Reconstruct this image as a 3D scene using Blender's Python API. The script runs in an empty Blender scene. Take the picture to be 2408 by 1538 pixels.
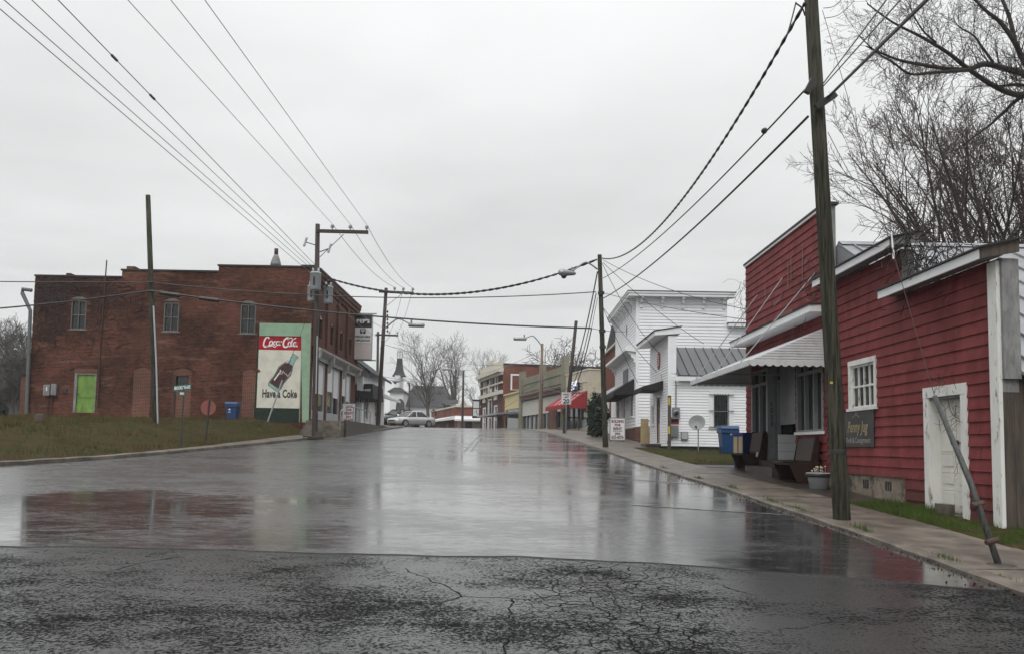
import bpy, math, random
import numpy as np
from mathutils import Vector, Matrix
R = math.radians
C = bpy.context.scene.collection
SC = bpy.context.scene
random.seed(7)
# ---------------------------------------------------------------- camera
F_, CX, CY, PIT, ROL = 1980.0, 1204.0, 894.0, R(4.5), R(1.0)      # measured on a 2408 x 1538 view of the photograph
EYE = Vector((0, 0, 1.75))
FW = Vector((0, math.cos(PIT), math.sin(PIT))); UP = Vector((0, -math.sin(PIT), math.cos(PIT))); RT = Vector((1, 0, 0))
cr, sr = math.cos(ROL), math.sin(ROL)
cam_d = bpy.data.cameras.new('camera'); cam = bpy.data.objects.new('camera', cam_d); C.objects.link(cam)
r_, u_ = RT*cr + UP*sr, UP*cr - RT*sr
cam.matrix_world = Matrix(((r_.x, u_.x, -FW.x, EYE.x), (r_.y, u_.y, -FW.y, EYE.y), (r_.z, u_.z, -FW.z, EYE.z), (0, 0, 0, 1)))
cam_d.sensor_width = 36; cam_d.lens = 36*F_/2408; cam_d.shift_y = (CY-769)/2408
cam_d.clip_start = 0.1; cam_d.clip_end = 3000
SC.camera = cam
# ---------------------------------------------------------------- world, sun, exposure
SUN_EL, SUN_AZ = R(48), R(200)
w = bpy.data.worlds.new('World'); SC.world = w; w.use_nodes = True
nt = w.node_tree; nt.nodes.clear()
def wn(t, **k):
    n = nt.nodes.new(t)
    for a, b in k.items(): setattr(n, a, b)
    return n
L = nt.links.new
out = wn('ShaderNodeOutputWorld'); bg = wn('ShaderNodeBackground'); L(bg.outputs[0], out.inputs[0])
sky = wn('ShaderNodeTexSky', sky_type='NISHITA', sun_disc=False, sun_elevation=SUN_EL, sun_rotation=SUN_AZ, air_density=1.5, dust_density=4.0)
hs = wn('ShaderNodeHueSaturation'); hs.inputs['Saturation'].default_value = 0.10; hs.inputs['Value'].default_value = 0.30
L(sky.outputs[0], hs.inputs['Color'])
tc = wn('ShaderNodeTexCoord'); sp = wn('ShaderNodeSeparateXYZ'); L(tc.outputs['Generated'], sp.inputs[0])
mr = wn('ShaderNodeMapRange'); pw = wn('ShaderNodeMath', operation='POWER'); L(sp.outputs['Z'], pw.inputs[0]); pw.inputs[1].default_value = 3.3; L(pw.outputs[0], mr.inputs['Value'])
mr.inputs['From Min'].default_value = 0.0; mr.inputs['From Max'].default_value = 1.0; mr.inputs['To Min'].default_value = 7.4; mr.inputs['To Max'].default_value = 24.0
dv = wn('ShaderNodeVectorMath', operation='DIVIDE'); L(tc.outputs['Generated'], dv.inputs[0])
mz = wn('ShaderNodeMath', operation='MAXIMUM'); L(sp.outputs['Z'], mz.inputs[0]); mz.inputs[1].default_value = 0.16
cz = wn('ShaderNodeCombineXYZ'); [L(mz.outputs[0], cz.inputs[i]) for i in range(3)]; L(cz.outputs[0], dv.inputs[1])
n1 = wn('ShaderNodeTexNoise'); L(dv.outputs[0], n1.inputs['Vector']); n1.inputs['Scale'].default_value = 0.7; n1.inputs['Detail'].default_value = 5; n1.inputs['Roughness'].default_value = 0.5
mc = wn('ShaderNodeMapRange'); L(n1.outputs['Fac'], mc.inputs['Value'])
mc.inputs['From Min'].default_value = 0.3; mc.inputs['From Max'].default_value = 0.7; mc.inputs['To Min'].default_value = 0.87; mc.inputs['To Max'].default_value = 1.09
ml = wn('ShaderNodeMath', operation='MULTIPLY'); L(mr.outputs[0], ml.inputs[0]); L(mc.outputs[0], ml.inputs[1])
cl = wn('ShaderNodeVectorMath', operation='SCALE'); cl.inputs[0].default_value = (0.985, 0.995, 1.0); L(ml.outputs[0], cl.inputs['Scale'])
mx = wn('ShaderNodeMix', data_type='RGBA'); mx.inputs['Factor'].default_value = 0.85
L(hs.outputs[0], mx.inputs['A']); L(cl.outputs[0], mx.inputs['B']); L(mx.outputs['Result'], bg.inputs['Color'])
bg.inputs['Strength'].default_value = 0.12
sl = bpy.data.lights.new('sun', 'SUN'); sl.energy = 1.2; sl.angle = R(25); sl.color = (1, 0.97, 0.93)
so = bpy.data.objects.new('sun', sl); C.objects.link(so); so.location = (0, -10, 60)
so.rotation_euler = (R(90)-SUN_EL, 0, R(180)-SUN_AZ)
SC.view_settings.view_transform = 'Standard'; SC.view_settings.look = 'None'; SC.view_settings.exposure = 0.0; SC.view_settings.gamma = 1
# ---------------------------------------------------------------- where a pixel of the photograph lies in the street
def ray(x, y):
    a, b = x-CX, y-CY
    return RT*((a*cr+b*sr)/F_) - UP*((-a*sr+b*cr)/F_) + FW
def atY(x, y, Y): d = ray(x, y); return EYE + d*(Y/d.y)
def atX(x, y, X): d = ray(x, y); return EYE + d*(X/d.x)
def atZ(x, y, z): d = ray(x, y); return EYE + d*((z-EYE.z)/d.z)
def prof(Y):
    if Y <= 58: return 0.047*Y
    if Y <= 92: t = Y-58; return 2.726 + 0.047*t - 0.047*t*t/68
    return 3.525
def lerp_tab(tab, v):
    if v <= tab[0][0]: return tab[0][1]
    for (a, b), (c, d) in zip(tab, tab[1:]):
        if v <= c: return b + (d-b)*(v-a)/(c-a)
    return tab[-1][1]
XR_T = [(-20, 5.1), (8.5, 5.0), (12.3, 4.98), (15, 4.85), (18, 4.78), (21.5, 4.5), (27.5, 4.15), (37, 3.8), (46, 3.35), (54, 2.85), (62, 2.2), (70, 1.3), (82, -1.4), (100, -5.6), (130, -12.5), (200, -28)]
XL_T = [(14.5, -24), (16, -20), (18, -16.8), (21.4, -13.4), (24, -12.2), (27, -11.4), (33.3, -10.5), (42, -9.7), (55, -8.8), (70, -8.9), (85, -11.5), (100, -15.5), (130, -22.5), (200, -40)]
def XR(Y): return lerp_tab(XR_T, Y)
def XL(Y): return lerp_tab(XL_T, Y)
def sstep(a, b, v):
    t = min(1, max(0, (v-a)/(b-a))); return t*t*(3-2*t)
LC = [Vector((-60, 12.5)), Vector((-34, 13.2))] + [Vector((x, y)) for y, x in XL_T]
def dleft(x, y):
    best = 1e9
    p = Vector((x, y))
    for a, b in zip(LC, LC[1:]):
        d = b-a; t = max(0, min(1, (p-a).dot(d)/d.dot(d))); best = min(best, (p-a-d*t).length)
    inside = (x < XL(y)) if y > 14.5 else (x < -24 and y > lerp_tab([(-60, 12.5), (-34, 13.2), (-24, 14.5)], x))
    return best if inside else -best
PV = 0.058                                          # pavement height above the resurfaced road
def side_w(y): return lerp_tab([(24, 0.16), (30, 0.5), (36, 1.0), (43, 1.45), (90, 1.6)], y)     # left pavement width
def ground_h(x, y):
    z = prof(y)
    dl = dleft(x, y) if x < 0 else -9
    if dl > -0.05:
        if dl < side_w(y): return z + 0.02
        w_ = lerp_tab([(24, 6.5), (36, 4.5), (44, 1.6), (60, 1.2)], y)
        top = lerp_tab([(43, 0.86), (45, 0.70), (50, 0.5), (56, 0.25), (75, 0.2)], y)
        return z + 0.13 + (top-0.13)*sstep(side_w(y), side_w(y)+w_, dl) + 0.03*math.sin(x*1.7+y)*sstep(0, 2, dl)
    dr = x - XR(y)
    if dr > 0:
        sw = 1.5 if y < 15.9 else 6.0 if y < 26.2 else 1.55 if y < 37.5 else 9
        return z + (0.0 if dr < sw else PV+0.012)
    return z - 0.09
def gpt(x, y, h=0.0):                              # the pixel's point on the grade
    Y = 20.0
    d = ray(x, y); s = d.z/d.y
    for k in range(60):
        Y += 0.5*((1.75 + s*Y - h - prof(Y)) / (0.047-s) if abs(0.047-s) > 1e-4 else 0)
    return Vector((d.x/d.y*Y, Y, prof(Y)+h))
# ---------------------------------------------------------------- objects
ORG = {}
def props(o, label=None, cat=None, group=None, kind=None):
    if label: o['label'] = label
    if cat: o['category'] = cat
    if group: o['group'] = group
    if kind: o['kind'] = kind
    return o
def thing(name, loc, label, cat, group=None):
    o = bpy.data.objects.new(name, None); C.objects.link(o); o.location = loc; o.empty_display_size = 0.3
    ORG[o.name] = Vector(loc)
    return props(o, label, cat, group)
class MB:
    def __init__(s): s.v = []; s.f = []; s.m = []; s.T = None; s.mi = 0
    def add(s, vs, fs):
        b = len(s.v)
        s.v += [tuple(s.T @ Vector(p)) for p in vs] if s.T is not None else [tuple(p) for p in vs]
        s.f += [tuple(b+i for i in f) for f in fs]; s.m += [s.mi]*len(fs); return s
    def quad(s, a, b, c, d): return s.add([a, b, c, d], [(0, 1, 2, 3)])
    def poly(s, pts): return s.add(pts, [tuple(range(len(pts)))])
    def box(s, x0, x1, y0, y1, z0, z1):
        return s.add([(x0, y0, z0), (x1, y0, z0), (x1, y1, z0), (x0, y1, z0), (x0, y0, z1), (x1, y0, z1), (x1, y1, z1), (x0, y1, z1)],
                     [(3, 2, 1, 0), (4, 5, 6, 7), (0, 1, 5, 4), (1, 2, 6, 5), (2, 3, 7, 6), (3, 0, 4, 7)])
    def bar(s, p, q, w, h=None, up=(0, 0, 1)):     # rectangular bar from p to q
        p, q = Vector(p), Vector(q); d = (q-p).normalized(); h = h or w
        u = Vector(up); a = d.cross(u)
        if a.length < 1e-4: a = d.cross(Vector((1, 0, 0)))
        a.normalize(); b = a.cross(d)
        vs = [e + a*sx*w/2 + b*sy*h/2 for e in (p, q) for sx, sy in ((-1, -1), (1, -1), (1, 1), (-1, 1))]
        return s.add(vs, [(3, 2, 1, 0), (4, 5, 6, 7), (0, 1, 5, 4), (1, 2, 6, 5), (2, 3, 7, 6), (3, 0, 4, 7)])
    def tube(s, pts, rad, n=6, caps=True):
        pts = [Vector(p) for p in pts]; k = len(pts)
        rad = [rad]*k if not hasattr(rad, '__len__') else rad
        vs = []; fs = []; ref = None
        for i, p in enumerate(pts):
            d = (pts[min(i+1, k-1)] - pts[max(i-1, 0)])
            d = d.normalized() if d.length > 1e-9 else Vector((0, 0, 1))
            if ref is None: ref = d.orthogonal().normalized()
            a = ref - d*ref.dot(d)
            a = a.normalized() if a.length > 1e-6 else d.orthogonal().normalized()
            ref = a; b = d.cross(a)
            vs += [p + (a*math.cos(t*2*math.pi/n) + b*math.sin(t*2*math.pi/n))*rad[i] for t in range(n)]
        for i in range(k-1):
            for t in range(n):
                fs.append((i*n+t, i*n+(t+1) % n, (i+1)*n+(t+1) % n, (i+1)*n+t))
        if caps and n > 2: fs += [tuple(range(n-1, -1, -1)), tuple((k-1)*n+t for t in range(n))]
        return s.add(vs, fs)
    def lathe(s, prof_, cen, n=12, ax=(0, 0, 1)):  # prof_: (radius, height) along ax from cen
        ax = Vector(ax).normalized(); a = ax.orthogonal().normalized(); b = ax.cross(a); cen = Vector(cen)
        vs = []; fs = []; k = len(prof_)
        for r, h in prof_:
            vs += [cen + ax*h + (a*math.cos(t*2*math.pi/n) + b*math.sin(t*2*math.pi/n))*r for t in range(n)]
        for i in range(k-1):
            for t in range(n): fs.append((i*n+t, i*n+(t+1) % n, (i+1)*n+(t+1) % n, (i+1)*n+t))
        fs += [tuple(range(n-1, -1, -1)), tuple((k-1)*n+t for t in range(n))]
        return s.add(vs, fs)
    def prism(s, pts, off):                        # planar polygon swept by off
        n = len(pts); off = Vector(off); pts = [Vector(p) for p in pts]
        return s.add(pts + [p+off for p in pts], [tuple(range(n-1, -1, -1)), tuple(range(n, 2*n))] + [(i, (i+1) % n, n+(i+1) % n, n+i) for i in range(n)])
    def build(s, name, mats, parent=None, base=None, smooth=False, label=None, cat=None, group=None, kind=None):
        org = ORG[parent.name] if parent is not None else Vector(base) if base is not None else Vector((0, 0, 0))
        me = bpy.data.meshes.new(name)
        if s.v:
            a = np.array(s.v, dtype=np.float64) - np.array(org)
            me.from_pydata(a.tolist(), [], s.f)
        mats = mats if isinstance(mats, (list, tuple)) else [mats]
        for m in mats: me.materials.append(m)
        if len(mats) > 1: me.polygons.foreach_set('material_index', s.m)
        if smooth: me.polygons.foreach_set('use_smooth', [True]*len(me.polygons))
        me.update()
        o = bpy.data.objects.new(name, me); C.objects.link(o)
        if parent is not None: o.parent = parent
        else: o.location = org
        ORG[o.name] = org
        return props(o, label, cat, group, kind)
def frame(o, u, n):                                 # wall frame: local (u along wall, n outward, v up) -> world
    u = Vector(u).normalized(); n = Vector(n).normalized(); o = Vector(o)
    return Matrix(((u.x, n.x, 0, o.x), (u.y, n.y, 0, o.y), (u.z, n.z, 1, o.z), (0, 0, 0, 1)))
def ivs(a, b, cuts):                                # [a,b] minus the cuts
    segs = [(a, b)]
    for c, d in cuts:
        segs = [q for s, e in segs for q in ((s, min(e, c)), (max(s, d), e)) if q[1]-q[0] > 1e-4]
    return segs
def wall(mb, u0, u1, v0, v1, ops=(), n=0.0, rev=0.0):       # flat wall with openings (u0,u1,v0,v1) and reveals
    vs = sorted({v0, v1} | {min(max(q, v0), v1) for o in ops for q in o[2:4]})
    for a, b in zip(vs, vs[1:]):
        for s, e in ivs(u0, u1, [(o[0], o[1]) for o in ops if o[2] < (a+b)/2 < o[3]]):
            mb.quad((s, n, a), (e, n, a), (e, n, b), (s, n, b))
    if rev:
        for o in ops:
            a, b, c, d = o[:4]
            mb.quad((a, n, c), (a, n-rev, c), (a, n-rev, d), (a, n, d)); mb.quad((b, n-rev, c), (b, n, c), (b, n, d), (b, n-rev, d))
            mb.quad((a, n, d), (a, n-rev, d), (b, n-rev, d), (b, n, d)); mb.quad((a, n-rev, c), (a, n, c), (b, n, c), (b, n-rev, c))
def siding(mb, u0, u1, v0, v1, ops=(), e=0.2, lip=0.022, jit=0.0, seed=1, gap=0.004, joints=0):   # lapped boards as geometry
    rnd = random.Random(seed); v = v0
    while v < v1-1e-4:
        t = min(v+e, v1)
        vs = sorted({v, t} | {q for o in ops for q in o[2:4] if v < q < t})
        j0, j1 = rnd.uniform(-jit, jit), rnd.uniform(-jit, jit)
        jc = [(q, q+0.007) for q in (rnd.uniform(u0+0.3, u1-0.3) for _ in range(joints))]
        for a, b in zip(vs, vs[1:]):
            na, nb = lip*(1-(a-v)/e), lip*(1-(b-v)/e)
            for s, q in ivs(u0, u1, [(o[0], o[1]) for o in ops if o[2] < (a+b)/2 < o[3]] + jc):
                ja = j0+(j1-j0)*(s-u0)/(u1-u0) if a == v else 0; jb = j0+(j1-j0)*(q-u0)/(u1-u0) if a == v else 0
                mb.quad((s, na, a+ja), (q, na, a+jb), (q, nb, b), (s, nb, b))
                if a == v or any(abs(o[3]-a) < 1e-4 for o in ops): mb.quad((s, -0.01, a+ja-gap), (q, -0.01, a+jb-gap), (q, na, a+jb), (s, na, a+ja))
        v = t
def strip(mb, pts, wid, n=0.0):                     # flat pen stroke in the (u,v) plane of the frame; pts (u,v), wid one number or one per point
    k = len(pts); wd = [wid]*k if not hasattr(wid, '__len__') else wid
    P = []
    for i in range(k):
        a = Vector(pts[max(i-1, 0)]); b = Vector(pts[min(i+1, k-1)]); d = b-a
        d = d.normalized() if d.length > 1e-9 else Vector((1, 0))
        q = Vector((-d.y, d.x))*wd[i]/2; c = Vector(pts[i]); P.append((c+q, c-q))
    for (a, b), (c, d) in zip(P, P[1:]):
        mb.quad((b.x, n, b.y), (d.x, n, d.y), (c.x, n, c.y), (a.x, n, a.y))
def spline(pts, sub=5):                             # Catmull-Rom through pts (any dimension)
    P = [np.array(p, float) for p in pts]; o = []
    for i in range(len(P)-1):
        a, b, c, d = P[max(i-1, 0)], P[i], P[i+1], P[min(i+2, len(P)-1)]
        for k in range(sub):
            t = k/sub; o.append(tuple(0.5*((2*b)+(-a+c)*t+(2*a-5*b+4*c-d)*t*t+(-a+3*b-3*c+d)*t**3)))
    o.append(tuple(P[-1])); return o
def text(s, T, u, v, size, m, parent, name='lettering', n=0.004, wide=1.0, bold=0.0, shear=0.0, align='CENTER', label=None, width=None):
    cu = bpy.data.curves.new('t', 'FONT'); cu.body = s; cu.size = size; cu.align_x = align; cu.offset = bold; cu.shear = shear; cu.resolution_u = 2; cu.space_line = 0.95
    o = bpy.data.objects.new('t', cu); C.objects.link(o)
    dg = bpy.context.evaluated_depsgraph_get(); me = bpy.data.meshes.new_from_object(o.evaluated_get(dg))
    vs = [tuple(q.co) for q in me.vertices]; fs = [tuple(p.vertices) for p in me.polygons]
    bpy.data.objects.remove(o); bpy.data.curves.remove(cu); bpy.data.meshes.remove(me)
    if width and vs:
        xs = [q[0] for q in vs]; wide = width/max(1e-6, max(xs)-min(xs))
    mb = MB(); mb.T = T; mb.add([(u+q[0]*wide, n, v+q[1]) for q in vs], fs)
    return mb.build(name, m, parent, label=label)
# ---------------------------------------------------------------- materials
def mat(name, col, rough=0.6, var=0.15, vs=3.0, bump=0.0, bs=40.0, metal=0.0, spec=0.5, col2=None, emit=0.0, stretch=None, coat=0.0, mix2=(0.45, 0.7), splash=None):
    m = bpy.data.materials.new(name); m.use_nodes = True; t = m.node_tree; p = t.nodes['Principled BSDF']
    p.inputs['Roughness'].default_value = rough; p.inputs['Metallic'].default_value = metal; p.inputs['Specular IOR Level'].default_value = spec
    p.inputs['Coat Weight'].default_value = coat
    g = t.nodes.new('ShaderNodeTexCoord'); src = g.outputs['Object']
    if stretch:
        mp = t.nodes.new('ShaderNodeMapping'); mp.inputs['Scale'].default_value = stretch; t.links.new(src, mp.inputs[0]); src = mp.outputs[0]
    nz = t.nodes.new('ShaderNodeTexNoise'); nz.inputs['Scale'].default_value = vs; nz.inputs['Detail'].default_value = 6; nz.inputs['Roughness'].default_value = 0.62
    t.links.new(src, nz.inputs['Vector'])
    rp = t.nodes.new('ShaderNodeValToRGB'); t.links.new(nz.outputs['Fac'], rp.inputs[0])
    e = rp.color_ramp.elements; e[0].position = 0.3; e[1].position = 0.72
    e[0].color = (*[c*(1-var) for c in col], 1); e[1].color = (*[min(1, c*(1+var)) for c in col], 1)
    res = rp.outputs[0]
    if col2:
        n2 = t.nodes.new('ShaderNodeTexNoise'); n2.inputs['Scale'].default_value = vs*2.3; n2.inputs['Detail'].default_value = 8; n2.inputs['Roughness'].default_value = 0.7; t.links.new(src, n2.inputs['Vector'])
        r2 = t.nodes.new('ShaderNodeMapRange'); r2.inputs['From Min'].default_value = mix2[0]; r2.inputs['From Max'].default_value = mix2[1]; t.links.new(n2.outputs['Fac'], r2.inputs['Value'])
        mx_ = t.nodes.new('ShaderNodeMix'); mx_.data_type = 'RGBA'; t.links.new(r2.outputs[0], mx_.inputs['Factor']); t.links.new(res, mx_.inputs['A']); mx_.inputs['B'].default_value = (*col2, 1); res = mx_.outputs['Result']
    if splash:                                       # mud thrown up along the foot of the wall, following the graded ground
        ge = t.nodes.new('ShaderNodeNewGeometry'); sx = t.nodes.new('ShaderNodeSeparateXYZ'); t.links.new(ge.outputs['Position'], sx.inputs[0])
        def mth(o, a, b):
            n = t.nodes.new('ShaderNodeMath'); n.operation = o
            for i, q in enumerate((a, b)):
                if isinstance(q, float): n.inputs[i].default_value = q
                else: t.links.new(q, n.inputs[i])
            return n.outputs[0]
        n3 = t.nodes.new('ShaderNodeTexNoise'); n3.inputs['Scale'].default_value = 3.5; n3.inputs['Detail'].default_value = 7; t.links.new(ge.outputs['Position'], n3.inputs['Vector'])
        hgt = mth('ADD', mth('SUBTRACT', sx.outputs['Z'], mth('MULTIPLY', sx.outputs['Y'], 0.047)), mth('MULTIPLY', n3.outputs['Fac'], -1.1))
        r3 = t.nodes.new('ShaderNodeMapRange'); r3.inputs['From Min'].default_value = 0.15; r3.inputs['From Max'].default_value = -0.45; r3.inputs['To Max'].default_value = 0.75; t.links.new(hgt, r3.inputs['Value'])
        m3 = t.nodes.new('ShaderNodeMix'); m3.data_type = 'RGBA'; t.links.new(r3.outputs[0], m3.inputs['Factor']); t.links.new(res, m3.inputs['A']); m3.inputs['B'].default_value = (*splash, 1); res = m3.outputs['Result']
    t.links.new(res, p.inputs['Base Color'])
    if bump:
        nb = t.nodes.new('ShaderNodeTexNoise'); nb.inputs['Scale'].default_value = bs; nb.inputs['Detail'].default_value = 4; t.links.new(src, nb.inputs['Vector'])
        b = t.nodes.new('ShaderNodeBump'); b.inputs['Strength'].default_value = bump; b.inputs['Distance'].default_value = 0.02; t.links.new(nb.outputs['Fac'], b.inputs['Height']); t.links.new(b.outputs[0], p.inputs['Normal'])
    if emit:
        t.links.new(res, p.inputs['Emission Color']); p.inputs['Emission Strength'].default_value = emit
    return m
def brick(name, c1, c2, mortar, paint=None, scale=1.0, grime=0.5, msize=0.012, pale=None, palerange=(0.56, 0.74)):
    m = bpy.data.materials.new(name); m.use_nodes = True; t = m.node_tree; p = t.nodes['Principled BSDF']; N = t.nodes.new; K = t.links.new
    p.inputs['Roughness'].default_value = 0.8; p.inputs['Specular IOR Level'].default_value = 0.12
    ge = N('ShaderNodeNewGeometry'); s = N('ShaderNodeSeparateXYZ'); K(ge.outputs['Position'], s.inputs[0])
    a = N('ShaderNodeMath'); a.operation = 'ADD'; K(s.outputs['X'], a.inputs[0]); K(s.outputs['Y'], a.inputs[1])
    c = N('ShaderNodeCombineXYZ'); K(a.outputs[0], c.inputs[0]); K(s.outputs['Z'], c.inputs[1])
    b = N('ShaderNodeTexBrick'); K(c.outputs[0], b.inputs['Vector'])
    b.inputs['Scale'].default_value = scale; b.inputs['Brick Width'].default_value = 0.21; b.inputs['Row Height'].default_value = 0.078; b.inputs['Mortar Size'].default_value = msize; b.inputs['Mortar Smooth'].default_value = 0.3; b.inputs['Bias'].default_value = -0.1
    b.inputs['Color1'].default_value = (*c1, 1); b.inputs['Color2'].default_value = (*c2, 1); b.inputs['Mortar'].default_value = (*mortar, 1)
    res = b.outputs['Color']
    nz = N('ShaderNodeTexNoise'); nz.inputs['Scale'].default_value = 0.35; nz.inputs['Detail'].default_value = 9; nz.inputs['Roughness'].default_value = 0.68; K(ge.outputs['Position'], nz.inputs['Vector'])
    rp = N('ShaderNodeMapRange'); rp.inputs['From Min'].default_value = 0.36; rp.inputs['From Max'].default_value = 0.62; rp.inputs['To Min'].default_value = 1-grime; rp.inputs['To Max'].default_value = 1.12; K(nz.outputs['Fac'], rp.inputs['Value'])
    v = N('ShaderNodeVectorMath'); v.operation = 'SCALE'; K(res, v.inputs[0]); K(rp.outputs[0], v.inputs['Scale']); res = v.outputs[0]
    if pale:                                         # eroded joints and pale salts in drifting bands
        mp = N('ShaderNodeMapping'); mp.inputs['Scale'].default_value = (0.5, 0.5, 2.4); K(ge.outputs['Position'], mp.inputs[0])
        n3 = N('ShaderNodeTexNoise'); n3.inputs['Scale'].default_value = 1.1; n3.inputs['Detail'].default_value = 10; n3.inputs['Roughness'].default_value = 0.75; K(mp.outputs[0], n3.inputs['Vector'])
        r3 = N('ShaderNodeMapRange'); r3.inputs['From Min'].default_value = palerange[0]; r3.inputs['From Max'].default_value = palerange[1]; K(n3.outputs['Fac'], r3.inputs['Value'])
        m3 = N('ShaderNodeMath'); m3.operation = 'MULTIPLY'; K(r3.outputs[0], m3.inputs[0]); m3.inputs[1].default_value = 0.75
        x3 = N('ShaderNodeMix'); x3.data_type = 'RGBA'; K(m3.outputs[0], x3.inputs['Factor']); K(res, x3.inputs['A']); x3.inputs['B'].default_value = (*pale, 1); res = x3.outputs['Result']
    if paint:
        x = N('ShaderNodeMix'); x.data_type = 'RGBA'; x.inputs['Factor'].default_value = 0.96; K(res, x.inputs['A'])
        n2 = N('ShaderNodeTexNoise'); n2.inputs['Scale'].default_value = 2.0; n2.inputs['Detail'].default_value = 8; K(ge.outputs['Position'], n2.inputs['Vector'])
        r2 = N('ShaderNodeValToRGB'); K(n2.outputs['Fac'], r2.inputs[0]); r2.color_ramp.elements[0].position = 0.3; r2.color_ramp.elements[1].position = 0.6
        r2.color_ramp.elements[0].color = (*[q*0.82 for q in paint], 1); r2.color_ramp.elements[1].color = (*paint, 1)
        K(r2.outputs[0], x.inputs['B']); res = x.outputs['Result']
    K(res, p.inputs['Base Color'])
    bp = N('ShaderNodeBump'); bp.inputs['Strength'].default_value = 0.5; bp.inputs['Distance'].default_value = 0.012; bp.invert = True; K(b.outputs['Fac'], bp.inputs['Height']); K(bp.outputs[0], p.inputs['Normal'])
    return m
def glass(name, tint=(0.012, 0.014, 0.015), rough=0.06):
    m = bpy.data.materials.new(name); m.use_nodes = True; t = m.node_tree; p = t.nodes['Principled BSDF']
    p.inputs['Roughness'].default_value = rough; p.inputs['Specular IOR Level'].default_value = 0.55
    g = t.nodes.new('ShaderNodeTexCoord'); nz = t.nodes.new('ShaderNodeTexNoise'); nz.inputs['Scale'].default_value = 1.6; nz.inputs['Detail'].default_value = 5; t.links.new(g.outputs['Object'], nz.inputs['Vector'])
    rp = t.nodes.new('ShaderNodeValToRGB'); t.links.new(nz.outputs['Fac'], rp.inputs[0]); e = rp.color_ramp.elements
    e[0].position = 0.4; e[1].position = 0.75; e[0].color = (*[q*0.6 for q in tint], 1); e[1].color = (*[q*2.2 for q in tint], 1)
    t.links.new(rp.outputs[0], p.inputs['Base Color'])
    b = t.nodes.new('ShaderNodeBump'); b.inputs['Strength'].default_value = 0.06; b.inputs['Distance'].default_value = 0.05; t.links.new(nz.outputs['Fac'], b.inputs['Height']); t.links.new(b.outputs[0], p.inputs['Normal'])
    return m
K_ = {}
K_['red'] = mat('red_paint', (0.192, 0.046, 0.047), 0.7, 0.28, 0.8, 0.3, 30, spec=0.12, col2=(0.125, 0.026, 0.027), stretch=(1, 1.6, 1.1), splash=(0.055, 0.034, 0.027))
K_['white'] = mat('white_paint', (0.74, 0.75, 0.76), 0.45, 0.05, 1.2, 0.08, 30, col2=(0.62, 0.63, 0.63), mix2=(0.55, 0.85))
K_['vinyl'] = mat('white_vinyl', (0.78, 0.79, 0.81), 0.4, 0.04, 0.9, 0.04, 10, col2=(0.66, 0.67, 0.66), mix2=(0.56, 0.8))
K_['peel'] = mat('peeling_white_paint', (0.66, 0.66, 0.63), 0.6, 0.1, 4, 0.35, 45, col2=(0.20, 0.17, 0.14), mix2=(0.56, 0.66), stretch=(1, 1, 0.35))
K_['shopgrey'] = mat('grey_shopfront_paint', (0.19, 0.20, 0.205), 0.5, 0.15, 3, 0.1, 20)
K_['awnwhite'] = mat('weathered_white_awning', (0.56, 0.57, 0.58), 0.5, 0.1, 1.5, col2=(0.40, 0.40, 0.39), mix2=(0.52, 0.8))
K_['door'] = mat('old_white_door_paint', (0.62, 0.61, 0.55), 0.55, 0.1, 2, 0.2, 40, col2=(0.33, 0.26, 0.18), mix2=(0.62, 0.8), stretch=(1, 1, 0.5))
K_['roof'] = mat('grey_metal_roof', (0.235, 0.24, 0.255), 0.42, 0.2, 1.5, 0.1, 8, metal=0.25, col2=(0.17, 0.14, 0.125), mix2=(0.55, 0.78))
K_['roofdk'] = mat('dark_seam_roof', (0.048, 0.051, 0.056), 0.35, 0.15, 1.0, 0.05, 6, metal=0.2)
K_['barn'] = mat('weathered_boards', (0.085, 0.066, 0.052), 0.8, 0.35, 2.0, 0.6, 16, col2=(0.03, 0.026, 0.023), stretch=(3.5, 3.5, 0.3))
K_['greywood'] = mat('grey_weathered_trim', (0.22, 0.22, 0.22), 0.7, 0.25, 3, 0.4, 30, col2=(0.11, 0.11, 0.105), stretch=(2, 2, 0.6))
K_['darkframe'] = mat('dark_sooty_frame', (0.13, 0.13, 0.125), 0.7, 0.3, 4)
K_['tar'] = mat('black_coping', (0.018, 0.017, 0.016), 0.6, 0.4, 4, 0.3, 30)
K_['pole'] = mat('weathered_pole_wood', (0.056, 0.052, 0.038), 0.8, 0.6, 3.0, 1.0, 22, spec=0.2, col2=(0.012, 0.017, 0.009), stretch=(4, 4, 0.22), mix2=(0.47, 0.58))
K_['poledk'] = mat('dark_creosote_pole', (0.032, 0.022, 0.018), 0.7, 0.4, 2.2, 0.6, 22, stretch=(5, 5, 0.3), col2=(0.05, 0.034, 0.026))
K_['steel'] = mat('galvanised_steel', (0.27, 0.28, 0.29), 0.42, 0.15, 5, 0.05, 30, metal=0.6)
K_['lgrey'] = mat('light_grey_paint', (0.38, 0.40, 0.42), 0.4, 0.1, 3, 0.05, 10)
K_['dark'] = mat('dark_metal', (0.016, 0.016, 0.017), 0.45, 0.2, 6)
K_['wire'] = mat('black_cable', (0.014, 0.014, 0.015), 0.5, 0.2, 4)
K_['wiregrey'] = mat('grey_conductor', (0.17, 0.175, 0.18), 0.5, 0.15, 4)
K_['concrete'] = mat('stained_concrete', (0.145, 0.122, 0.098), 0.45, 0.35, 0.9, 0.3, 70, col2=(0.060, 0.050, 0.039), mix2=(0.43, 0.62))
K_['found'] = mat('old_foundation_render', (0.21, 0.175, 0.135), 0.8, 0.3, 1.3, 0.5, 25, col2=(0.055, 0.05, 0.042), mix2=(0.5, 0.62))
K_['glass'] = glass('dark_window_glass')
K_['glass2'] = glass('shop_glass', (0.02, 0.023, 0.024), 0.04)
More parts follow.
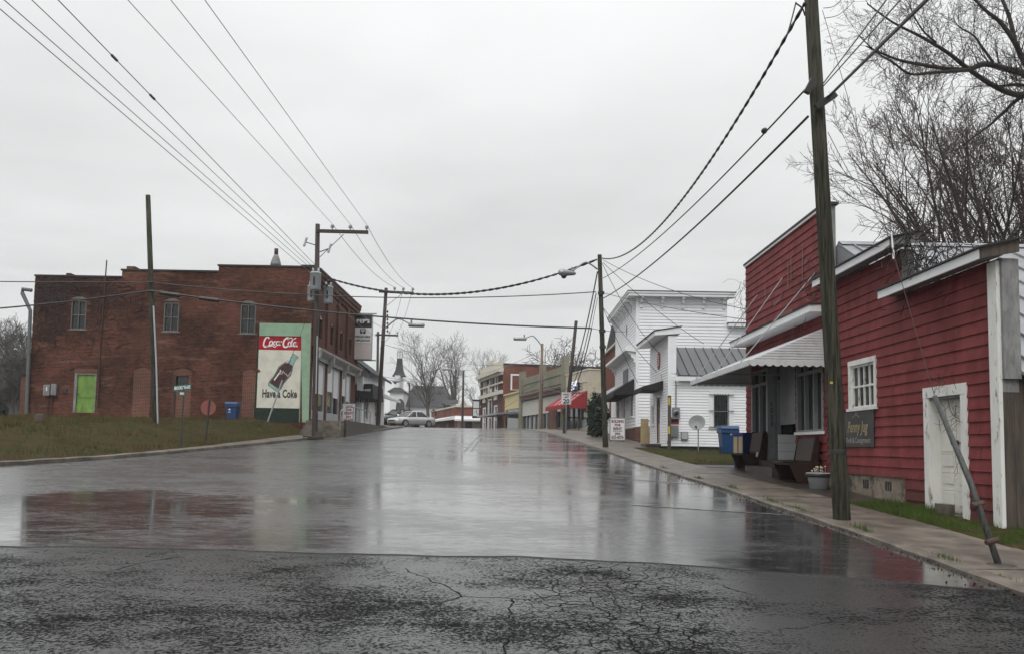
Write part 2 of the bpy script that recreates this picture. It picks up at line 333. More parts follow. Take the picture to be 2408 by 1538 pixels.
K_['curtain'] = mat('dusty_blind', (0.05, 0.043, 0.04), 0.6, 0.4, 8, stretch=(9, 9, 0.4))
K_['black'] = mat('black_fabric', (0.011, 0.011, 0.012), 0.8, 0.2, 6, 0.1, 40)
K_['bark'] = mat('bare_bark', (0.035, 0.028, 0.025), 0.9, 0.4, 6, 0.6, 30)
K_['barkred'] = mat('budding_twigs', (0.055, 0.037, 0.033), 0.9, 0.35, 4)
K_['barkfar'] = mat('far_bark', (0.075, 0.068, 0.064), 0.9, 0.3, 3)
K_['pewwood'] = mat('pew_wood', (0.026, 0.013, 0.010), 0.7, 0.3, 3, 0.15, 25, spec=0.15, stretch=(3, 0.5, 3))
K_['pewcloth'] = mat('patterned_cushion', (0.062, 0.048, 0.041), 0.9, 0.5, 26, 0.2, 60, col2=(0.05, 0.04, 0.035))
K_['blue'] = mat('blue_plastic', (0.008, 0.046, 0.135), 0.42, 0.15, 4, 0.05, 30)
K_['blue2'] = mat('bright_blue_plastic', (0.016, 0.035, 0.19), 0.4, 0.12, 4)
K_['cream'] = mat('cream_paint', (0.50, 0.455, 0.36), 0.6, 0.1, 1, 0.1, 20, col2=(0.40, 0.36, 0.28))
K_['tan'] = mat('tan_board', (0.46, 0.36, 0.20), 0.6, 0.12, 3, 0.1, 20)
K_['signwhite'] = mat('sign_white', (0.72, 0.72, 0.72), 0.4, 0.04, 3)
K_['signblack'] = mat('sign_black', (0.012, 0.012, 0.013), 0.4, 0.2, 3)
K_['signgreen'] = mat('street_sign_green', (0.008, 0.085, 0.065), 0.4, 0.12, 4)
K_['lime'] = mat('lime_green_door', (0.155, 0.29, 0.05), 0.6, 0.3, 1.8, 0.15, 20, col2=(0.08, 0.13, 0.03), mix2=(0.46, 0.72), stretch=(1, 1, 0.5))
K_['redsign'] = mat('red_lettering', (0.28, 0.02, 0.03), 0.5, 0.1, 3)
K_['maroon'] = mat('maroon_lettering', (0.10, 0.018, 0.02), 0.5, 0.1, 3)
K_['fadedred'] = mat('faded_red_sign_back', (0.215, 0.062, 0.05), 0.6, 0.12, 5, col2=(0.10, 0.035, 0.03), mix2=(0.63, 0.7))
K_['rust'] = mat('rusty_steel', (0.055, 0.028, 0.02), 0.75, 0.35, 5, 0.3, 30)
K_['redawn'] = mat('red_awning_fabric', (0.27, 0.02, 0.027), 0.8, 0.1, 2)
K_['stoneg'] = mat('pale_stone', (0.55, 0.52, 0.44), 0.6, 0.1, 2, 0.1, 20)
K_['shingle'] = mat('grey_shingles', (0.024, 0.0245, 0.026), 0.8, 0.25, 5, 0.3, 10)
K_['churchwhite'] = mat('church_white_boards', (0.68, 0.69, 0.70), 0.6, 0.04, 2)
K_['silver'] = mat('silver_car_paint', (0.46, 0.465, 0.46), 0.28, 0.03, 2, metal=0.35, coat=0.7)
K_['carblack'] = mat('black_car_paint', (0.01, 0.01, 0.011), 0.25, 0.1, 2, coat=0.6)
K_['rubber'] = mat('tyre_rubber', (0.012, 0.012, 0.012), 0.85, 0.2, 10)
K_['alloy'] = mat('alloy_wheel', (0.45, 0.45, 0.46), 0.35, 0.1, 8, metal=0.6)
K_['plaster'] = mat('grey_green_paint_brick', (0.235, 0.235, 0.175), 0.7, 0.1, 1.5, 0.1, 20)
K_['soil'] = mat('wet_soil', (0.03, 0.022, 0.016), 0.8, 0.3, 6, 0.4, 20)
K_['evergreen'] = mat('dark_evergreen', (0.020, 0.034, 0.020), 0.7, 0.5, 4)
B_ = {}
B_['main'] = brick('old_red_brick', (0.130, 0.039, 0.025), (0.045, 0.017, 0.012), (0.135, 0.085, 0.062), grime=0.68, msize=0.010, pale=(0.21, 0.12, 0.088), palerange=(0.55, 0.68))
B_['infill'] = brick('infill_brick', (0.15, 0.05, 0.033), (0.09, 0.033, 0.025), (0.20, 0.145, 0.115), grime=0.3)
B_['frontbrick'] = brick('front_brick', (0.14, 0.05, 0.033), (0.09, 0.034, 0.026), (0.10, 0.07, 0.055), grime=0.35)  # brick of the street front, with less grime than the side wall
B_['mint'] = brick('mint_painted_brick', (0.2, 0.1, 0.08), (0.1, 0.05, 0.04), (0.15, 0.1, 0.08), paint=(0.28, 0.42, 0.30))
B_['mred'] = brick('red_painted_brick', (0.2, 0.1, 0.08), (0.1, 0.05, 0.04), (0.15, 0.1, 0.08), paint=(0.40, 0.016, 0.03))
B_['mwhite'] = brick('white_painted_brick', (0.2, 0.1, 0.08), (0.1, 0.05, 0.04), (0.15, 0.1, 0.08), paint=(0.66, 0.65, 0.56))
B_['mgreen'] = brick('dark_green_painted_brick', (0.2, 0.1, 0.08), (0.1, 0.05, 0.04), (0.15, 0.1, 0.08), paint=(0.020, 0.036, 0.027))
B_['bank'] = brick('dark_brown_brick', (0.10, 0.04, 0.034), (0.06, 0.025, 0.022), (0.08, 0.055, 0.05), grime=0.2)
B_['bankside'] = brick('orange_red_brick', (0.21, 0.065, 0.045), (0.15, 0.05, 0.036), (0.17, 0.10, 0.08), grime=0.25)
B_['store'] = brick('grey_green_brick', (0.27, 0.265, 0.20), (0.22, 0.215, 0.165), (0.17, 0.165, 0.13), grime=0.2)
B_['base'] = brick('brick_base', (0.16, 0.06, 0.045), (0.07, 0.03, 0.026), (0.18, 0.14, 0.12), grime=0.4)
# ================================================================ ground, road, pavements
def road_mat(name, apron):
    m = bpy.data.materials.new(name); m.use_nodes = True; t = m.node_tree; p = t.nodes['Principled BSDF']; N = t.nodes.new; K = t.links.new
    ge = N('ShaderNodeNewGeometry'); pos = ge.outputs['Position']; s = N('ShaderNodeSeparateXYZ'); K(pos, s.inputs[0])
    def noise(scale, det=5, rough=0.6, vec=None, stretch=None):
        v = vec or pos
        if stretch: q = N('ShaderNodeMapping'); q.inputs['Scale'].default_value = stretch; K(v, q.inputs[0]); v = q.outputs[0]
        n = N('ShaderNodeTexNoise'); n.inputs['Scale'].default_value = scale; n.inputs['Detail'].default_value = det; n.inputs['Roughness'].default_value = rough; K(v, n.inputs['Vector']); return n.outputs['Fac']
    def rng(v, a, b, c=0.0, d=1.0, smooth=True):
        n = N('ShaderNodeMapRange'); n.interpolation_type = 'SMOOTHSTEP' if smooth else 'LINEAR'; K(v, n.inputs['Value'])
        for k, q in zip(('From Min', 'From Max', 'To Min', 'To Max'), (a, b, c, d)): n.inputs[k].default_value = q
        return n.outputs[0]
    def op(o, a, b=None):
        n = N('ShaderNodeMath'); n.operation = o
        for i, q in enumerate((a, b)):
            if q is None: continue
            if isinstance(q, (int, float)): n.inputs[i].default_value = q
            else: K(q, n.inputs[i])
        return n.outputs[0]
    def mixc(f, a, b):
        n = N('ShaderNodeMix'); n.data_type = 'RGBA'; K(f, n.inputs['Factor'])
        for nm, q in (('A', a), ('B', b)):
            if isinstance(q, tuple): n.inputs[nm].default_value = (*q, 1)
            else: K(q, n.inputs[nm])
        return n.outputs['Result']
    patch = rng(noise(0.5, 6, 0.6), 0.35, 0.68)
    grain = noise(150, 2, 0.5)
    if apron:
        blot = noise(0.75, 7, 0.7, stretch=(0.8, 1.2, 1))
        speck = noise(30, 6, 0.85)
        pits = rng(op('ADD', speck, op('MULTIPLY', blot, 0.6)), 0.765, 0.865)            # where the binder has worn away
        base = mixc(pits, (0.040, 0.041, 0.041), (0.0045, 0.0046, 0.0048))
        base = mixc(rng(noise(60, 3, 0.6), 0.62, 0.75), base, (0.075, 0.072, 0.068))
        rough = op('ADD', rng(pits, 0, 1, 0.12, 0.85, False), op('MULTIPLY', patch, 0.06))
        wp = N('ShaderNodeVectorMath'); wp.operation = 'ADD'; nc = N('ShaderNodeTexNoise'); nc.inputs['Scale'].default_value = 2.2; nc.inputs['Detail'].default_value = 5; K(pos, nc.inputs['Vector'])
        sc = N('ShaderNodeVectorMath'); sc.operation = 'SCALE'; sc.inputs['Scale'].default_value = 0.28; K(nc.outputs['Color'], sc.inputs[0]); K(pos, wp.inputs[0]); K(sc.outputs[0], wp.inputs[1])
        def cracks(scale, wdt):
            v = N('ShaderNodeTexVoronoi'); v.feature = 'DISTANCE_TO_EDGE'; v.inputs['Scale'].default_value = scale; K(wp.outputs[0], v.inputs['Vector'])
            return rng(v.outputs['Distance'], wdt*0.3, wdt, 1.0, 0.0)
        mask = op('MULTIPLY', rng(op('ABSOLUTE', op('SUBTRACT', s.outputs['X'], 0.95)), 0.45, 1.15, 1, 0), rng(noise(1.6, 4), 0.30, 0.42))
        c1 = op('MULTIPLY', cracks(4.6, 0.05), mask)
        c2 = op('MULTIPLY', cracks(0.38, 0.005), rng(noise(0.8, 5), 0.44, 0.56))
        ck = op('MAXIMUM', c1, c2)
        base = mixc(ck, base, (0.004, 0.004, 0.004)); rough = op('MAXIMUM', rough, op('MULTIPLY', ck, 0.9))
        h = op('SUBTRACT', op('ADD', op('MULTIPLY', speck, 0.5), op('MULTIPLY', grain, 0.25)), op('MULTIPLY', ck, 0.5)); bs, bd = 0.30, 0.008
    else:
        streak = noise(0.5, 8, 0.7, stretch=(0.5, 1.0, 1)); fs = noise(7, 7, 0.8, stretch=(0.40, 1.0, 1)); spk = noise(60, 4, 0.8)
        px_ = op('MULTIPLY', op('ADD', s.outputs['X'], 6.7), 0.30); py_ = op('MULTIPLY', op('SUBTRACT', s.outputs['Y'], 13.4), 0.30)
        pool = rng(op('ADD', op('ADD', op('ADD', op('MULTIPLY', px_, px_), op('MULTIPLY', py_, py_)), op('MULTIPLY', op('SUBTRACT', streak, 0.5), 3.2)), op('MULTIPLY', op('SUBTRACT', fs, 0.5), 1.6)), 0.62, 1.02, 1, 0)
        tex = rng(op('ADD', op('MULTIPLY', streak, 0.5), op('MULTIPLY', fs, 0.5)), 0.43, 0.60)
        base = mixc(patch, (0.016, 0.0165, 0.017), (0.031, 0.0315, 0.032))
        base = mixc(rng(spk, 0.60, 0.72), base, (0.075, 0.073, 0.069))
        worn = op('MULTIPLY', rng(s.outputs['X'], -2.0, -4.8, 0, 1), rng(op('ADD', s.outputs['Y'], op('MULTIPLY', streak, 4.0)), 16.0, 18.5, 0, 1))
        rough = op('ADD', op('ADD', op('MULTIPLY', worn, 0.12), 0.105), op('MULTIPLY', tex, 0.12))
        rside = rng(op('ADD', s.outputs['X'], op('MULTIPLY', streak, 2.0)), 2.4, 4.0, 0, 1); rough = op('MULTIPLY', op('MULTIPLY', rough, op('ADD', op('MULTIPLY', pool, -0.45), 1.0)), op('ADD', op('MULTIPLY', rside, -0.25), 1.0))
        rough = op('ADD', rough, op('MULTIPLY', rng(op('ADD', spk, op('MULTIPLY', tex, 0.10)), 0.60, 0.68), 0.30))
        calm = op('MULTIPLY', op('ADD', op('MULTIPLY', pool, -0.80), 1.0), op('ADD', op('MULTIPLY', rside, -0.5), 1.0))
        h = op('MULTIPLY', calm, op('ADD', op('ADD', op('MULTIPLY', noise(1.7, 4, 0.6, stretch=(0.7, 1.6, 1)), 0.0060), op('MULTIPLY', fs, 0.0020)), op('MULTIPLY', grain, 0.00006))); bs, bd = 1.0, 1.0
        cv = N('ShaderNodeTexVoronoi'); cv.feature = 'DISTANCE_TO_EDGE'; cv.inputs['Scale'].default_value = 0.16; nc = N('ShaderNodeTexNoise'); nc.inputs['Scale'].default_value = 1.0; nc.inputs['Detail'].default_value = 6; K(pos, nc.inputs['Vector'])
        wp = N('ShaderNodeVectorMath'); wp.operation = 'ADD'; K(pos, wp.inputs[0]); K(nc.outputs['Color'], wp.inputs[1]); K(wp.outputs[0], cv.inputs['Vector'])
        ck = op('MULTIPLY', rng(cv.outputs['Distance'], 0.001, 0.004, 1, 0), 0.0); base = mixc(ck, base, (0.006, 0.006, 0.006)); rough = op('MAXIMUM', rough, op('MULTIPLY', ck, 0.7))
    if apron: K(op('SUBTRACT', 0.5, op('MULTIPLY', op('MAXIMUM', pits, ck), 0.42)), p.inputs['Specular IOR Level'])
    K(base, p.inputs['Base Color']); K(rough, p.inputs['Roughness'])
    if not apron:
        p.inputs['Coat Weight'].default_value = 1.0; p.inputs['Coat IOR'].default_value = 1.4; K(rough, p.inputs['Coat Roughness']); K(op('ADD', op('MULTIPLY', rough, 1.5), 0.02), p.inputs['Roughness'])
    p.inputs['IOR'].default_value = 1.48
    b = N('ShaderNodeBump'); b.inputs['Strength'].default_value = bs; b.inputs['Distance'].default_value = bd; K(h, b.inputs['Height']); K(b.outputs[0], p.inputs['Normal'])
    return m
K_['road'] = road_mat('wet_asphalt', False); K_['apron'] = road_mat('worn_cracked_asphalt', True)
def grass_mat(name, a, b, c):
    m = mat(name, a, 0.95, 0.5, 1.4, 0.6, 30, spec=0.05, col2=b, mix2=(0.42, 0.62)); return m
K_['grassgnd'] = grass_mat('winter_turf', (0.030, 0.034, 0.012), (0.058, 0.036, 0.020), None)
K_['blade'] = mat('grass_blades', (0.070, 0.080, 0.022), 0.9, 0.6, 0.45, spec=0.08, col2=(0.105, 0.070, 0.036), mix2=(0.46, 0.54))
K_['bladegreen'] = mat('green_grass_blades', (0.060, 0.095, 0.020), 0.8, 0.35, 1.2, spec=0.1, col2=(0.08, 0.07, 0.03), mix2=(0.56, 0.7))

def rangef(a, b, st):
    o = []; v = a
    while v < b-1e-6: o.append(v); v += st
    return o
gx = rangef(-240, -60, 20) + rangef(-60, -34, 1.0) + rangef(-34, -8, 0.33) + rangef(-8, 2, 1.0) + rangef(2, 9, 0.25) + rangef(9, 30, 1.5) + rangef(30, 60, 5) + rangef(60, 241, 20)
gy = rangef(-40, 0, 5) + rangef(0, 62, 0.4) + rangef(62, 110, 1.0) + rangef(110, 200, 6) + rangef(200, 421, 20)
mb = MB()
nx = len(gx)
def gh(x, y):
    z = ground_h(x, y)
    if y > 100: z = max(z, prof(y)+0.0) if abs(x) > 40 else z
    return z
vs = [(x, y, gh(x, y)) for y in gy for x in gx]
mb.add(vs, [(j*nx+i, j*nx+i+1, (j+1)*nx+i+1, (j+1)*nx+i) for j in range(len(gy)-1) for i in range(nx-1)])
mb.build('ground', K_['grassgnd'], kind='structure', smooth=True)
SEAM = lambda x: 10.0 - 0.02*x + 0.05*math.sin(x*1.1) + 0.025*math.sin(x*3.7+1) + 0.012*math.sin(x*9.1) - (0.14*x + 0.025*x*x if x > 0 else 0)
# the street: fine columns near the camera, one sheet out to the bend
def sheet(name, m, xs_of, ys, z0):
    mb = MB(); rows = [[(x, y, prof(y)+z0) for x in xs_of(y)] for y in ys]; n = len(rows[0])
    mb.add([p for r in rows for p in r], [(j*n+i, j*n+i+1, (j+1)*n+i+1, (j+1)*n+i) for j in range(len(rows)-1) for i in range(n-1)])
    return mb.build(name, m, kind='structure', smooth=True)
XS = rangef(-1, 1.0001, 1/40)
def seam_rows(far):
    mb = MB(); cols = [-60, -45, -34, -28, -24, -20, -17, -15] + rangef(-14, 5, 0.2)
    return cols
mb = MB(); cols = [-60, -45, -34, -28, -24, -20, -17, -15] + rangef(-14, 4.9, 0.1) + [5.0]
ys = rangef(10.8, 62, 1.2) + rangef(62, 100, 1.0) + rangef(100, 210, 6)
vv = [(min(x, XR(SEAM(x))), SEAM(x), prof(SEAM(x))+0.004) for x in cols]
for y in ys: vv += [(x if x < 0 else x*XR(y)/5.0 if XR(y) > 0 else x*0.02, y, prof(y)+0.004) for x in cols] if XR(y) > 0.5 else [(XR(y)-60+60*(i/(len(cols)-1)), y, prof(y)+0.004) for i in range(len(cols))]
n = len(cols)
mb.add(vv, [(j*n+i, j*n+i+1, (j+1)*n+i+1, (j+1)*n+i) for j in range(len(ys)) for i in range(n-1)])
for i in range(n-1):                                   # worn edge of the newer surface
    a, b = vv[i], vv[i+1]; mb.quad((a[0], a[1]-0.004, a[2]-0.03), (b[0], b[1]-0.004, b[2]-0.03), b, a)
mb.build('road', K_['road'], kind='structure', smooth=False)
sheet('old_road', K_['apron'], lambda y: [-60, -40, -20] + rangef(-15, 5.05, 0.5) + [XR(y)], rangef(-20, 0, 4) + rangef(0, 11.3, 0.5), -0.006)
# kerbs
def kerb(name, pts, side, m, h=0.115, wdt=0.15, z_of=None):
    mb = MB(); rnd = random.Random(3); n = 0
    P = [Vector(p) for p in pts]
    ring = []
    for i, p in enumerate(P):
        d = (P[min(i+1, len(P)-1)]-P[max(i-1, 0)]).normalized(); q = Vector((d.y, -d.x))*side
        z = prof(p.y); j = rnd.uniform(-0.012, 0.012); hh = h + rnd.uniform(-0.008, 0.008)
        a = p + q*j; b = p + q*(0.02+j); c = p + q*wdt
        ring += [(a.x, a.y, z-0.05), (a.x, a.y, z+hh-0.02), (b.x, b.y, z+hh), (c.x, c.y, z+hh+0.004), (c.x, c.y, z-0.05)]
    k = len(P)
    mb.add(ring, [(i*5+t, i*5+t+1, (i+1)*5+t+1, (i+1)*5+t) for i in range(k-1) for t in range(4)])
    return mb.build(name, m, kind='structure')
kr = [(XR(y), y) for y in rangef(7.6, 110, 0.45)]
kerb('kerb', kr, 1, K_['concrete'], h=PV)
kl = [(x, y) for x, y in spline([(-60, 12.5), (-34, 13.2)] + [(x, y) for y, x in XL_T if y < 110], 6)]
kerb('kerb', kl, -1, K_['concrete'], h=0.125)
# pavements in separate cast slabs
def pavement(name, xa, xb, y0, y1, step, z=PV, m='concrete', seed=2):
    mb = MB(); rnd = random.Random(seed); y = y0
    while y < y1-0.05:
        e = min(y+step, y1); g = 0.014; dz = rnd.uniform(-0.006, 0.004); t = rnd.uniform(-0.004, 0.004)
        q = [(xa(y), y+g, prof(y)+z+dz), (xb(y), y+g, prof(y)+z+dz+t), (xb(e), e-g, prof(e)+z+dz+t), (xa(e), e-g, prof(e)+z+dz)]
        mb.prism(q, (0, 0, -0.12)); y = e
    return mb.build(name, K_[m], kind='structure')
pavement('pavement', lambda y: XR(y)+0.15, lambda y: XR(y)+1.55, 6.4, 60, 1.5)
K_['wetpave'] = mat('dark_wet_concrete', (0.055, 0.045, 0.036), 0.4, 0.35, 1.6, 0.3, 40, col2=(0.022, 0.019, 0.015), mix2=(0.42, 0.6))
pavement('pavement', lambda y: XR(y)+1.56, lambda y: 7.34, 15.75, 26.4, 2.4, z=PV-0.003, m='wetpave', seed=5)
pavement('pavement', lambda y: XR(y)+1.56, lambda y: 6.62, 37.2, 60, 2.0, z=PV-0.003, seed=6)
pavement('pavement', lambda y: XR(y)+0.16, lambda y: XR(y)+6.5, 60, 118, 2.0, z=PV, seed=8)
pavement('pavement', lambda y: XL(y)-side_w(y)-0.02, lambda y: XL(y)-0.15, 27, 80, 1.8, z=0.118, seed=9)
# painted marks
def mark(pts, wdt, m, z=0.009):
    mb = MB(); mb.T = None
    P = [Vector((p[0], p[1])) for p in pts]
    for a, b in zip(P, P[1:]):
        n_ = max(1, int((b-a).length/1.5)); d = (b-a)/n_; q = Vector((-d.y, d.x)).normalized()*wdt/2
        for k in range(n_):
            s, e = a+d*k, a+d*(k+1)
            mb.quad((s.x-q.x, s.y-q.y, prof(s.y)+z), (s.x+q.x, s.y+q.y, prof(s.y)+z), (e.x+q.x, e.y+q.y, prof(e.y)+z), (e.x-q.x, e.y-q.y, prof(e.y)+z))
    return mb.build('road_marking', m, kind='structure')
K_['mark'] = mat('worn_white_road_paint', (0.30, 0.30, 0.29), 0.3, 0.3, 6, col2=(0.06, 0.06, 0.06), mix2=(0.5, 0.6))
K_['seal'] = mat('tar_seal', (0.02, 0.02, 0.02), 0.3, 0.2, 6)
a, b = gpt(1485, 1187), gpt(1868, 1212); mark([a, b], 0.09, K_['mark'])
a, b = gpt(1395, 1120), gpt(1640, 1139); mark([a, b], 0.07, K_['mark'])
a, b = gpt(1345, 1087), gpt(1520, 1100); mark([a, b], 0.06, K_['mark'])
for dx in (0, 10): mark([gpt(1092+dx*1.6, 1062), gpt(1133+dx*0.7, 1016)], 0.055, K_['seal'])
# grass as blades
def blades(name, spots, m, hmin, hmax, wdt, seed, lean=0.5):
    rs = np.random.RandomState(seed); S = np.array(spots); n = len(S)
    an = rs.uniform(0, 2*np.pi, n); h = rs.uniform(hmin, hmax, n)*(0.35+1.5*np.clip(0.5+0.5*np.sin(S[:, 0]*2.3+1.7*np.sin(S[:, 1]*1.9))*np.sin(S[:, 1]*2.9+np.sin(S[:, 0]*3.1)), 0, 1)**1.5); w_ = wdt*rs.uniform(0.6, 1.3, n)
    la = rs.uniform(0, 2*np.pi, n); ll = rs.uniform(0, lean, n)*h
    V = np.empty((n, 3, 3)); dx, dy = np.cos(an)*w_, np.sin(an)*w_
    V[:, 0] = S + np.stack([dx, dy, np.full(n, -0.01)], 1); V[:, 1] = S - np.stack([dx, dy, np.full(n, 0.01)], 1)
    V[:, 2] = S + np.stack([np.cos(la)*ll, np.sin(la)*ll, h], 1)
    me = bpy.data.meshes.new(name); me.vertices.add(n*3); me.vertices.foreach_set('co', V.reshape(-1)); me.loops.add(n*3); me.loops.foreach_set('vertex_index', np.arange(n*3, dtype=np.int32))
    me.polygons.add(n); me.polygons.foreach_set('loop_start', np.arange(0, n*3, 3, dtype=np.int32)); me.update(calc_edges=True); me.materials.append(m)
    o = bpy.data.objects.new(name, me); C.objects.link(o); return o
rs = np.random.RandomState(4); sp_ = []
while len(sp_) < 52000:
    x = rs.uniform(-34, -10.5); y = rs.uniform(13.5, 45.9)
    d = dleft(x, y)
    if d > side_w(y)+0.03 and (rs.rand() < 0.45 + 0.5*math.sin(x*0.9+1.3*math.sin(y*0.7))*math.sin(y*0.8) + 0.2): sp_.append((x, y, ground_h(x, y)))
props(blades('grass', sp_, K_['blade'], 0.04, 0.17, 0.013, 1), 'short brownish winter grass on the bank below the brick building', 'grass', kind='stuff')
sp_ = []
while len(sp_) < 16000:
    y = rs.uniform(8.6, 15.9); x = rs.uniform(XR(y)+1.5, 7.6)
    if rs.rand() < 0.85: sp_.append((x, y, prof(y)+PV))
while len(sp_) < 24000:
    y = rs.uniform(26.5, 36.5); x = rs.uniform(XR(y)+1.5, 12)
    sp_.append((x, y, prof(y)+PV))
props(blades('grass', sp_, K_['bladegreen'], 0.03, 0.10, 0.006, 2), 'short green grass beside the pavement by the red shop and white house', 'grass', kind='stuff')
sp_ = []
while len(sp_) < 1500:
    c = rs.choice([9.2, 10.1, 12.4, 14.6, 15.3, 16.0, 18.7, 21.2, 24.5]); y = c + rs.normal(0, 0.22); sp_.append((XR(y)+0.16+rs.normal(0, 0.035), y, prof(y)+PV-0.02))
props(blades('kerb_weeds', sp_, K_['bladegreen'], 0.03, 0.09, 0.006, 7), 'small green weeds growing in the joint behind the kerb', 'weeds', kind='stuff')
# leaves and litter caught along the kerb foot
sp_ = []
for k in range(700):
    y = 8 + 26*rs.rand()**1.3; sp_.append((XR(y) - abs(rs.normal(0, 0.16)) + 0.05, y, prof(y)+0.012 + 0.11*0))
props(blades('leaf_litter', sp_, K_['soil'], 0.006, 0.02, 0.013, 5, lean=1.5), 'dark leaf litter caught in the gutter along the kerb', 'leaf litter', kind='stuff')
# ================================================================ shared builders for windows and shopfronts
def cas(mb, T, a, b, c, d, w_, n0, n1):               # four casing boards round an opening, butted end to end
    mb.T = T
    mb.box(a-w_, b+w_, n0, n1+0.006, d, d+w_); mb.box(a-w_, a, n0, n1, c, d); mb.box(b, b+w_, n0, n1, c, d)
def window(T, a, b, c, d, parent, cols=2, rows=2, fm='white', gm='glass', casing=0.09, depth=0.05, bar=0.025, sill=True, name='window', proud=0.035, sash=0.045):
    mb = MB(); cas(mb, T, a, b, c, d, casing, -0.005, proud)
    mb.box(a, a+sash, -depth-0.03, -0.006, c, d); mb.box(b-sash, b, -depth-0.03, -0.006, c, d)
    mb.box(a+sash, b-sash, -depth-0.03, -0.006, d-sash, d); mb.box(a+sash, b-sash, -depth-0.03, -0.006, c, c+sash)
    for i in range(1, cols): x = a+sash+(b-a-2*sash)*i/cols; mb.box(x-bar/2, x+bar/2, -depth+0.001, -0.012, c+sash, d-sash)
    xs = [a+sash] + [q for i in range(1, cols) for q in ((a+sash+(b-a-2*sash)*i/cols)-bar/2, (a+sash+(b-a-2*sash)*i/cols)+bar/2)] + [b-sash]
    for j in range(1, rows):
        z = c+(d-c)*j/rows
        for k in range(0, len(xs), 2): mb.box(xs[k], xs[k+1], -depth+0.001, -0.014, z-bar*0.7, z+bar*0.7)
    f = mb.build(name, K_[fm], parent)
    g = MB(); g.T = T; g.quad((a+sash, -depth, c+sash), (b-sash, -depth, c+sash), (b-sash, -depth, d-sash), (a+sash, -depth, d-sash)); g.build('pane', K_[gm], f)
    if sill:
        g = MB(); g.T = T; g.box(a-casing-0.03, b+casing+0.03, -0.02, proud+0.04, c-0.06, c-0.001); g.build('sill', K_[fm], f)
    return f
def simple(name, m, parent, fn, smooth=False, **k):
    mb = MB(); fn(mb); return mb.build(name, K_[m] if isinstance(m, str) else m, parent, smooth=smooth, **k)
# ================================================================ red clapboard shop
XW = 7.4
TF = frame((XW, 0, 0), (0, 1, 0), (-1, 0, 0))           # u = Y, n towards the street, v = z
shop = thing('red_shop', (XW, 19.6, prof(19.6)), 'red clapboard shop with stepped false front, striped awning and steps to a glazed entry', 'shop building')
DR = (13.80, 14.86, 0.74, 2.74)                         # side door opening
WN = (17.10, 18.28, 2.70, 3.62)
mb = MB(); mb.T = TF
siding(mb, 12.90, 15.86, 0.50, 4.75, [(DR[0]-0.18, DR[1]+0.18, 0.2, DR[3]+0.18)], 0.198, 0.026, 0.006, 1, joints=1)
siding(mb, 15.86, 19.70, 1.292, 5.62, [WN], 0.198, 0.026, 0.006, 2, joints=1)
siding(mb, 19.70, 26.50, 0.95, 7.58, [(19.92, 21.78, 2.25, 4.15), (21.9, 24.1, 0.9, 4.15), (24.22, 25.86, 2.2, 4.15)], 0.205, 0.024, 0.005, 3, joints=2)
mb.build('siding', K_['red'], shop)
def paras(mb):
    mb.box(7.402, 7.65, 12.66, 15.86, 2.7, 4.74); mb.box(7.402, 7.65, 15.862, 19.66, 3.72, 5.64); mb.box(7.402, 7.63, 19.662, 26.5, 4.2, 7.6)
simple('parapet', 'greywood', shop, paras)
# faded ghost lettering of an old painted sign: paint wear with a shape of its own
K_['ghost'] = mat('faded_red_paint', (0.205, 0.075, 0.072), 0.6, 0.15, 6, col2=(0.15, 0.035, 0.035), mix2=(0.4, 0.55))
for pts in ([(24.4, 6.55), (24.36, 6.15)], [(22.35, 6.75), (22.35, 6.1)], [(22.1, 6.9), (22.1, 6.25)], [(21.2, 7.05), (21.24, 6.1)], [(23.6, 5.85), (23.0, 5.95), (22.85, 6.08)], [(24.4, 5.55), (24.3, 5.3)], [(24.0, 5.35), (23.2, 5.5), (22.0, 5.45)]):
    mb = MB(); mb.T = TF; strip(mb, pts, 0.10, 0.028); mb.build('faded_letter', K_['ghost'], shop)
simple('foundation', 'found', shop, lambda m: (m.box(7.425, 7.7, 15.88, 21.9, 0.4, 1.30), m.box(7.425, 7.7, 24.1, 26.5, 0.4, 1.0)))
for y in (16.5, 17.55, 18.9):
    simple('foundation_vent', 'dark', shop, lambda m: [m.box(7.418, 7.426, y+k*0.10, y+k*0.10+0.06, 1.02, 1.20) for k in range(3)])
def cap(name, y0, y1, zf, endm):                         # tilted cap with white fascia over each step of the false front
    rk = 0.32
    f = simple('fascia', 'white', shop, lambda m: m.prism([(7.03, y0+0.03, zf), (7.03, y0+0.03, zf+0.145), (7.07, y0+0.03, zf+0.15), (7.07, y0+0.03, zf)], (0, y1-y0-0.06, 0)))
    simple('soffit', 'greywood', shop, lambda m: m.prism([(7.072, y0+0.05, zf+0.02), (7.40, y0+0.05, zf+0.06), (7.40, y0+0.05, zf+0.10), (7.072, y0+0.05, zf+0.09)], (0, y1-y0-0.1, 0)))
    simple('end_board', endm, shop, lambda m: m.prism([(7.03, y0, zf-0.005), (7.62, y0, zf+0.005+rk*0.32), (7.62, y0, zf+0.155+rk*0.45), (7.03, y0, zf+0.15)], (0, 0.03, 0)))
    simple('cap_roofing', 'tar', shop, lambda m: m.prism([(6.99, y0-0.06, zf+0.152), (7.72, y0-0.06, zf+0.165+rk*0.5), (7.72, y0-0.06, zf+0.19+rk*0.5), (6.99, y0-0.06, zf+0.178)], (0, y1-y0+0.1, 0)))
cap('a', 12.50, 16.10, 4.70, 'barn'); cap('b', 15.50, 19.62, 5.60, 'greywood')
simple('coping', 'tar', shop, lambda m: m.box(7.33, 7.68, 19.58, 26.56, 7.605, 7.67))
simple('coping_trim', 'white', shop, lambda m: m.box(7.345, 7.374, 19.63, 26.5, 7.55, 7.602))
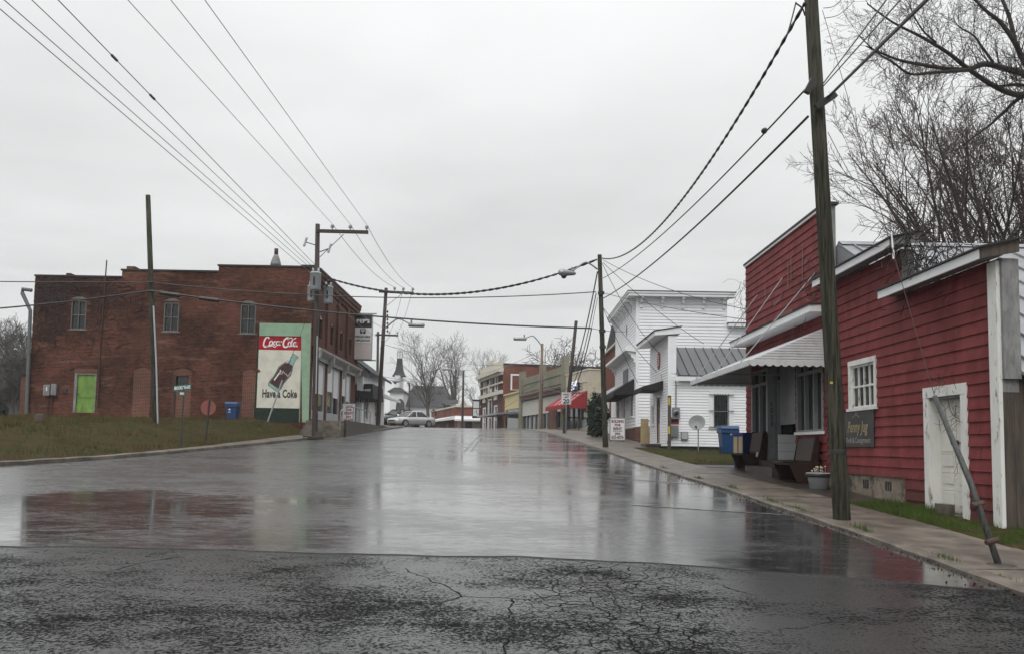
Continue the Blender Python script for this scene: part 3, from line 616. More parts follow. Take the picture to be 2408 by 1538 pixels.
simple('canopy', 'white', shop, lambda m: (m.prism([(6.86, 19.3, 4.98), (7.372, 19.3, 4.99), (7.372, 19.3, 5.17), (6.86, 19.3, 5.135)], (0, 7.1, 0))))
simple('canopy_roofing', 'tar', shop, lambda m: m.prism([(6.83, 19.27, 5.138), (7.372, 19.27, 5.173), (7.372, 19.27, 5.2), (6.83, 19.27, 5.158)], (0, 7.16, 0)))
simple('corner_trim', 'peel', shop, lambda m: (m.box(7.345, 7.402, 12.66, 12.90, 0.45, 4.70)))
simple('end_trim', 'greywood', shop, lambda m: m.box(7.404, 7.66, 12.60, 12.658, 2.9, 4.72))
# main roof, ridge across the lot
def mroof(mb):
    a, r, b = (12.28, 2.86), (19.62, 6.68), (26.9, 2.86)
    for (y0, z0), (y1, z1) in ((a, r), (r, b)):
        mb.prism([(7.66, y0, z0), (22, y0, z0), (22, y1, z1), (7.66, y1, z1)], (0, 0, -0.05))
simple('main_roof', 'roof', shop, mroof)
simple('gable_flashing', 'roof', shop, lambda m: m.prism([(7.652, 12.7, 2.5), (7.652, 26.4, 2.5), (7.652, 26.4, 3.05), (7.652, 19.62, 6.62), (7.652, 12.7, 3.03)], (0.007, 0, 0)))
for k in range(24):
    x = 7.95 + k*0.58
    simple('roof_seam', 'roof', shop, lambda m: m.bar((x, 12.26, 2.885), (x, 19.6, 6.695), 0.03, 0.04))
simple('ridge_cap', 'roof', shop, lambda m: m.prism([(7.68, 19.40, 6.60), (7.68, 19.62, 6.73), (7.68, 19.84, 6.60), (7.68, 19.62, 6.70)], (14.3, 0, 0)))
def swall(mb):
    rnd = random.Random(4); x = 7.41
    while x < 21.8:
        w_ = rnd.uniform(0.14, 0.24); o_ = rnd.uniform(0, 0.012); mb.box(x, min(x+w_-0.006, 21.8), 12.67-o_, 12.70, 0.45+rnd.uniform(0, 0.05), 3.03); x += w_
simple('board_wall', 'barn', shop, swall)
simple('rear_wall', 'barn', shop, lambda m: m.box(21.8, 21.9, 12.7, 26.5, 0.3, 3.0))
simple('far_wall', 'barn', shop, lambda m: m.box(7.66, 21.8, 26.4, 26.5, 0.8, 3.05))
# small window with eight panes
f = window(TF, *WN, shop, 4, 2, 'peel', 'glass', 0.11, 0.05, 0.03)
# side door with panels
mb = MB(); a, b, c, d = DR; cas(mb, TF, a, b, c-0.15, d, 0.18, -0.005, 0.04)
mb.box(a-0.001, a+0.006, -0.17, -0.006, c, d); mb.box(b-0.006, b+0.001, -0.17, -0.006, c, d); mb.box(a, b, -0.17, -0.006, d-0.006, d)
dc = mb.build('door_frame', K_['peel'], shop)
mb = MB(); mb.T = TF; n0 = -0.165
mb.box(a+0.006, b-0.006, n0-0.04, n0, c+0.02, d-0.007)
for u0, u1 in ((a+0.05, (a+b)/2-0.035), ((a+b)/2+0.035, b-0.05)):
    for v0, v1 in ((0.86, 1.14), (1.22, 1.44), (1.52, 1.76)):
        mb.box(u0+0.05, u1-0.05, n0+0.0012, n0+0.014, v0+0.03, v1-0.03); mb.box(u0, u1, n0+0.001, n0+0.006, v1, v1+0.02)
    mb.box(u0, u1, n0+0.001, n0+0.009, 1.80, 1.84)
mb.box((a+b)/2-0.012, (a+b)/2+0.012, n0+0.001, n0+0.012, 1.86, d-0.15)
dr = mb.build('door', K_['door'], shop)
simple('handle', 'dark', dr, lambda m: m.lathe([(0.03, 0), (0.045, 0.015), (0.035, 0.06), (0.05, 0.075), (0.04, 0.11)], TF @ Vector(((a+b)/2-0.06, n0, 1.95)), 10, (-1, 0, 0)))
simple('door_sill', 'found', shop, lambda m: m.box(7.37, 7.6, a-0.1, b+0.1, 0.45, c+0.015))
# shopfront
for (a, b, c, d, nm) in ((19.92, 21.78, 2.25, 4.15, 3), (24.22, 25.86, 2.2, 4.15, 2)):
    mb = MB(); mb.T = TF
    mb.box(a, a+0.10, -0.12, 0.03, c, d); mb.box(b-0.10, b, -0.12, 0.03, c, d); mb.box(a+0.10, b-0.10, -0.12, 0.03, c, c+0.05)
    mb.box(a+0.10, b-0.10, -0.12, 0.028, 3.68, 3.76); mb.box(a+0.10, b-0.10, -0.12, 0.03, d-0.06, d)
    for k in range(1, nm):
        u = a+(b-a)*k/nm; mb.box(u-0.035, u+0.035, -0.12, 0.026, c+0.05, 3.68); mb.box(u-0.035, u+0.035, -0.12, 0.026, 3.76, d-0.06)
    f = mb.build('shop_window', K_['shopgrey'], shop)
    simple('pane', 'glass2', f, lambda m: m.quad(*[TF @ Vector(q) for q in ((a+0.1, -0.07, c+0.05), (b-0.1, -0.07, c+0.05), (b-0.1, -0.07, 3.68), (a+0.1, -0.07, 3.68))]))
    simple('transom_pane', 'glass', f, lambda m: m.quad(*[TF @ Vector(q) for q in ((a+0.1, -0.072, 3.76), (b-0.1, -0.072, 3.76), (b-0.1, -0.072, d-0.06), (a+0.1, -0.072, d-0.06))]))
    simple('sill', 'white', f, lambda m: m.box(7.33, 7.42, a-0.06, b+0.06, c-0.07, c-0.001))
def entry(mb):
    mb.box(7.42, 8.5, 21.80, 21.9, 0.9, 4.2); mb.box(8.42, 8.5, 21.9, 24.1, 0.9, 4.2); mb.box(7.42, 8.5, 24.1, 24.2, 0.9, 4.2); mb.box(7.42, 8.5, 21.8, 24.2, 4.15, 4.22)
simple('entry_recess', 'shopgrey', shop, entry)
simple('entry_floor', 'wetpave', shop, lambda m: m.box(7.05, 8.42, 21.9, 24.1, 0.9, 1.50))
simple('entry_step', 'wetpave', shop, lambda m: (m.box(6.72, 7.05, 21.75, 24.25, 0.9, 1.34)))
simple('entry_post', 'shopgrey', shop, lambda m: m.box(7.33, 7.55, 24.08, 24.24, 1.2, 4.15))
text('1\n5\n3\n3', frame((7.44, 24.074, 0), (1, 0, 0), (0, -1, 0)), 0, 3.04, 0.20, K_['signblack'], shop, 'house_number', wide=0.85, bold=0.003)
T_ = frame((0, 23.98, 0), (1, 0, 0), (0, -1, 0))
mb = MB(); mb.T = T_
mb.box(7.60, 7.68, -0.04, 0.0, 2.24, 3.66); mb.box(8.30, 8.40, -0.04, 0.0, 2.24, 3.66); mb.box(7.68, 8.30, -0.04, 0.0, 3.60, 3.66); mb.box(7.60, 8.40, -0.04, 0.001, 3.72, 3.80)
fd = mb.build('front_door', K_['shopgrey'], shop)
simple('window_notice', 'signwhite', fd, lambda m: m.box(8.14, 8.28, 23.985, 23.992, 2.27, 2.62))
def kick(mb):
    mb.T = T_
    for k in range(3): mb.box(7.60, 8.40, -0.04, 0.006, 1.52+k*0.24, 1.52+k*0.24+0.232)
simple('kick_panel', 'white', fd, kick)
simple('pane', 'glass2', fd, lambda m: m.quad(*[T_ @ Vector(q) for q in ((7.68, -0.02, 2.24), (8.30, -0.02, 2.24), (8.30, -0.02, 3.60), (7.68, -0.02, 3.60))]))
simple('transom_pane', 'glass', fd, lambda m: m.quad(*[T_ @ Vector(q) for q in ((7.60, -0.02, 3.80), (8.40, -0.02, 3.80), (8.40, -0.02, 4.15), (7.60, -0.02, 4.15))]))
# striped metal awning
AX, AZ0, AZ1, AY0, AY1 = 5.52, 3.84, 4.66, 19.5, 25.9
def awn(mb):
    n_ = 46; d = (AZ1-AZ0)/(7.37-AX)
    for k in range(n_):
        y0 = AY0+(AY1-AY0)*k/n_; y1 = AY0+(AY1-AY0)*(k+1)/n_; ym = y0+(y1-y0)*0.5
        for (p, q, h) in ((y0, ym, 0.0), (ym, y1, 0.022)):
            mb.quad((AX, p, AZ0+h), (AX, q, AZ0+h), (7.37, q, AZ1+h), (7.37, p, AZ1+h))
        mb.quad((AX, ym, AZ0), (AX, ym, AZ0+0.022), (7.37, ym, AZ1+0.022), (7.37, ym, AZ1)); mb.quad((AX, y1, AZ0+0.022), (AX, y1, AZ0), (7.37, y1, AZ1), (7.37, y1, AZ1+0.022))
aw = simple('awning', 'awnwhite', shop, awn)
for sy in (AY0, AY1):
  def awside(mb):
    for y in (sy,):
        z = AZ0
        while z < AZ1-0.01:
            e = min(z+0.062, AZ1); xa = AX+(z-AZ0)/(AZ1-AZ0)*(7.37-AX); xb = AX+(e-AZ0)/(AZ1-AZ0)*(7.37-AX)
            mb.quad((xa, y-0.014, z), (7.37, y-0.014, z), (7.37, y-0.014, z+0.035), (xa+(xb-xa)*0.56, y-0.014, z+0.035))
            mb.quad((xa+(xb-xa)*0.56, y-0.014, z+0.035), (7.37, y-0.014, z+0.035), (7.37, y, z+0.045), (xa+(xb-xa)*0.7, y, z+0.045))
            mb.quad((xa+(xb-xa)*0.7, y, z+0.045), (7.37, y, z+0.045), (7.37, y-0.014, e), (xb, y-0.014, e))
            z = e
  simple('awning_side', 'awnwhite', aw, awside)
def valance(mb):
    def run(p, q, n_):
        p, q = Vector(p), Vector(q); off = (q-p).cross(Vector((0, 0, 1))).normalized()*0.012
        for k in range(n_):
            for j in range(4):
                a, b = (k+j/4)/n_, (k+(j+1)/4)/n_; A, B = p.lerp(q, a), p.lerp(q, b)
                da, db = 0.075+0.045*math.sin(math.pi*j/4), 0.075+0.045*math.sin(math.pi*(j+1)/4)
                mb.prism([A+Vector((0, 0, 0.03)), B+Vector((0, 0, 0.03)), B-Vector((0, 0, db)), A-Vector((0, 0, da))], off)
    run((AX-0.01, AY0-0.02, AZ0), (AX-0.01, AY1+0.02, AZ0), 34); run((7.36, AY0-0.018, AZ0-0.002), (AX, AY0-0.018, AZ0-0.002), 10); run((AX, AY1+0.02, AZ0-0.002), (7.36, AY1+0.02, AZ0-0.002), 10)
simple('valance', 'awnwhite', aw, valance)
for y in (AY0+0.1, 22.7, AY1-0.1): simple('awning_bar', 'steel', aw, lambda m: m.bar((AX+0.05, y, AZ0-0.03), (7.36, y, AZ0-0.03), 0.03))
for p, q in (((1781, 694), 25.3), ((1840, 654), 22.9), ((1916, 643), 20.7)):
    t_ = atX(*p, 7.36); e_ = Vector((AX+0.1, t_.y+0.5 if q > 25 else t_.y+0.3, AZ0+0.08))
    simple('awning_rod', 'steel', aw, lambda m: m.tube([e_, t_], 0.014, 6))
# things by the shop
def pew(y0, y1, label):
    g = prof((y0+y1)/2)+PV
    b = thing('church_pew', (6.95, (y0+y1)/2, g), label, 'bench', 'wooden pews outside the red shop')
    simple('seat', 'pewwood', b, lambda m: m.prism([(6.58, y0+0.02, g+0.41), (7.16, y0+0.02, g+0.37), (7.16, y0+0.02, g+0.41), (6.58, y0+0.02, g+0.45)], (0, y1-y0-0.04, 0)))
    simple('backrest', 'pewwood', b, lambda m: m.prism([(7.10, y0+0.02, g+0.38), (7.24, y0+0.02, g+1.08), (7.29, y0+0.02, g+1.08), (7.17, y0+0.02, g+0.38)], (0, y1-y0-0.04, 0)))
    simple('back_cushion', 'pewcloth', b, lambda m: m.prism([(7.095, y0+0.06, g+0.52), (7.19, y0+0.06, g+1.06), (7.215, y0+0.06, g+1.055), (7.122, y0+0.06, g+0.51)], (0, y1-y0-0.12, 0)))
    for y in (y0-0.025, y1-0.02):
        simple('end_panel', 'pewwood', b, lambda m: m.prism([(6.76, y, g), (6.57, y, g+0.45), (7.07, y, g+0.46), (7.20, y, g+1.10), (7.29, y, g+1.10), (7.22, y, g)], (0, 0.045, 0)))
    return b
pew(19.95, 21.15, 'dark wooden pew with patterned back cushion, beside the metal planter tub')
b_ = pew(24.05, 25.2, 'dark wooden pew with patterned back cushion, beside the blue newspaper box')
simple('price_tag', 'signwhite', b_, lambda m: m.prism([(6.95, 23.99, 1.6), (7.01, 23.99, 1.58), (7.03, 23.99, 1.72), (6.98, 23.99, 1.74)], (0, 0.004, 0)))
g = prof(24.9)+PV
nb = thing('newspaper_box', (7.08, 25.55, g), 'blue newspaper vending box with yellowed paper in two windows', 'newspaper box')
NM = Matrix.Translation((7.05, 25.55, g)) @ Matrix.Rotation(R(26), 4, 'Z')
def nbx(name, m, *bs):
    mb = MB(); mb.T = NM; [mb.box(*q) for q in bs]; return mb.build(name, K_[m], nb)
nbx('cabinet', 'blue2', (-0.22, 0.22, -0.22, 0.22, 0.36, 1.0)); nbx('hood', 'blue2', (-0.26, 0.25, -0.25, 0.25, 1.002, 1.07))
for y in (-0.2, 0.02): nbx('display_window', 'tan', (-0.234, -0.221, y, y+0.17, 0.46, 0.95))
for y in (-0.2, 0.15): nbx('leg', 'blue2', (-0.2, 0.2, y, y+0.05, 0.0, 0.359))
g = prof(18.7)+PV
pl = thing('planter_tub', (6.83, 18.75, g), 'galvanised tub planter with dead flowers on the pavement', 'planter')
simple('tub', 'lgrey', pl, lambda m: m.lathe([(0.19, 0), (0.235, 0.26), (0.27, 0.28), (0.275, 0.35), (0.25, 0.36), (0.235, 0.33)], (6.83, 18.75, g), 20), True)
simple('rim_band', 'dark', pl, lambda m: m.lathe([(0.272, 0.265), (0.285, 0.27), (0.285, 0.345), (0.27, 0.352)], (6.83, 18.75, g), 20), True)
simple('soil', 'soil', pl, lambda m: m.lathe([(0.232, 0.30), (0.23, 0.335), (0.1, 0.35)], (6.83, 18.75, g), 16), True)
def dead(mb):
    rnd = random.Random(8)
    for k in range(16):
        a_ = rnd.uniform(0, 6.28); r = rnd.uniform(0.02, 0.18); p = Vector((6.83+r*math.cos(a_), 18.75+r*math.sin(a_), g+0.32)); q = p + Vector((rnd.uniform(-.05, .05), rnd.uniform(-.05, .05), rnd.uniform(0.06, 0.17)))
        mb.tube([p, (p+q)/2+Vector((0.01, 0, 0)), q], 0.005, 4); mb.lathe([(0.012, 0), (0.022, 0.015), (0.008, 0.03)], q, 6)
simple('dead_flowers', 'cream', pl, dead)
bn = thing('shop_banner', (7.37, 17.9, 1.88), 'black chalk style banner with gold script, fixed to the red wall below the small window', 'banner')
TB = frame((7.372, 0, 0), (0, -1, 0), (-1, 0, 0))        # reads left to right from the street: u = -Y
K_['banner'] = mat('black_banner', (0.035, 0.035, 0.036), 0.4, 0.35, 2.5, 0.15, 6)
K_['gold'] = mat('gold_lettering', (0.34, 0.27, 0.14), 0.5, 0.15, 4)
K_['chalk'] = mat('chalk_lettering', (0.36, 0.35, 0.32), 0.6, 0.15, 4)
simple('sheet', 'banner', bn, lambda m: m.box(7.356, 7.371, 17.10, 18.66, 1.88, 2.63))
TB = frame((7.356, 0, 0), (0, -1, 0), (-1, 0, 0))
def script(mb, strokes, ox, oy, s, wd, T, n=0.004):
    mb.T = T
    for st in strokes:
        p = spline([(ox+x*s, oy+y*s) for x, y in st], 5)
        strip(mb, p, wd, n)
PENNY = [[(0.05, 0.0), (0.1, 0.6), (0.12, 1.2), (0.0, 1.0), (0.25, 1.25), (0.5, 1.0), (0.38, 0.62), (0.1, 0.6)], [(0.5, 0.4), (0.75, 0.45), (0.62, 0.62), (0.5, 0.25), (0.68, 0.05), (0.9, 0.3)],
         [(0.9, 0.5), (0.92, 0.05), (0.98, 0.4), (1.1, 0.5), (1.15, 0.05), (1.25, 0.2)], [(1.25, 0.5), (1.28, 0.05), (1.34, 0.4), (1.46, 0.5), (1.5, 0.05), (1.6, 0.2)], [(1.6, 0.5), (1.65, 0.1), (1.8, 0.15), (1.9, 0.5), (1.82, -0.3), (1.6, -0.45), (1.7, -0.1), (2.0, 0.15)]]
JUG = [[(0.0, 1.0), (0.3, 1.2), (0.55, 1.25), (0.4, 0.4), (0.2, -0.5), (-0.1, -0.4), (0.1, 0.0), (0.5, 0.1)], [(0.6, 0.5), (0.6, 0.1), (0.75, 0.1), (0.85, 0.5), (0.86, 0.08), (0.98, 0.2)], [(1.25, 0.45), (1.05, 0.5), (1.02, 0.1), (1.22, 0.2), (1.27, 0.5), (1.22, -0.4), (1.0, -0.5), (1.1, -0.1), (1.4, 0.15)]]
def penny(mb): script(mb, PENNY, -18.50, 2.22, 0.20, 0.026, TB); script(mb, JUG, -17.86, 2.22, 0.22, 0.026, TB); script(mb, [[(0, 0), (0.15, 0.06), (0.3, 0.1), (0.45, 0.06), (0.6, 0)], [(0.22, 0.12), (0.3, 0.2), (0.38, 0.12)]], -18.15, 2.52, 0.6, 0.014, TB)
text('Penny Jug', TB, -17.92, 2.19, 0.34, K_['gold'], bn, 'script_lettering', width=1.05, shear=0.28, bold=0.004)
simple('scroll_ornament', 'gold', bn, lambda m: script(m, [[(0, 0), (0.15, 0.06), (0.3, 0.1), (0.45, 0.06), (0.6, 0)], [(0.22, 0.12), (0.3, 0.2), (0.38, 0.12)]], -18.15, 2.50, 0.6, 0.014, TB))
text('Thrift & Consignment', TB, -17.9, 1.96, 0.17, K_['chalk'], bn, 'lettering', width=1.25)
cb = simple('cinder_block', 'concrete', None, lambda m: m.bar((7.32, 14.12, 0.83), (7.32, 14.46, 0.83), 0.17, 0.18), base=(7.32, 14.3, 0.745), label='grey concrete block propped against the foot of the old white door', cat='block')
# ================================================================ small white house
HY, HX = 36.0, 6.72
gz = prof(36)+0.1
hs_ = thing('white_house', (HX, HY, gz), 'small white clapboard office with false gable cap and dark seam roof beside the satellite dish', 'house')
TS = frame((0, HY, 0), (1, 0, 0), (0, -1, 0)); TG = frame((HX, 0, 0), (0, 1, 0), (-1, 0, 0))
wx0, wx1 = atY((2150+1040/2.367)*.6475, 940, HY).x, atY((2150+1178/2.367)*.6475, 940, HY).x
wz1, wz0 = atY(1680, (1000+1020/2.367)*.6475, HY).z, atY(1680, (1000+1305/2.367)*.6475, HY).z
mb = MB(); mb.T = TS; siding(mb, HX+0.12, 17.0, gz+0.12, 4.98, [(wx0, wx1, wz0, wz1)], 0.118, 0.022, 0.001, 5, gap=0.03)
mb.T = TG; HY1 = 40.8
dz = (gz+0.25, gz+2.35); dY = (37.9, 38.85); wY = (39.6, 40.25); wz = (gz+1.1, gz+2.0)
siding(mb, HY+0.12, HY1, gz+0.12, 6.62, [(dY[0], dY[1], dz[0], dz[1]), (wY[0], wY[1], wz[0], wz[1])], 0.118, 0.022, 0.001, 6, gap=0.03)
mb.build('siding', K_['vinyl'], hs_)
simple('plinth', 'dark', hs_, lambda m: (m.box(HX+0.02, 17, HY+0.02, HY+0.1, gz-0.3, gz+PV), m.box(HX+0.02, HX+0.1, HY+0.1, HY1, gz-0.3, gz+PV)))
simple('corner_board', 'vinyl', hs_, lambda m: (m.box(HX-0.03, HX+0.12, HY-0.03, HY+0.12, gz+0.1, 6.62)))
simple('rear_wall', 'vinyl', hs_, lambda m: (m.box(HX+0.02, 17, HY1-0.02, HY1+0.1, gz-0.3, 5.0), m.box(16.9, 17.0, HY+0.02, HY1, gz-0.3, 5.0), m.box(HX+0.02, HX+0.3, HY+0.13, HY1, 4.9, 6.6)))
simple('parapet_end', 'vinyl', hs_, lambda m: m.box(HX+0.125, HX+0.32, HY-0.02, HY+0.12, 5.0, 6.62))
simple('gable_cap', 'white', hs_, lambda m: m.prism([(HX-0.62, HY-0.1, 6.62), (HX-0.62, HY-0.1, 6.80), (HX+0.5, HY-0.1, 7.0), (HX+0.5, HY-0.1, 6.72)], (0, HY1-HY+0.4, 0)))
simple('cap_roofing', 'shingle', hs_, lambda m: m.prism([(HX-0.66, HY-0.14, 6.805), (HX-0.66, HY-0.14, 6.84), (HX+0.55, HY-0.14, 7.05), (HX+0.55, HY-0.14, 7.012)], (0, HY1-HY+0.48, 0)))
rz = 6.42
def hroof(mb):
    mb.prism([(HX+0.33, HY-0.3, 4.92), (17.3, HY-0.3, 4.92), (17.3, 38.4, rz), (HX+0.33, 38.4, rz)], (0, 0, -0.05)); mb.prism([(HX+0.33, 38.401, rz), (17.3, 38.401, rz), (17.3, HY1+0.3, 4.92), (HX+0.33, HY1+0.3, 4.92)], (0, 0, -0.05))
hr = simple('roof', 'roofdk', hs_, hroof)
for k in range(26):
    x = HX+0.42+k*0.4; simple('roof_seam', 'roofdk', hr, lambda m: m.bar((x, HY-0.31, 4.94), (x, 38.39, rz+0.02), 0.03, 0.045))
simple('eave_board', 'white', hs_, lambda m: m.box(HX+0.2, 17.3, HY-0.30, HY-0.27, 4.68, 4.862))
f = window(TS, wx0, wx1, wz0, wz1, hs_, 1, 2, 'vinyl', 'glass', 0.17, 0.06, 0.03)
for k in range(6):
    u = wx0+0.05+(wx1-wx0-0.1)*k/5; simple('bar', 'dark', f, lambda m: m.tube([(u, HY-0.09, wz0-0.03), (u, HY-0.09, wz1+0.03)], 0.012, 5))
for z in (wz0+0.02, (wz0+wz1)/2, wz1-0.02):
    simple('cross_bar', 'dark', f, lambda m: m.bar((wx0-0.2, HY-0.10, z), (wx1+0.2, HY-0.10, z), 0.03, 0.03))
window(TG, *wY, *wz, hs_, 1, 2, 'vinyl', 'glass', 0.08, 0.05)
mb = MB(); cas(mb, TG, *dY, *dz, 0.09, -0.005, 0.03); f = mb.build('door_frame', K_['vinyl'], hs_)
K_['pinkdoor'] = mat('faded_pink_door', (0.42, 0.25, 0.24), 0.5, 0.1, 3)
fd = simple('door', 'pinkdoor', hs_, lambda m: m.box(HX+0.05, HX+0.09, dY[0], dY[1], *dz)); simple('pane', 'glass', fd, lambda m: m.quad((HX+0.045, dY[0]+0.15, dz[0]+0.9), (HX+0.045, dY[1]-0.15, dz[0]+0.9), (HX+0.045, dY[1]-0.15, dz[1]-0.12), (HX+0.045, dY[0]+0.15, dz[1]-0.12)))
simple('door_step', 'wetpave', hs_, lambda m: m.box(HX-0.7, HX+0.02, dY[0]-0.2, dY[1]+0.3, gz-0.3, gz+0.2))
def hawn(mb):
    mb.prism([(HX-0.95, 37.2, gz+2.72), (HX-0.02, 37.2, gz+3.0), (HX-0.02, 37.2, gz+2.60), (HX-0.95, 37.2, gz+2.58)], (0, 2.7, 0))
    for k in range(12):
        y = 37.2+k*2.7/12; mb.prism([(HX-0.955, y, gz+2.6), (HX-0.955, y+0.225, gz+2.6), (HX-0.955, y+0.17, gz+2.47), (HX-0.955, y+0.05, gz+2.47)], (0.01, 0, 0))
simple('door_awning', 'black', hs_, hawn)
K_['ovalred'] = mat('red_oval_sign', (0.30, 0.03, 0.02), 0.5, 0.2, 9)
def oval(mb):
    n_ = 20; P = [(HX-0.05, 38.3+0.32*math.cos(t*2*math.pi/n_), 5.78+0.42*math.sin(t*2*math.pi/n_)) for t in range(n_)]; mb.prism(P, (0.03, 0, 0))
os_ = simple('oval_sign', 'ovalred', None, oval, base=(HX, 38.3, 5.78), label='red oval sign high on the front of the small white house', cat='sign')
simple('sign_stripes', 'signwhite', os_, lambda m: [m.box(HX-0.056, HX-0.051, 38.3-0.2, 38.3+0.2, z, z+0.03) for z in (5.58, 5.68, 5.78, 5.88, 5.98)])
mn = thing('marketing_banner', (HX-0.03, 38.3, 4.3), 'pale banner with faded lettering above the small black door awning', 'banner')
simple('sheet', 'signwhite', mn, lambda m: m.box(HX-0.05, HX-0.035, 37.6, 39.3, 4.35, 5.15))
TN = frame((HX-0.05, 0, 0), (0, -1, 0), (-1, 0, 0)); K_['greyink'] = mat('grey_ink', (0.28, 0.28, 0.3), 0.6, 0.1, 5)
# service hardware on the wall
em = thing('electric_meter', (7.7, HY-0.05, 3.2), 'round grey electric meter with conduit on the white clapboard wall', 'electric meter')
ex, ez = atY((2150+730/2.367)*.6475, 0, HY-0.1).x, atY(1595, (1000+1180/2.367)*.6475, HY-0.1).z
simple('box', 'steel', em, lambda m: m.box(ex-0.16, ex+0.16, HY-0.12, HY-0.02, ez-0.25, ez+0.22))
simple('dial', 'steel', em, lambda m: m.lathe([(0.13, 0), (0.13, 0.06), (0.11, 0.09)], (ex, HY-0.12, ez), 14, (0, -1, 0)), True)
simple('dial_glass', 'glass2', em, lambda m: m.lathe([(0.10, 0.091), (0.09, 0.12), (0.05, 0.135)], (ex, HY-0.12, ez), 14, (0, -1, 0)), True)
simple('conduit', 'steel', em, lambda m: m.tube([(ex, HY-0.06, ez+0.22), (ex, HY-0.06, 4.6), (ex-0.05, HY-0.2, 4.75)], 0.028, 6))
rx, rz_ = atY((2150+712/2.367)*.6475, 0, HY-0.05).x, atY(1590, (1000+1247/2.367)*.6475, HY-0.05).z
rs_ = simple('notice_sign', 'redsign', None, lambda m: m.box(rx-0.22, rx+0.22, HY-0.04, HY-0.028, rz_-0.15, rz_+0.15), base=(rx, HY, rz_-0.15), label='small red and black notice sign on the white wall below the meter', cat='sign')
simple('black_band', 'signblack', rs_, lambda m: (m.box(rx-0.20, rx+0.20, HY-0.046, HY-0.041, rz_-0.07, rz_+0.05)))
ub = thing('utility_box', (rx, HY, rz_-0.9), 'grey metal utility box with hanging cable under the red notice', 'utility box')
simple('case', 'steel', ub, lambda m: m.box(rx-0.2, rx+0.18, HY-0.16, HY-0.02, rz_-0.68, rz_-0.2)); simple('cable', 'wire', ub, lambda m: m.tube(spline([(rx-0.05, HY-0.08, rz_-0.68), (rx-0.1, HY-0.07, rz_-0.8), (rx-0.2, HY-0.07, rz_-0.75), (rx-0.28, HY-0.07, rz_-0.9), (rx-0.28, HY-0.07, rz_-1.0)], 4), 0.012, 5))
jx, jz = atY((2150+798/2.367)*.6475, 0, HY-0.05).x, atY(1610, (1000+1375/2.367)*.6475, HY-0.05).z
jb = thing('junction_box', (jx, HY, jz), 'small square grey junction box low on the white wall by the dish', 'junction box')
simple('case', 'steel', jb, lambda m: m.box(jx-0.15, jx+0.15, HY-0.12, HY-0.02, jz-0.17, jz+0.17)); simple('lid', 'lgrey', jb, lambda m: m.box(jx-0.12, jx+0.12, HY-0.135, HY-0.121, jz-0.14, jz+0.14))
dp = atY(1642, 1062, 34.4); dg = prof(34.4)+PV
ds = thing('satellite_dish', (dp.x, 34.4, dg), 'grey satellite dish on a thin post in the grass by the white house', 'satellite dish')
simple('post', 'steel', ds, lambda m: m.tube([(dp.x, 34.4, dg-0.1), (dp.x, 34.4, dg+0.95)], 0.025, 8))
K_['dish'] = mat('grey_dish', (0.20, 0.205, 0.205), 0.5, 0.1, 4)
simple('reflector', 'dish', ds, lambda m: m.lathe([(0.04, 0.0), (0.18, 0.03), (0.32, 0.10), (0.335, 0.105), (0.30, 0.085), (0.15, 0.012)], (dp.x-0.02, 34.5, dg+1.16), 22, (-0.35, -1, 0.45)), True)
simple('feed_arm', 'dark', ds, lambda m: (m.tube([(dp.x-0.02, 34.5, dg+0.98), (dp.x-0.18, 34.05, dg+1.0)], 0.015, 6), m.lathe([(0.03, 0), (0.05, 0.06), (0.04, 0.12)], (dp.x-0.18, 34.05, dg+1.0), 8, (0.3, 1, 0.2))))
pp = atY(1574, 1050, 35.2); gp = prof(35.2)
mk = thing('marker_post', (pp.x, 35.2, gp), 'thin wooden post with yellow reflective bands at the corner of the white house', 'post')
simple('post', 'barn', mk, lambda m: m.box(pp.x-0.05, pp.x+0.07, 35.2, 35.32, gp-0.1, gp+2.35))
K_['yellow'] = mat('yellow_band', (0.50, 0.36, 0.04), 0.5, 0.15, 5)
for z in (0.75, 1.95): simple('band', 'yellow', mk, lambda m: m.box(pp.x-0.054, pp.x+0.03, 35.194, 35.199, gp+z, gp+z+0.32))
def bin_(name, cx, cy, g, label, s=1.0, rot=0, m='blue'):
    b = thing(name, (cx, cy, g), label, 'wheelie bin')
    def body(mb):
        a, c, h = 0.24*s, 0.31*s, 0.92*s
        V = [(cx-a, cy-a, g+0.04), (cx+a, cy-a, g+0.04), (cx+a, cy+a, g+0.04), (cx-a, cy+a, g+0.04), (cx-c, cy-c, g+h), (cx+c, cy-c, g+h), (cx+c, cy+c*1.1, g+h), (cx-c, cy+c*1.1, g+h)]
        mb.add(V, [(3, 2, 1, 0), (4, 5, 6, 7), (0, 1, 5, 4), (1, 2, 6, 5), (2, 3, 7, 6), (3, 0, 4, 7)])
        mb.box(cx-c*1.08, cx+c*1.08, cy-c*1.08, cy+c*1.16, g+h-0.16*s, g+h-0.01)
    simple('body', m, b, body)
    simple('lid', m, b, lambda q: q.prism([(cx-c_*1.12, cy-c_*1.2, g+0.925*s) for c_ in (0.31*s,)] + [(cx+0.31*s*1.12, cy-0.31*s*1.2, g+0.925*s), (cx+0.31*s*1.05, cy-0.31*s*0.9, g+1.03*s), (cx-0.31*s*1.05, cy-0.31*s*0.9, g+1.03*s)], (0, 0.78*s, 0)))
    for sx in (-1, 1): simple('wheel', 'rubber', b, lambda q: q.lathe([(0.11*s, 0), (0.115*s, 0.02), (0.11*s, 0.05)], (cx+sx*0.235*s-0.025, cy+0.24*s, g+0.112*s), 12, (1, 0, 0)))
    return b
bp_ = atY(1712, 1070, 33.2)
bb = bin_('wheelie_bin', bp_.x, 33.2, prof(33.2)+PV+0.01, 'blue wheelie bin with white logo on the grass by the barred window', 1.06)
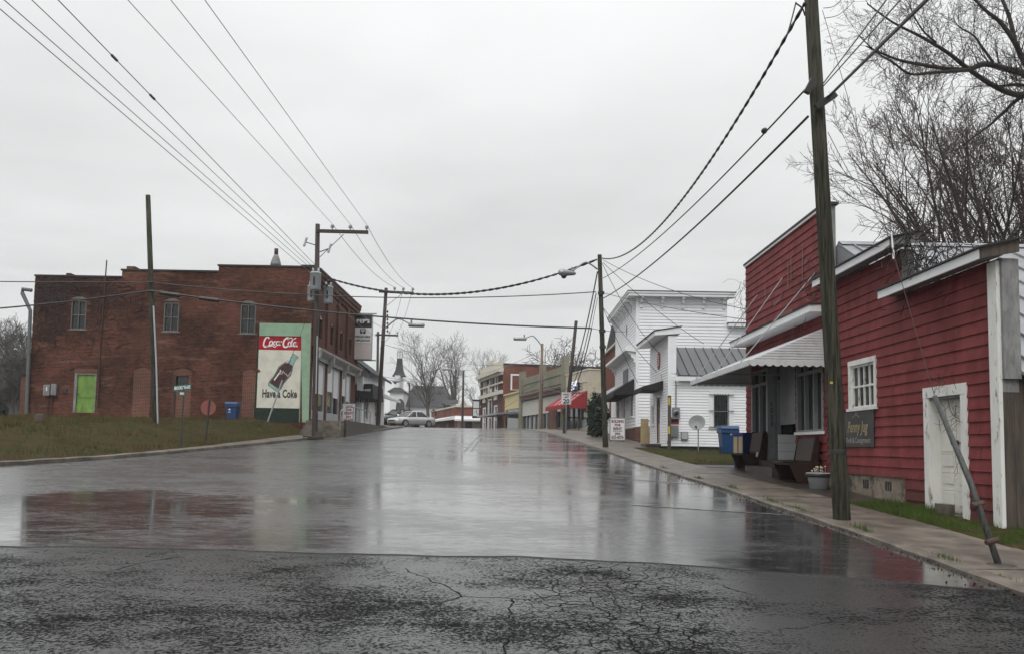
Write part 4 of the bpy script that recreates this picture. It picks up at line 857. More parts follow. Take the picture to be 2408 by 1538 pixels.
simple('logo', 'signwhite', bb, lambda m: [m.prism([(bp_.x+0.0+k*0.07, 32.878, 2.36), (bp_.x+0.06+k*0.07, 32.878, 2.36), (bp_.x+0.10+k*0.07, 32.878, 2.45), (bp_.x+0.05+k*0.07, 32.878, 2.45)], (0, 0.004, 0)) for k in range(3)])
# ================================================================ tall white store
BY, BX, BY1 = 45.4, 6.72, 54.6
gz = prof(45.4)+0.1
ws = thing('white_store', (BX, BY, gz), 'tall white two storey clapboard store with bracketed cornice and black awning', 'store building')
TS = frame((0, BY, 0), (1, 0, 0), (0, -1, 0)); TG = frame((BX, 0, 0), (0, 1, 0), (-1, 0, 0))
xr = atY(1708, 760, BY).x; zt = 9.98; zl = atY(1735, 770, BY).z
mb = MB(); mb.T = TS; siding(mb, BX+0.14, xr-0.1, gz+0.75, zt, [], 0.17, 0.03, 0.001, 7, gap=0.045); siding(mb, xr-0.1, 22, gz+0.75, zl, [], 0.17, 0.03, 0.001, 8, gap=0.045)
mb.T = TG; WD = [(46.4, 47.6, gz+1.3, gz+3.0), (49.6, 50.6, gz+0.9, gz+3.0), (52.4, 53.6, gz+1.3, gz+3.0)]
siding(mb, BY+0.14, BY1, gz+0.7, zt, WD, 0.17, 0.03, 0.001, 9, gap=0.045)
mb.build('siding', K_['vinyl'], ws)
simple('corner_board', 'vinyl', ws, lambda m: (m.box(BX-0.03, BX+0.14, BY-0.03, BY+0.14, gz+0.7, zt), m.box(xr-0.1, xr+0.04, BY-0.03, BY+0.10, zl, zt)))
simple('core_wall', 'vinyl', ws, lambda m: (m.box(BX+0.03, xr, BY+0.1, BY1, zl, zt-0.02), m.box(BX+0.03, 22, BY+0.1, BY1, zl-0.4, zl-0.02), m.box(21.9, 22, BY+0.1, BY1, 2, zl), m.box(BX+0.03, 22, BY1, BY1+0.1, 2, zl)))
simple('brick_base', B_['base'], ws, lambda m: (m.box(BX-0.02, 22, BY+0.005, BY+0.1, gz-0.6, gz+0.76), m.box(BX+0.0, BX+0.1, BY+0.1, BY1, gz-0.6, gz+0.71)))
def corn(mb):
    mb.box(BX-0.5, xr+0.35, BY-0.5, BY-0.02, zt-0.02, zt+0.13); mb.box(BX-0.5, BX-0.02, BY-0.02, BY1+0.1, zt-0.02, zt+0.13); mb.box(BX-0.55, xr+0.4, BY-0.55, BY1+0.15, zt+0.132, zt+0.22)
cn = simple('cornice', 'white', ws, corn)
simple('cornice_flashing', 'roofdk', ws, lambda m: m.box(BX-0.57, xr+0.42, BY-0.57, BY1+0.17, zt+0.222, zt+0.27))
def bracket(p, d):
    d = Vector(d); s = Vector((-d.y, d.x, 0))
    def f(mb):
        pr = [(0, 0), (0.42, 0), (0.42, -0.09), (0.26, -0.16), (0.24, -0.3), (0.1, -0.38), (0.1, -0.55), (0, -0.6)]
        mb.prism([Vector(p) - s*0.07 + d*a + Vector((0, 0, b)) for a, b in pr], s*0.14)
    simple('bracket', 'white', ws, f)
for k in range(5): bracket((BX+0.25+(xr-BX-0.4)*k/4, BY-0.004, zt-0.025), (0, -1, 0))
for k in range(7): bracket((BX-0.024, BY+0.6+k*(BY1-BY-1.0)/6, zt-0.025), (-1, 0, 0))
simple('lower_cornice', 'white', ws, lambda m: m.prism([(BX-0.62, BY-0.05, 7.05), (BX-0.62, BY-0.05, 7.2), (BX-0.024, BY-0.05, 7.55), (BX-0.024, BY-0.05, 7.0)], (0, BY1-BY+0.2, 0)))
for y in (BY+0.15, BY1-0.4): bracket((BX-0.022, y, 7.0), (-1, 0, 0))
simple('wing_eave', 'white', ws, lambda m: m.box(xr+0.05, 22.4, BY-0.35, BY-0.02, zl, zl+0.16))
simple('wing_roof', 'roofdk', ws, lambda m: m.prism([(xr+0.01, BY-0.36, zl+0.17), (22.4, BY-0.36, zl+0.17), (22.4, BY1+0.3, zl+0.6), (xr+0.01, BY1+0.3, zl+0.6)], (0, 0, 0.05)))
for (a, b, c, d) in WD: window(TG, a, b, c, d, ws, 1, 2, 'vinyl', 'glass', 0.1, 0.05)
simple('oval_vent', 'dark', ws, lambda m: m.prism([(BX-0.03, 49.2+0.22*math.cos(t*math.pi/8), 8.65+0.34*math.sin(t*math.pi/8)) for t in range(16)], (0.012, 0, 0)))
simple('sign_panel', 'greywood', ws, lambda m: m.box(BX-0.06, BX-0.025, 48.4, 50.4, gz+3.35, gz+4.15))
def bawn(mb):
    for (a, b) in ((46.0, 49.9), (50.1, 54.0)):
        mb.prism([(BX-1.15, a, gz+2.62), (BX-0.03, a, gz+3.35), (BX-0.03, a, gz+2.5), (BX-1.15, a, gz+2.45)], (0, b-a, 0))
        for k in range(14):
            y = a+(b-a)*k/14; q = (b-a)/14; mb.prism([(BX-1.155, y, gz+2.47), (BX-1.155, y+q, gz+2.47), (BX-1.155, y+q*0.8, gz+2.32), (BX-1.155, y+q*0.2, gz+2.32)], (0.01, 0, 0))
simple('awning', 'black', ws, bawn)
# stair with rail, tan board
st = thing('entry_stair', (6.9, 43.8, gz), 'dark stair with thin black handrail between the white house and white store', 'stair')
for k in range(4): simple('step', 'wetpave', st, lambda m: m.box(6.75+k*0.3, 8.4, 42.6, 44.6, gz-0.4+k*0.17, gz-0.24+k*0.17))
simple('handrail', 'dark', st, lambda m: m.tube([(6.62, 42.5, gz-0.1), (6.62, 42.5, gz+0.78), (7.9, 42.5, gz+1.32), (7.9, 42.5, gz+0.3)], 0.024, 6))
yb = atY(1524, 1040, 41.2); gy_ = prof(41.2)
simple('tan_board', 'tan', None, lambda m: m.prism([(yb.x-0.36, 41.2, gy_), (yb.x+0.40, 41.2, gy_), (yb.x+0.40, 41.2, gy_+0.92), (yb.x+0.02, 41.2, gy_+0.92), (yb.x+0.02, 41.2, gy_+1.3), (yb.x-0.36, 41.2, gy_+1.3)], (0, 0.06, 0)), base=(yb.x, 41.2, gy_), label='stepped tan board standing beside the stair of the white house', cat='board')
def rent(x, y, g, label, kind, T_=None):
    r = thing('rental_sign', (x, y, g), label, 'sign')
    T = frame((x, y, g), (1, 0, 0), (0, -1, 0))
    mb = MB(); mb.T = T; mb.box(-0.37, 0.37, -0.02, 0.0, 0.1, 1.2); mb.build('board', K_['signwhite'], r)
    mb = MB(); mb.T = T; mb.box(-0.41, -0.372, -0.025, 0.01, 0.06, 1.24); mb.box(0.372, 0.41, -0.025, 0.01, 0.06, 1.24); mb.box(-0.372, 0.372, -0.025, 0.01, 1.202, 1.24); mb.box(-0.372, 0.372, -0.025, 0.01, 0.06, 0.098); mb.build('frame', K_['steel'], r)
    mb = MB(); mb.T = T
    for u in (-0.35, 0.31): mb.box(u, u+0.04, -0.4, -0.03, 0.0, 0.04)
    mb.bar((-0.33, -0.38, 0.02), (-0.33, -0.03, 1.15), 0.03); mb.bar((0.33, -0.38, 0.02), (0.33, -0.03, 1.15), 0.03)
    mb.build('stand', K_['dark'], r)
    return r, T
r, T = rent(atY(1452, 1030, 44.0).x, 44.0, prof(44)+PV, 'white framed sign reading building for rent on the pavement before the white store', 1)
for s, v, h, w_, m in (('BUILDING', 0.98, 0.20, 0.64, 'maroon'), ('FOR', 0.80, 0.17, 0.32, 'maroon'), ('RENT', 0.60, 0.19, 0.46, 'maroon'), ('CALL OR VISIT', 0.51, 0.07, 0.5, 'greyink'), ('(336)', 0.36, 0.14, 0.28, 'maroon'), ('625-6076', 0.15, 0.22, 0.64, 'maroon')):
    text(s, T, 0, v, h, K_[m], r, width=w_, bold=0.008, n=0.005)
# ================================================================ old brick corner store with the painted wall
BW = 46.0
def Z1(x, y): p = atY(x*.37897, 550.4+y*.37897, BW); return p.x, p.z
FX = -11.06
TL = frame((0, BW, 0), (1, 0, 0), (0, -1, 0)); TFc = frame((FX, 0, 0), (0, 1, 0), (1, 0, 0))
bs = thing('brick_store', (-18, BW, 2.9), 'old red brick two storey store with painted soft drink mural and stepped parapet', 'store building')
xl = Z1(195, 700)[0]; s1 = Z1(757, 250)[0]; s2 = Z1(1357, 220)[0]; pr = Z1(1885, 500)[0]
t1, t2, t3 = Z1(475, 268)[1], Z1(1090, 234)[1], Z1(1620, 205)[1]
WIN = [(Z1(470, 0)[0], Z1(562, 0)[0], Z1(515, 592)[1], Z1(515, 415)[1]), (Z1(1042, 0)[0], Z1(1134, 0)[0], Z1(1085, 605)[1], Z1(1085, 428)[1]), (Z1(1515, 0)[0], Z1(1608, 0)[0], Z1(1560, 618)[1], Z1(1560, 440)[1])]
dx0, dx1, dz0, dz1 = Z1(458, 980)[0], Z1(594, 980)[0], Z1(520, 1105)[1], Z1(520, 862)[1]
sx0, sx1, sz0, sz1 = Z1(1093, 910)[0], Z1(1170, 910)[0], Z1(1130, 942)[1], Z1(1130, 878)[1]
mb = MB(); mb.T = TL; OPS = WIN+[(dx0, dx1, dz0, dz1), (sx0, sx1, sz0, sz1)]
g0 = 2.3
wall(mb, xl, s1, g0, t1, OPS, 0, 0.16); wall(mb, s1, s2, g0, t2, OPS, 0, 0.0); wall(mb, s2, FX-0.005, g0, t3, OPS, 0, 0.0)
for o in WIN[1:]: wall(MB(), 0, 0, 0, 0)
for o in OPS[1:3]+OPS[4:]:
    a, b, c, d = o
    for P in (((a, 0, c), (a, -.16, c), (a, -.16, d), (a, 0, d)), ((b, -.16, c), (b, 0, c), (b, 0, d), (b, -.16, d)), ((a, 0, d), (a, -.16, d), (b, -.16, d), (b, 0, d)), ((a, -.16, c), (a, 0, c), (b, 0, c), (b, -.16, c))): mb.quad(*P)
mb.T = None
for (a, b, t_) in ((xl, s1, t1), (s1, s2, t2), (s2, FX, t3)): mb.quad((a, BW, t_), (b, BW, t_), (b, BW+0.35, t_), (a, BW+0.35, t_)); mb.quad((a, BW+0.35, 2), (b, BW+0.35, 2), (b, BW+0.35, t_), (a, BW+0.35, t_))
for (x, a, b) in ((s1, t1, t2), (s2, t2, t3)): mb.quad((x, BW, a), (x, BW+0.35, a), (x, BW+0.35, b), (x, BW, b))
mb.quad((xl, BW, g0), (xl, 60, g0), (xl, 60, t1), (xl, BW, t1))
mb.build('side_wall', B_['main'], bs)
simple('roof', 'tar', bs, lambda m: (m.box(xl+0.05, s1, BW+0.35, 60, t1-0.9, t1-0.8), m.box(s1, s2, BW+0.35, 60, t2-0.9, t2-0.8), m.box(s2, FX-0.4, BW+0.35, 60, t3-0.9, t3-0.8), m.box(xl, FX, 59.9, 60, 2, t1-0.9)))
simple('coping', 'tar', bs, lambda m: (m.box(xl-0.06, s1-0.001, BW-0.06, BW+0.4, t1+0.002, t1+0.09), m.box(s1-0.06, s2-0.001, BW-0.06, BW+0.4, t2+0.002, t2+0.09), m.box(s2-0.06, pr-0.2, BW-0.06, BW+0.4, t3+0.002, t3+0.09)))
simple('corner_pier', B_['main'], bs, lambda m: m.box(pr, FX+0.02, BW-0.055, BW-0.002, 2.3, t3-0.15))
simple('pier_cap', 'tar', bs, lambda m: m.box(pr-0.2, FX+0.15, BW-0.14, BW+0.45, t3+0.0, t3+0.13))
def arch(mb, T, a, b, z, rise, th, n=0.02, k=10):       # segmental arch ring of bricks on the wall
    mb.T = T; c = (a+b)/2; w_ = (b-a)/2; Rr = (w_*w_+rise*rise)/(2*rise); A = math.asin(w_/Rr); zc = z+rise-Rr
    for i in range(k):
        t0, t1_ = -A+2*A*i/k, -A+2*A*(i+1)/k
        P = [(c+r*math.sin(t), zc+r*math.cos(t)) for r, t in ((Rr, t0), (Rr, t1_), (Rr+th, t1_), (Rr+th, t0))]
        mb.quad(*[(u, n, v) for u, v in P]); mb.quad((P[3][0], n, P[3][1]), (P[2][0], n, P[2][1]), (P[2][0], 0, P[2][1]), (P[3][0], 0, P[3][1]))
for (a, b, c, d) in WIN:
    f = window(TL, a, b, c, d, bs, 2, 2, 'darkframe', 'glass', 0.08, 0.10, 0.03, True, 'window', -0.02)
    mb = MB(); arch(mb, TL, a-0.12, b+0.12, d+0.10, 0.16, 0.22, 0.025); mb.build('arch', B_['main'], bs)
    mb = MB(); mb.T = TL; mb.poly([(a-0.10, 0.004, d+0.10), (b+0.10, 0.004, d+0.10)] + [(a+(b-a)*k/8, 0.004, d+0.10+0.16*math.sin(math.pi*k/8)) for k in range(7, 0, -1)]); mb.build('arch_panel', K_['darkframe'], bs)
for (x0_, x1_, zb) in ((832, 940, 850), (1075, 1190, 855), (1508, 1592, 860)):
    a, zt_ = Z1(x0_, zb); b = Z1(x1_, zb)[0]; zb_ = Z1(x0_, 1112)[1]-0.2
    mb = MB(); mb.T = TL; wall(mb, a, b, zb_, zt_+0.06, [(sx0-0.001, sx1+0.001, sz0, sz1)] if x0_ == 1075 else [], 0.006)
    mb.poly([(a, 0.006, zt_+0.06), (b, 0.006, zt_+0.06)] + [(a+(b-a)*k/8, 0.006, zt_+0.06+0.16*math.sin(math.pi*k/8)) for k in range(7, 0, -1)])
    mb.build('bricked_up_opening', B_['infill'], bs)
    mb = MB(); arch(mb, TL, a-0.12, b+0.12, zt_+0.02, 0.22, 0.14, 0.03); mb.build('arch', B_['main'], bs)
mb = MB(); arch(mb, TL, dx0-0.2, dx1+0.2, dz1+0.22, 0.2, 0.16, 0.03); mb.build('arch', B_['main'], bs)
mb = MB(); mb.T = TL; mb.box(dx0-0.02, dx1+0.02, 0.002, 0.006, dz1, dz1+0.24); mb.build('bricked_up_opening', B_['infill'], bs)
simple('small_window', 'glass', bs, lambda m: m.box(sx0, sx1, BW+0.12, BW+0.15, sz0, sz1))
mb = MB(); mb.T = TL; mb.box(dx0, dx0+0.14, -0.14, 0.01, dz0, dz1); mb.box(dx0+0.14, dx1, -0.14, -0.01, dz1-0.07, dz1); mb.box(dx1-0.05, dx1, -0.14, -0.01, dz0, dz1-0.07); df = mb.build('door_frame', K_['greywood'], bs)
mb = MB(); mb.T = TL; a, b = dx0+0.14, dx1-0.05
mb.box(a, b, -0.11, -0.08, dz0, dz1-0.07); mb.box(a+0.12, b-0.12, -0.079, -0.072, dz0+0.85, dz0+0.98); mb.box(a+0.12, b-0.12, -0.079, -0.075, dz0+0.25, dz0+0.72); mb.box(a+0.05, b-0.05, -0.079, -0.065, dz0+0.80, dz0+0.83)
dr_ = mb.build('door', K_['lime'], bs, label='bright lime green weathered side door'); simple('handle', 'dark', dr_, lambda m: m.lathe([(0.03, 0), (0.04, 0.05)], TL @ Vector((a+0.07, -0.08, dz0+1.0)), 8, (0, -1, 0)))
# the painted advertisement
def poly_on(name, m, pts, n, parent):
    mb = MB(); mb.T = TL; P = [Z1(*p) for p in pts]; k = len(P)
    mb.add([(u, n, v) for u, v in P] + [(u, n-0.002, v) for u, v in P], [tuple(range(k))] + [(i, (i+1) % k, k+(i+1) % k, k+i) for i in range(k)]); return mb.build(name, m, parent)
mu = poly_on('mural', B_['mint'], [(1855, 1166), (1913, 1166), (1914, 1166), (1932, 557), (1612, 552), (1608, 626), (1870, 631)], 0.060, bs) if False else None
mu = poly_on('mural', B_['mint'], [(1876, 1166), (1916, 1166), (1932, 558), (1613, 553), (1611, 632), (1872, 634)], 0.058, bs)
poly_on('mural_edge', B_['mint'], [(1853, 1166), (1874, 1166), (1871, 634), (1869, 634)], 0.006, mu)
poly_on('red_band', B_['mred'], [(1606, 716), (1869, 722), (1870, 630), (1609, 624)], 0.012, mu)
poly_on('white_panel', B_['mwhite'], [(1591, 1075), (1857, 1080), (1869, 722), (1606, 716)], 0.012, mu)
poly_on('green_border', B_['mgreen'], [(1574, 1164), (1855, 1167), (1857, 1080), (1591, 1075), (1609, 624), (1600, 624)], 0.012, mu)
def zs(pts): return [Z1(*p) for p in pts]
def pen(name, m, strokes, wd, n, parent):
    mb = MB(); mb.T = TL
    for st in strokes:
        if isinstance(st[0], tuple): strip(mb, spline(zs(st), 5), wd, n)
        else: strip(mb, spline(zs(st[1]), 5), st[0], n)
    return mb.build(name, K_[m], parent)
COLA = [(0.07, [(1672, 648), (1664, 640), (1650, 645), (1640, 665), (1636, 688), (1645, 700), (1662, 696), (1672, 688)]), (0.04, [(1646, 692), (1662, 699), (1690, 692), (1704, 700), (1716, 694)]),
        (0.055, [(1688, 662), (1676, 668), (1674, 684), (1684, 688), (1692, 676), (1688, 662)]), (0.055, [(1712, 664), (1700, 670), (1698, 684), (1708, 688)]), (0.055, [(1732, 668), (1724, 665), (1716, 671), (1715, 682), (1722, 689), (1730, 683), (1733, 668)]), (0.06, [(1735, 664), (1733, 685), (1741, 689)]),
        (0.05, [(1742, 668), (1750, 666)]),
        (0.075, [(1786, 655), (1790, 645), (1780, 644), (1764, 660), (1758, 684), (1766, 700), (1782, 698), (1790, 690)]), (0.045, [(1788, 650), (1806, 644), (1822, 652), (1838, 643)]),
        (0.055, [(1800, 668), (1790, 674), (1790, 692), (1800, 696), (1806, 682), (1800, 668)]), (0.06, [(1819, 648), (1811, 668), (1810, 692), (1815, 697)]), (0.055, [(1838, 674), (1830, 671), (1823, 678), (1822, 691), (1829, 697), (1836, 690), (1839, 674)]), (0.06, [(1841, 671), (1839, 693), (1847, 697)])]
mb = MB(); mb.T = TL
for wd, st in COLA: strip(mb, spline(zs(st), 5), wd*1.15, 0.017)
mb.build('script_lettering', K_['signwhite'], mu)
# bottle, tilted, painted flat on the wall
K_['cola'] = mat('painted_cola_brown', (0.050, 0.012, 0.013), 0.6, 0.25, 5); K_['glassgreen'] = mat('painted_bottle_glass', (0.22, 0.36, 0.33), 0.6, 0.2, 5); K_['outline'] = mat('painted_outline', (0.05, 0.05, 0.05), 0.6, 0.2, 5)
def bottle_pts(scale=1.0, f0=0.0, f1=1.0):              # half widths along the axis, base to lip
    A, B = Vector((1692, 958)), Vector((1836, 750)); ax = (B-A); nn = Vector((-ax.y, ax.x)).normalized()
    prof_ = [(0.0, 29), (0.03, 37), (0.12, 41), (0.25, 37), (0.40, 40), (0.52, 44), (0.62, 37), (0.74, 24), (0.86, 18), (0.95, 16), (0.955, 21), (1.0, 21)]
    pr_ = [(f, h) for f, h in prof_ if f0 <= f <= f1]
    lerp_ = lambda f: lerp_tab(prof_, f)
    pr_ = [(f0, lerp_(f0))] + [q for q in pr_ if f0 < q[0] < f1] + [(f1, lerp_(f1))]
    return [tuple(A+ax*f+nn*h*scale) for f, h in pr_] + [tuple(A+ax*f-nn*h*scale) for f, h in reversed(pr_)]
bo = poly_on('bottle', K_['outline'], bottle_pts(1.08), 0.016, mu)
poly_on('bottle_glass', K_['glassgreen'], bottle_pts(0.97, 0.01, 0.99), 0.019, bo); poly_on('bottle_cola', K_['cola'], bottle_pts(0.92, 0.08, 0.74), 0.022, bo)
pen('bottle_highlight', 'signwhite', [(0.07, [(1702, 905), (1745, 845)]), (0.04, [(1778, 800), (1800, 770)])], 0.05, 0.025, bo)
pen('bottle_script', 'chalk', [(0.05, [(1742, 838), (1736, 858), (1748, 866), (1758, 850), (1766, 862), (1776, 868)]), (0.05, [(1778, 866), (1786, 880), (1800, 862), (1808, 852)])], 0.05, 0.026, bo)
# serif line of lettering under the bottle
T2 = TL @ Matrix.Translation((Z1(1734, 1012)[0], 0, Z1(1734, 1012)[1]))
INK = 'mgreenink'; K_[INK] = mat('dark_green_ink', (0.022, 0.03, 0.026), 0.6, 0.15, 5)
hv = text('Have a Coke', T2, 0, 0, 0.62, K_[INK], mu, 'lettering', n=0.017, width=Z1(1843, 1000)[0]-Z1(1627, 1000)[0], bold=0.02)
# chimney stubs, vent, aerial
for (x0_, x1_, y0_, y1_, nm) in ((380, 430, 236, 275, 'low broken chimney stump on the oldest part of the brick store parapet'), (762, 832, 193, 245, 'broken brick chimney stub at the step of the brick store parapet')):
    a, c = Z1(x0_, y1_); b, d = Z1(x1_, y0_)
    mb = MB(); rnd = random.Random(x0_)
    for k in range(4):
        z = c-0.2+(d-c+0.2)*k/4; e = c-0.2+(d-c+0.2)*(k+1)/4; j = 0.1*k/4; mb.box(a+rnd.uniform(0, j), b-rnd.uniform(0, 2*j), BW+0.38, BW+0.95, z, e-0.002)
    mb.build('chimney_stub', B_['main'], None, base=(a, BW+0.6, c), label=nm, cat='chimney')
vx, vz = Z1(1672, 205); vt = Z1(1672, 105)[1]
vn = thing('roof_vent', (vx, BW+1.2, vz-0.2), 'weathered metal turbine vent on the flat roof of the brick store', 'roof vent')
simple('base', 'greywood', vn, lambda m: m.lathe([(0.30, -0.8), (0.32, 0.25), (0.34, 0.28)], (vx, BW+1.2, vz), 16), True)
simple('hood', 'greywood', vn, lambda m: m.lathe([(0.31, 0.281), (0.29, 0.45), (0.20, 0.75), (0.12, 0.95)], (vx, BW+1.2, vz), 16), True)
simple('stack', 'rust', vn, lambda m: m.lathe([(0.11, 0.951), (0.11, max(1.3, vt-vz))], (vx, BW+1.2, vz), 12), True)
ax_, az = Z1(660, 278); at_ = Z1(662, 166)[1]; zz = Z1(632, 622)[1]; xx = Z1(632, 622)[0]
simple('vent_pipe', 'rust', None, lambda m: m.tube([(xx, BW-0.07, zz), (ax_-0.02, BW-0.07, az), (ax_, BW-0.07, at_)], 0.035, 8), base=(xx, BW, zz), label='dark rusty pipe standing above the brick parapet, running down the upper wall', cat='pipe')
dx_, dz_ = Z1(608, 1068); simple('drain_pipe', 'rust', None, lambda m: m.tube([(Z1(628, 632)[0], BW-0.06, Z1(628, 632)[1]), (dx_, BW-0.06, dz_+0.25), (dx_+0.03, BW-0.22, dz_-0.05)], 0.04, 8), base=(dx_, BW, dz_), label='rusty brown drain pipe running down to the ground beside the lime green door', cat='pipe')
ga = [Z1(190, 352), Z1(148, 346), Z1(147, 372), Z1(196, 478), Z1(172, 1118)]
K_['dullpipe'] = mat('dull_grey_pipe', (0.11, 0.115, 0.12), 0.6, 0.25, 4)
dn = simple('downspout', 'dullpipe', None, lambda m: m.tube([(ga[0][0]+0.1, BW-0.05, ga[0][1]), (ga[1][0], BW-0.12, ga[1][1]), (ga[2][0], BW-0.12, ga[2][1]), (ga[3][0], BW-0.12, ga[3][1]), (ga[4][0], BW-0.12, ga[4][1])], [0.10, 0.11, 0.11, 0.10, 0.10], 8), base=(ga[4][0], BW, ga[4][1]), label='grey metal downspout with crooked elbow at the far corner of the brick store', cat='downspout')
for (x0_, x1_, y0_, y1_, nm) in ((278, 321, 935, 1000, 'grey electric panel with white notice on the brick wall'), (325, 362, 930, 998, 'newer grey electric cabinet on the brick wall beside the older panel')):
    a, c = Z1(x0_, y1_); b, d = Z1(x1_, y0_); e = thing('electric_cabinet', ((a+b)/2, BW, c), nm, 'electric cabinet')
    simple('case', 'steel', e, lambda m: m.box(a, b, BW-0.2, BW-0.004, c, d)); simple('cover', 'greywood', e, lambda m: m.box(a+0.05, b-0.05, BW-0.22, BW-0.201, c+0.05, d-0.05))
    if x0_ == 278: simple('notice', 'signwhite', e, lambda m: m.box(a+0.17, b-0.12, BW-0.226, BW-0.221, c+0.25, d-0.12))
    simple('conduit', 'rust', e, lambda m: [m.tube([(x, BW-0.1, c), (x, BW-0.1, 2.8)], 0.03, 6) for x in ((a+b)/2-0.05+(0.12 if x0_ == 278 else -0.05), )])
a, c = Z1(391, 984); b, d = Z1(417, 956); vb = thing('wall_vent', (a, BW, c), 'small square dryer vent between the electric panels and the green door', 'vent')
simple('frame', 'concrete', vb, lambda m: m.box(a, b, BW-0.08, BW-0.004, c, d)); simple('hole', 'dark', vb, lambda m: m.lathe([(0.13, 0), (0.13, 0.006)], ((a+b)/2, BW-0.081, (c+d)/2), 12, (0, -1, 0)))
a, c = Z1(118, 1112); b, d = Z1(184, 872)
lt = thing('brick_lean_to', (a, BW+6, c), 'low brick lean-to behind the brick store with dark eave', 'outbuilding')
p_, q_ = atY(118*.37897, 550+1110*.37897, 52), atY(190*.37897, 550+872*.37897, 52)
simple('wall', B_['infill'], lt, lambda m: m.box(p_.x, q_.x+1.2, 52, 58, 2.2, q_.z)); simple('roof', 'tar', lt, lambda m: m.box(p_.x-0.15, q_.x+1.25, 51.85, 58.1, q_.z+0.002, q_.z+0.14))
# ---- street front of the brick store
Y0, Y1 = BW, 59.4
def Yf(dx): return FX*1980/(dx-1204)
fr = MB(); fr.T = TFc
bays = [(46.5, 49.6, 3.1, 6.45), (50.3, 53.9, 3.1, 6.45), (54.7, 57.6, 3.1, 6.45)]
arw = [(47.7, 48.5, 7.75, 8.85), (50.7, 51.5, 7.75, 8.85), (53.6, 54.4, 7.75, 8.85), (56.6, 57.4, 7.75, 8.85)]
wall(fr, Y0+0.0, Y1, 2.3, t3, bays+arw, 0, 0.12); fr.T = None
fr.quad((FX, Y1, 2.3), (FX-14, Y1, 2.3), (FX-14, Y1, t3), (FX, Y1, t3)); fr.quad((FX, Y0, t3), (FX, Y1, t3), (FX-0.4, Y1, t3), (FX-0.4, Y0, t3)); fr.quad((FX-0.4, Y0, t3-1), (FX-0.4, Y1, t3-1), (FX-0.4, Y1, t3), (FX-0.4, Y0, t3))
fr.build('front_wall', B_['frontbrick'], bs)
for y in (46.05, 49.3, 52.3, 55.3, 58.7): simple('pilaster', B_['frontbrick'], bs, lambda m: m.box(FX+0.002, FX+0.14, y, y+0.55, 7.35, t3-0.75))
simple('brick_cornice', B_['frontbrick'], bs, lambda m: (m.box(FX+0.002, FX+0.10, Y0+0.02, Y1, t3-0.74, t3-0.5), m.box(FX+0.002, FX+0.18, Y0+0.02, Y1, t3-0.498, t3-0.25), m.box(FX+0.002, FX+0.24, Y0+0.02, Y1, t3-0.248, t3-0.02)))
simple('belt_course', B_['frontbrick'], bs, lambda m: m.box(FX+0.002, FX+0.12, Y0+0.02, Y1, 7.12, 7.34))
simple('front_coping', 'tar', bs, lambda m: m.box(FX-0.45, FX+0.27, Y0+0.46, Y1+0.05, t3+0.002, t3+0.10))
for (a, b, c, d) in arw:
    mb = MB(); arch(mb, TFc, a-0.02, b+0.02, d, 0.22, 0.2, 0.03, 8); mb.build('arch', B_['frontbrick'], bs)
    mb = MB(); mb.T = TFc; mb.poly([(a, 0.002, d), (b, 0.002, d)] + [(a+(b-a)*k/6, 0.002, d+0.2*math.sin(math.pi*k/6)) for k in range(5, 0, -1)]); mb.quad((a, -0.1, c), (b, -0.1, c), (b, -0.1, d), (a, -0.1, d)); mb.build('arched_window', K_['glass'], bs)
K_['iron'] = mat('cast_iron_grey_paint', (0.30, 0.30, 0.28), 0.5, 0.2, 2, 0.1, 20, col2=(0.16, 0.13, 0.11), mix2=(0.58, 0.75))
simple('iron_cornice', 'iron', bs, lambda m: m.prism([(FX+0.143, Y0+0.1, 6.42), (FX+0.18, Y0+0.1, 6.62), (FX+0.5, Y0+0.1, 6.88), (FX+0.52, Y0+0.1, 7.0), (FX+0.143, Y0+0.1, 7.10)], (0, Y1-Y0-0.3, 0)))
for y in (46.15, 49.75, 54.15, 58.4): simple('iron_bracket', 'iron', bs, lambda m: m.prism([(FX+0.145, y, 5.9), (FX+0.24, y, 6.0), (FX+0.3, y, 6.3), (FX+0.46, y, 6.5), (FX+0.5, y, 6.86), (FX+0.145, y, 6.86)], (0, 0.28, 0)))
for (a, b, c, d) in bays:
    mb = MB(); mb.T = TFc; n_ = 3
    mb.box(a, a+0.12, -0.12, -0.01, c, d); mb.box(b-0.12, b, -0.12, -0.01, c, d); mb.box(a+0.12, b-0.12, -0.12, -0.01, d-0.14, d); mb.box(a+0.12, b-0.12, -0.12, -0.008, c, c+0.5); mb.box((a+b)/2-0.06, (a+b)/2+0.06, -0.12, -0.012, c+0.5, d-0.14)
    f = mb.build('shop_window', K_['lgrey'], bs)
    mb = MB(); mb.T = TFc; mb.quad((a+0.12, -0.09, c+0.5), (b-0.12, -0.09, c+0.5), (b-0.12, -0.09, 5.0), (a+0.12, -0.09, 5.0)); mb.build('pane', K_['glass2'], f)
    mb = MB(); mb.T = TFc; mb.box(a+0.12, (a+b)/2-0.06, -0.09, -0.07, 4.9, d-0.14); mb.box((a+b)/2+0.06, b-0.12, -0.09, -0.072, 4.6, d-0.14); mb.build('blind', K_['signwhite'], f)
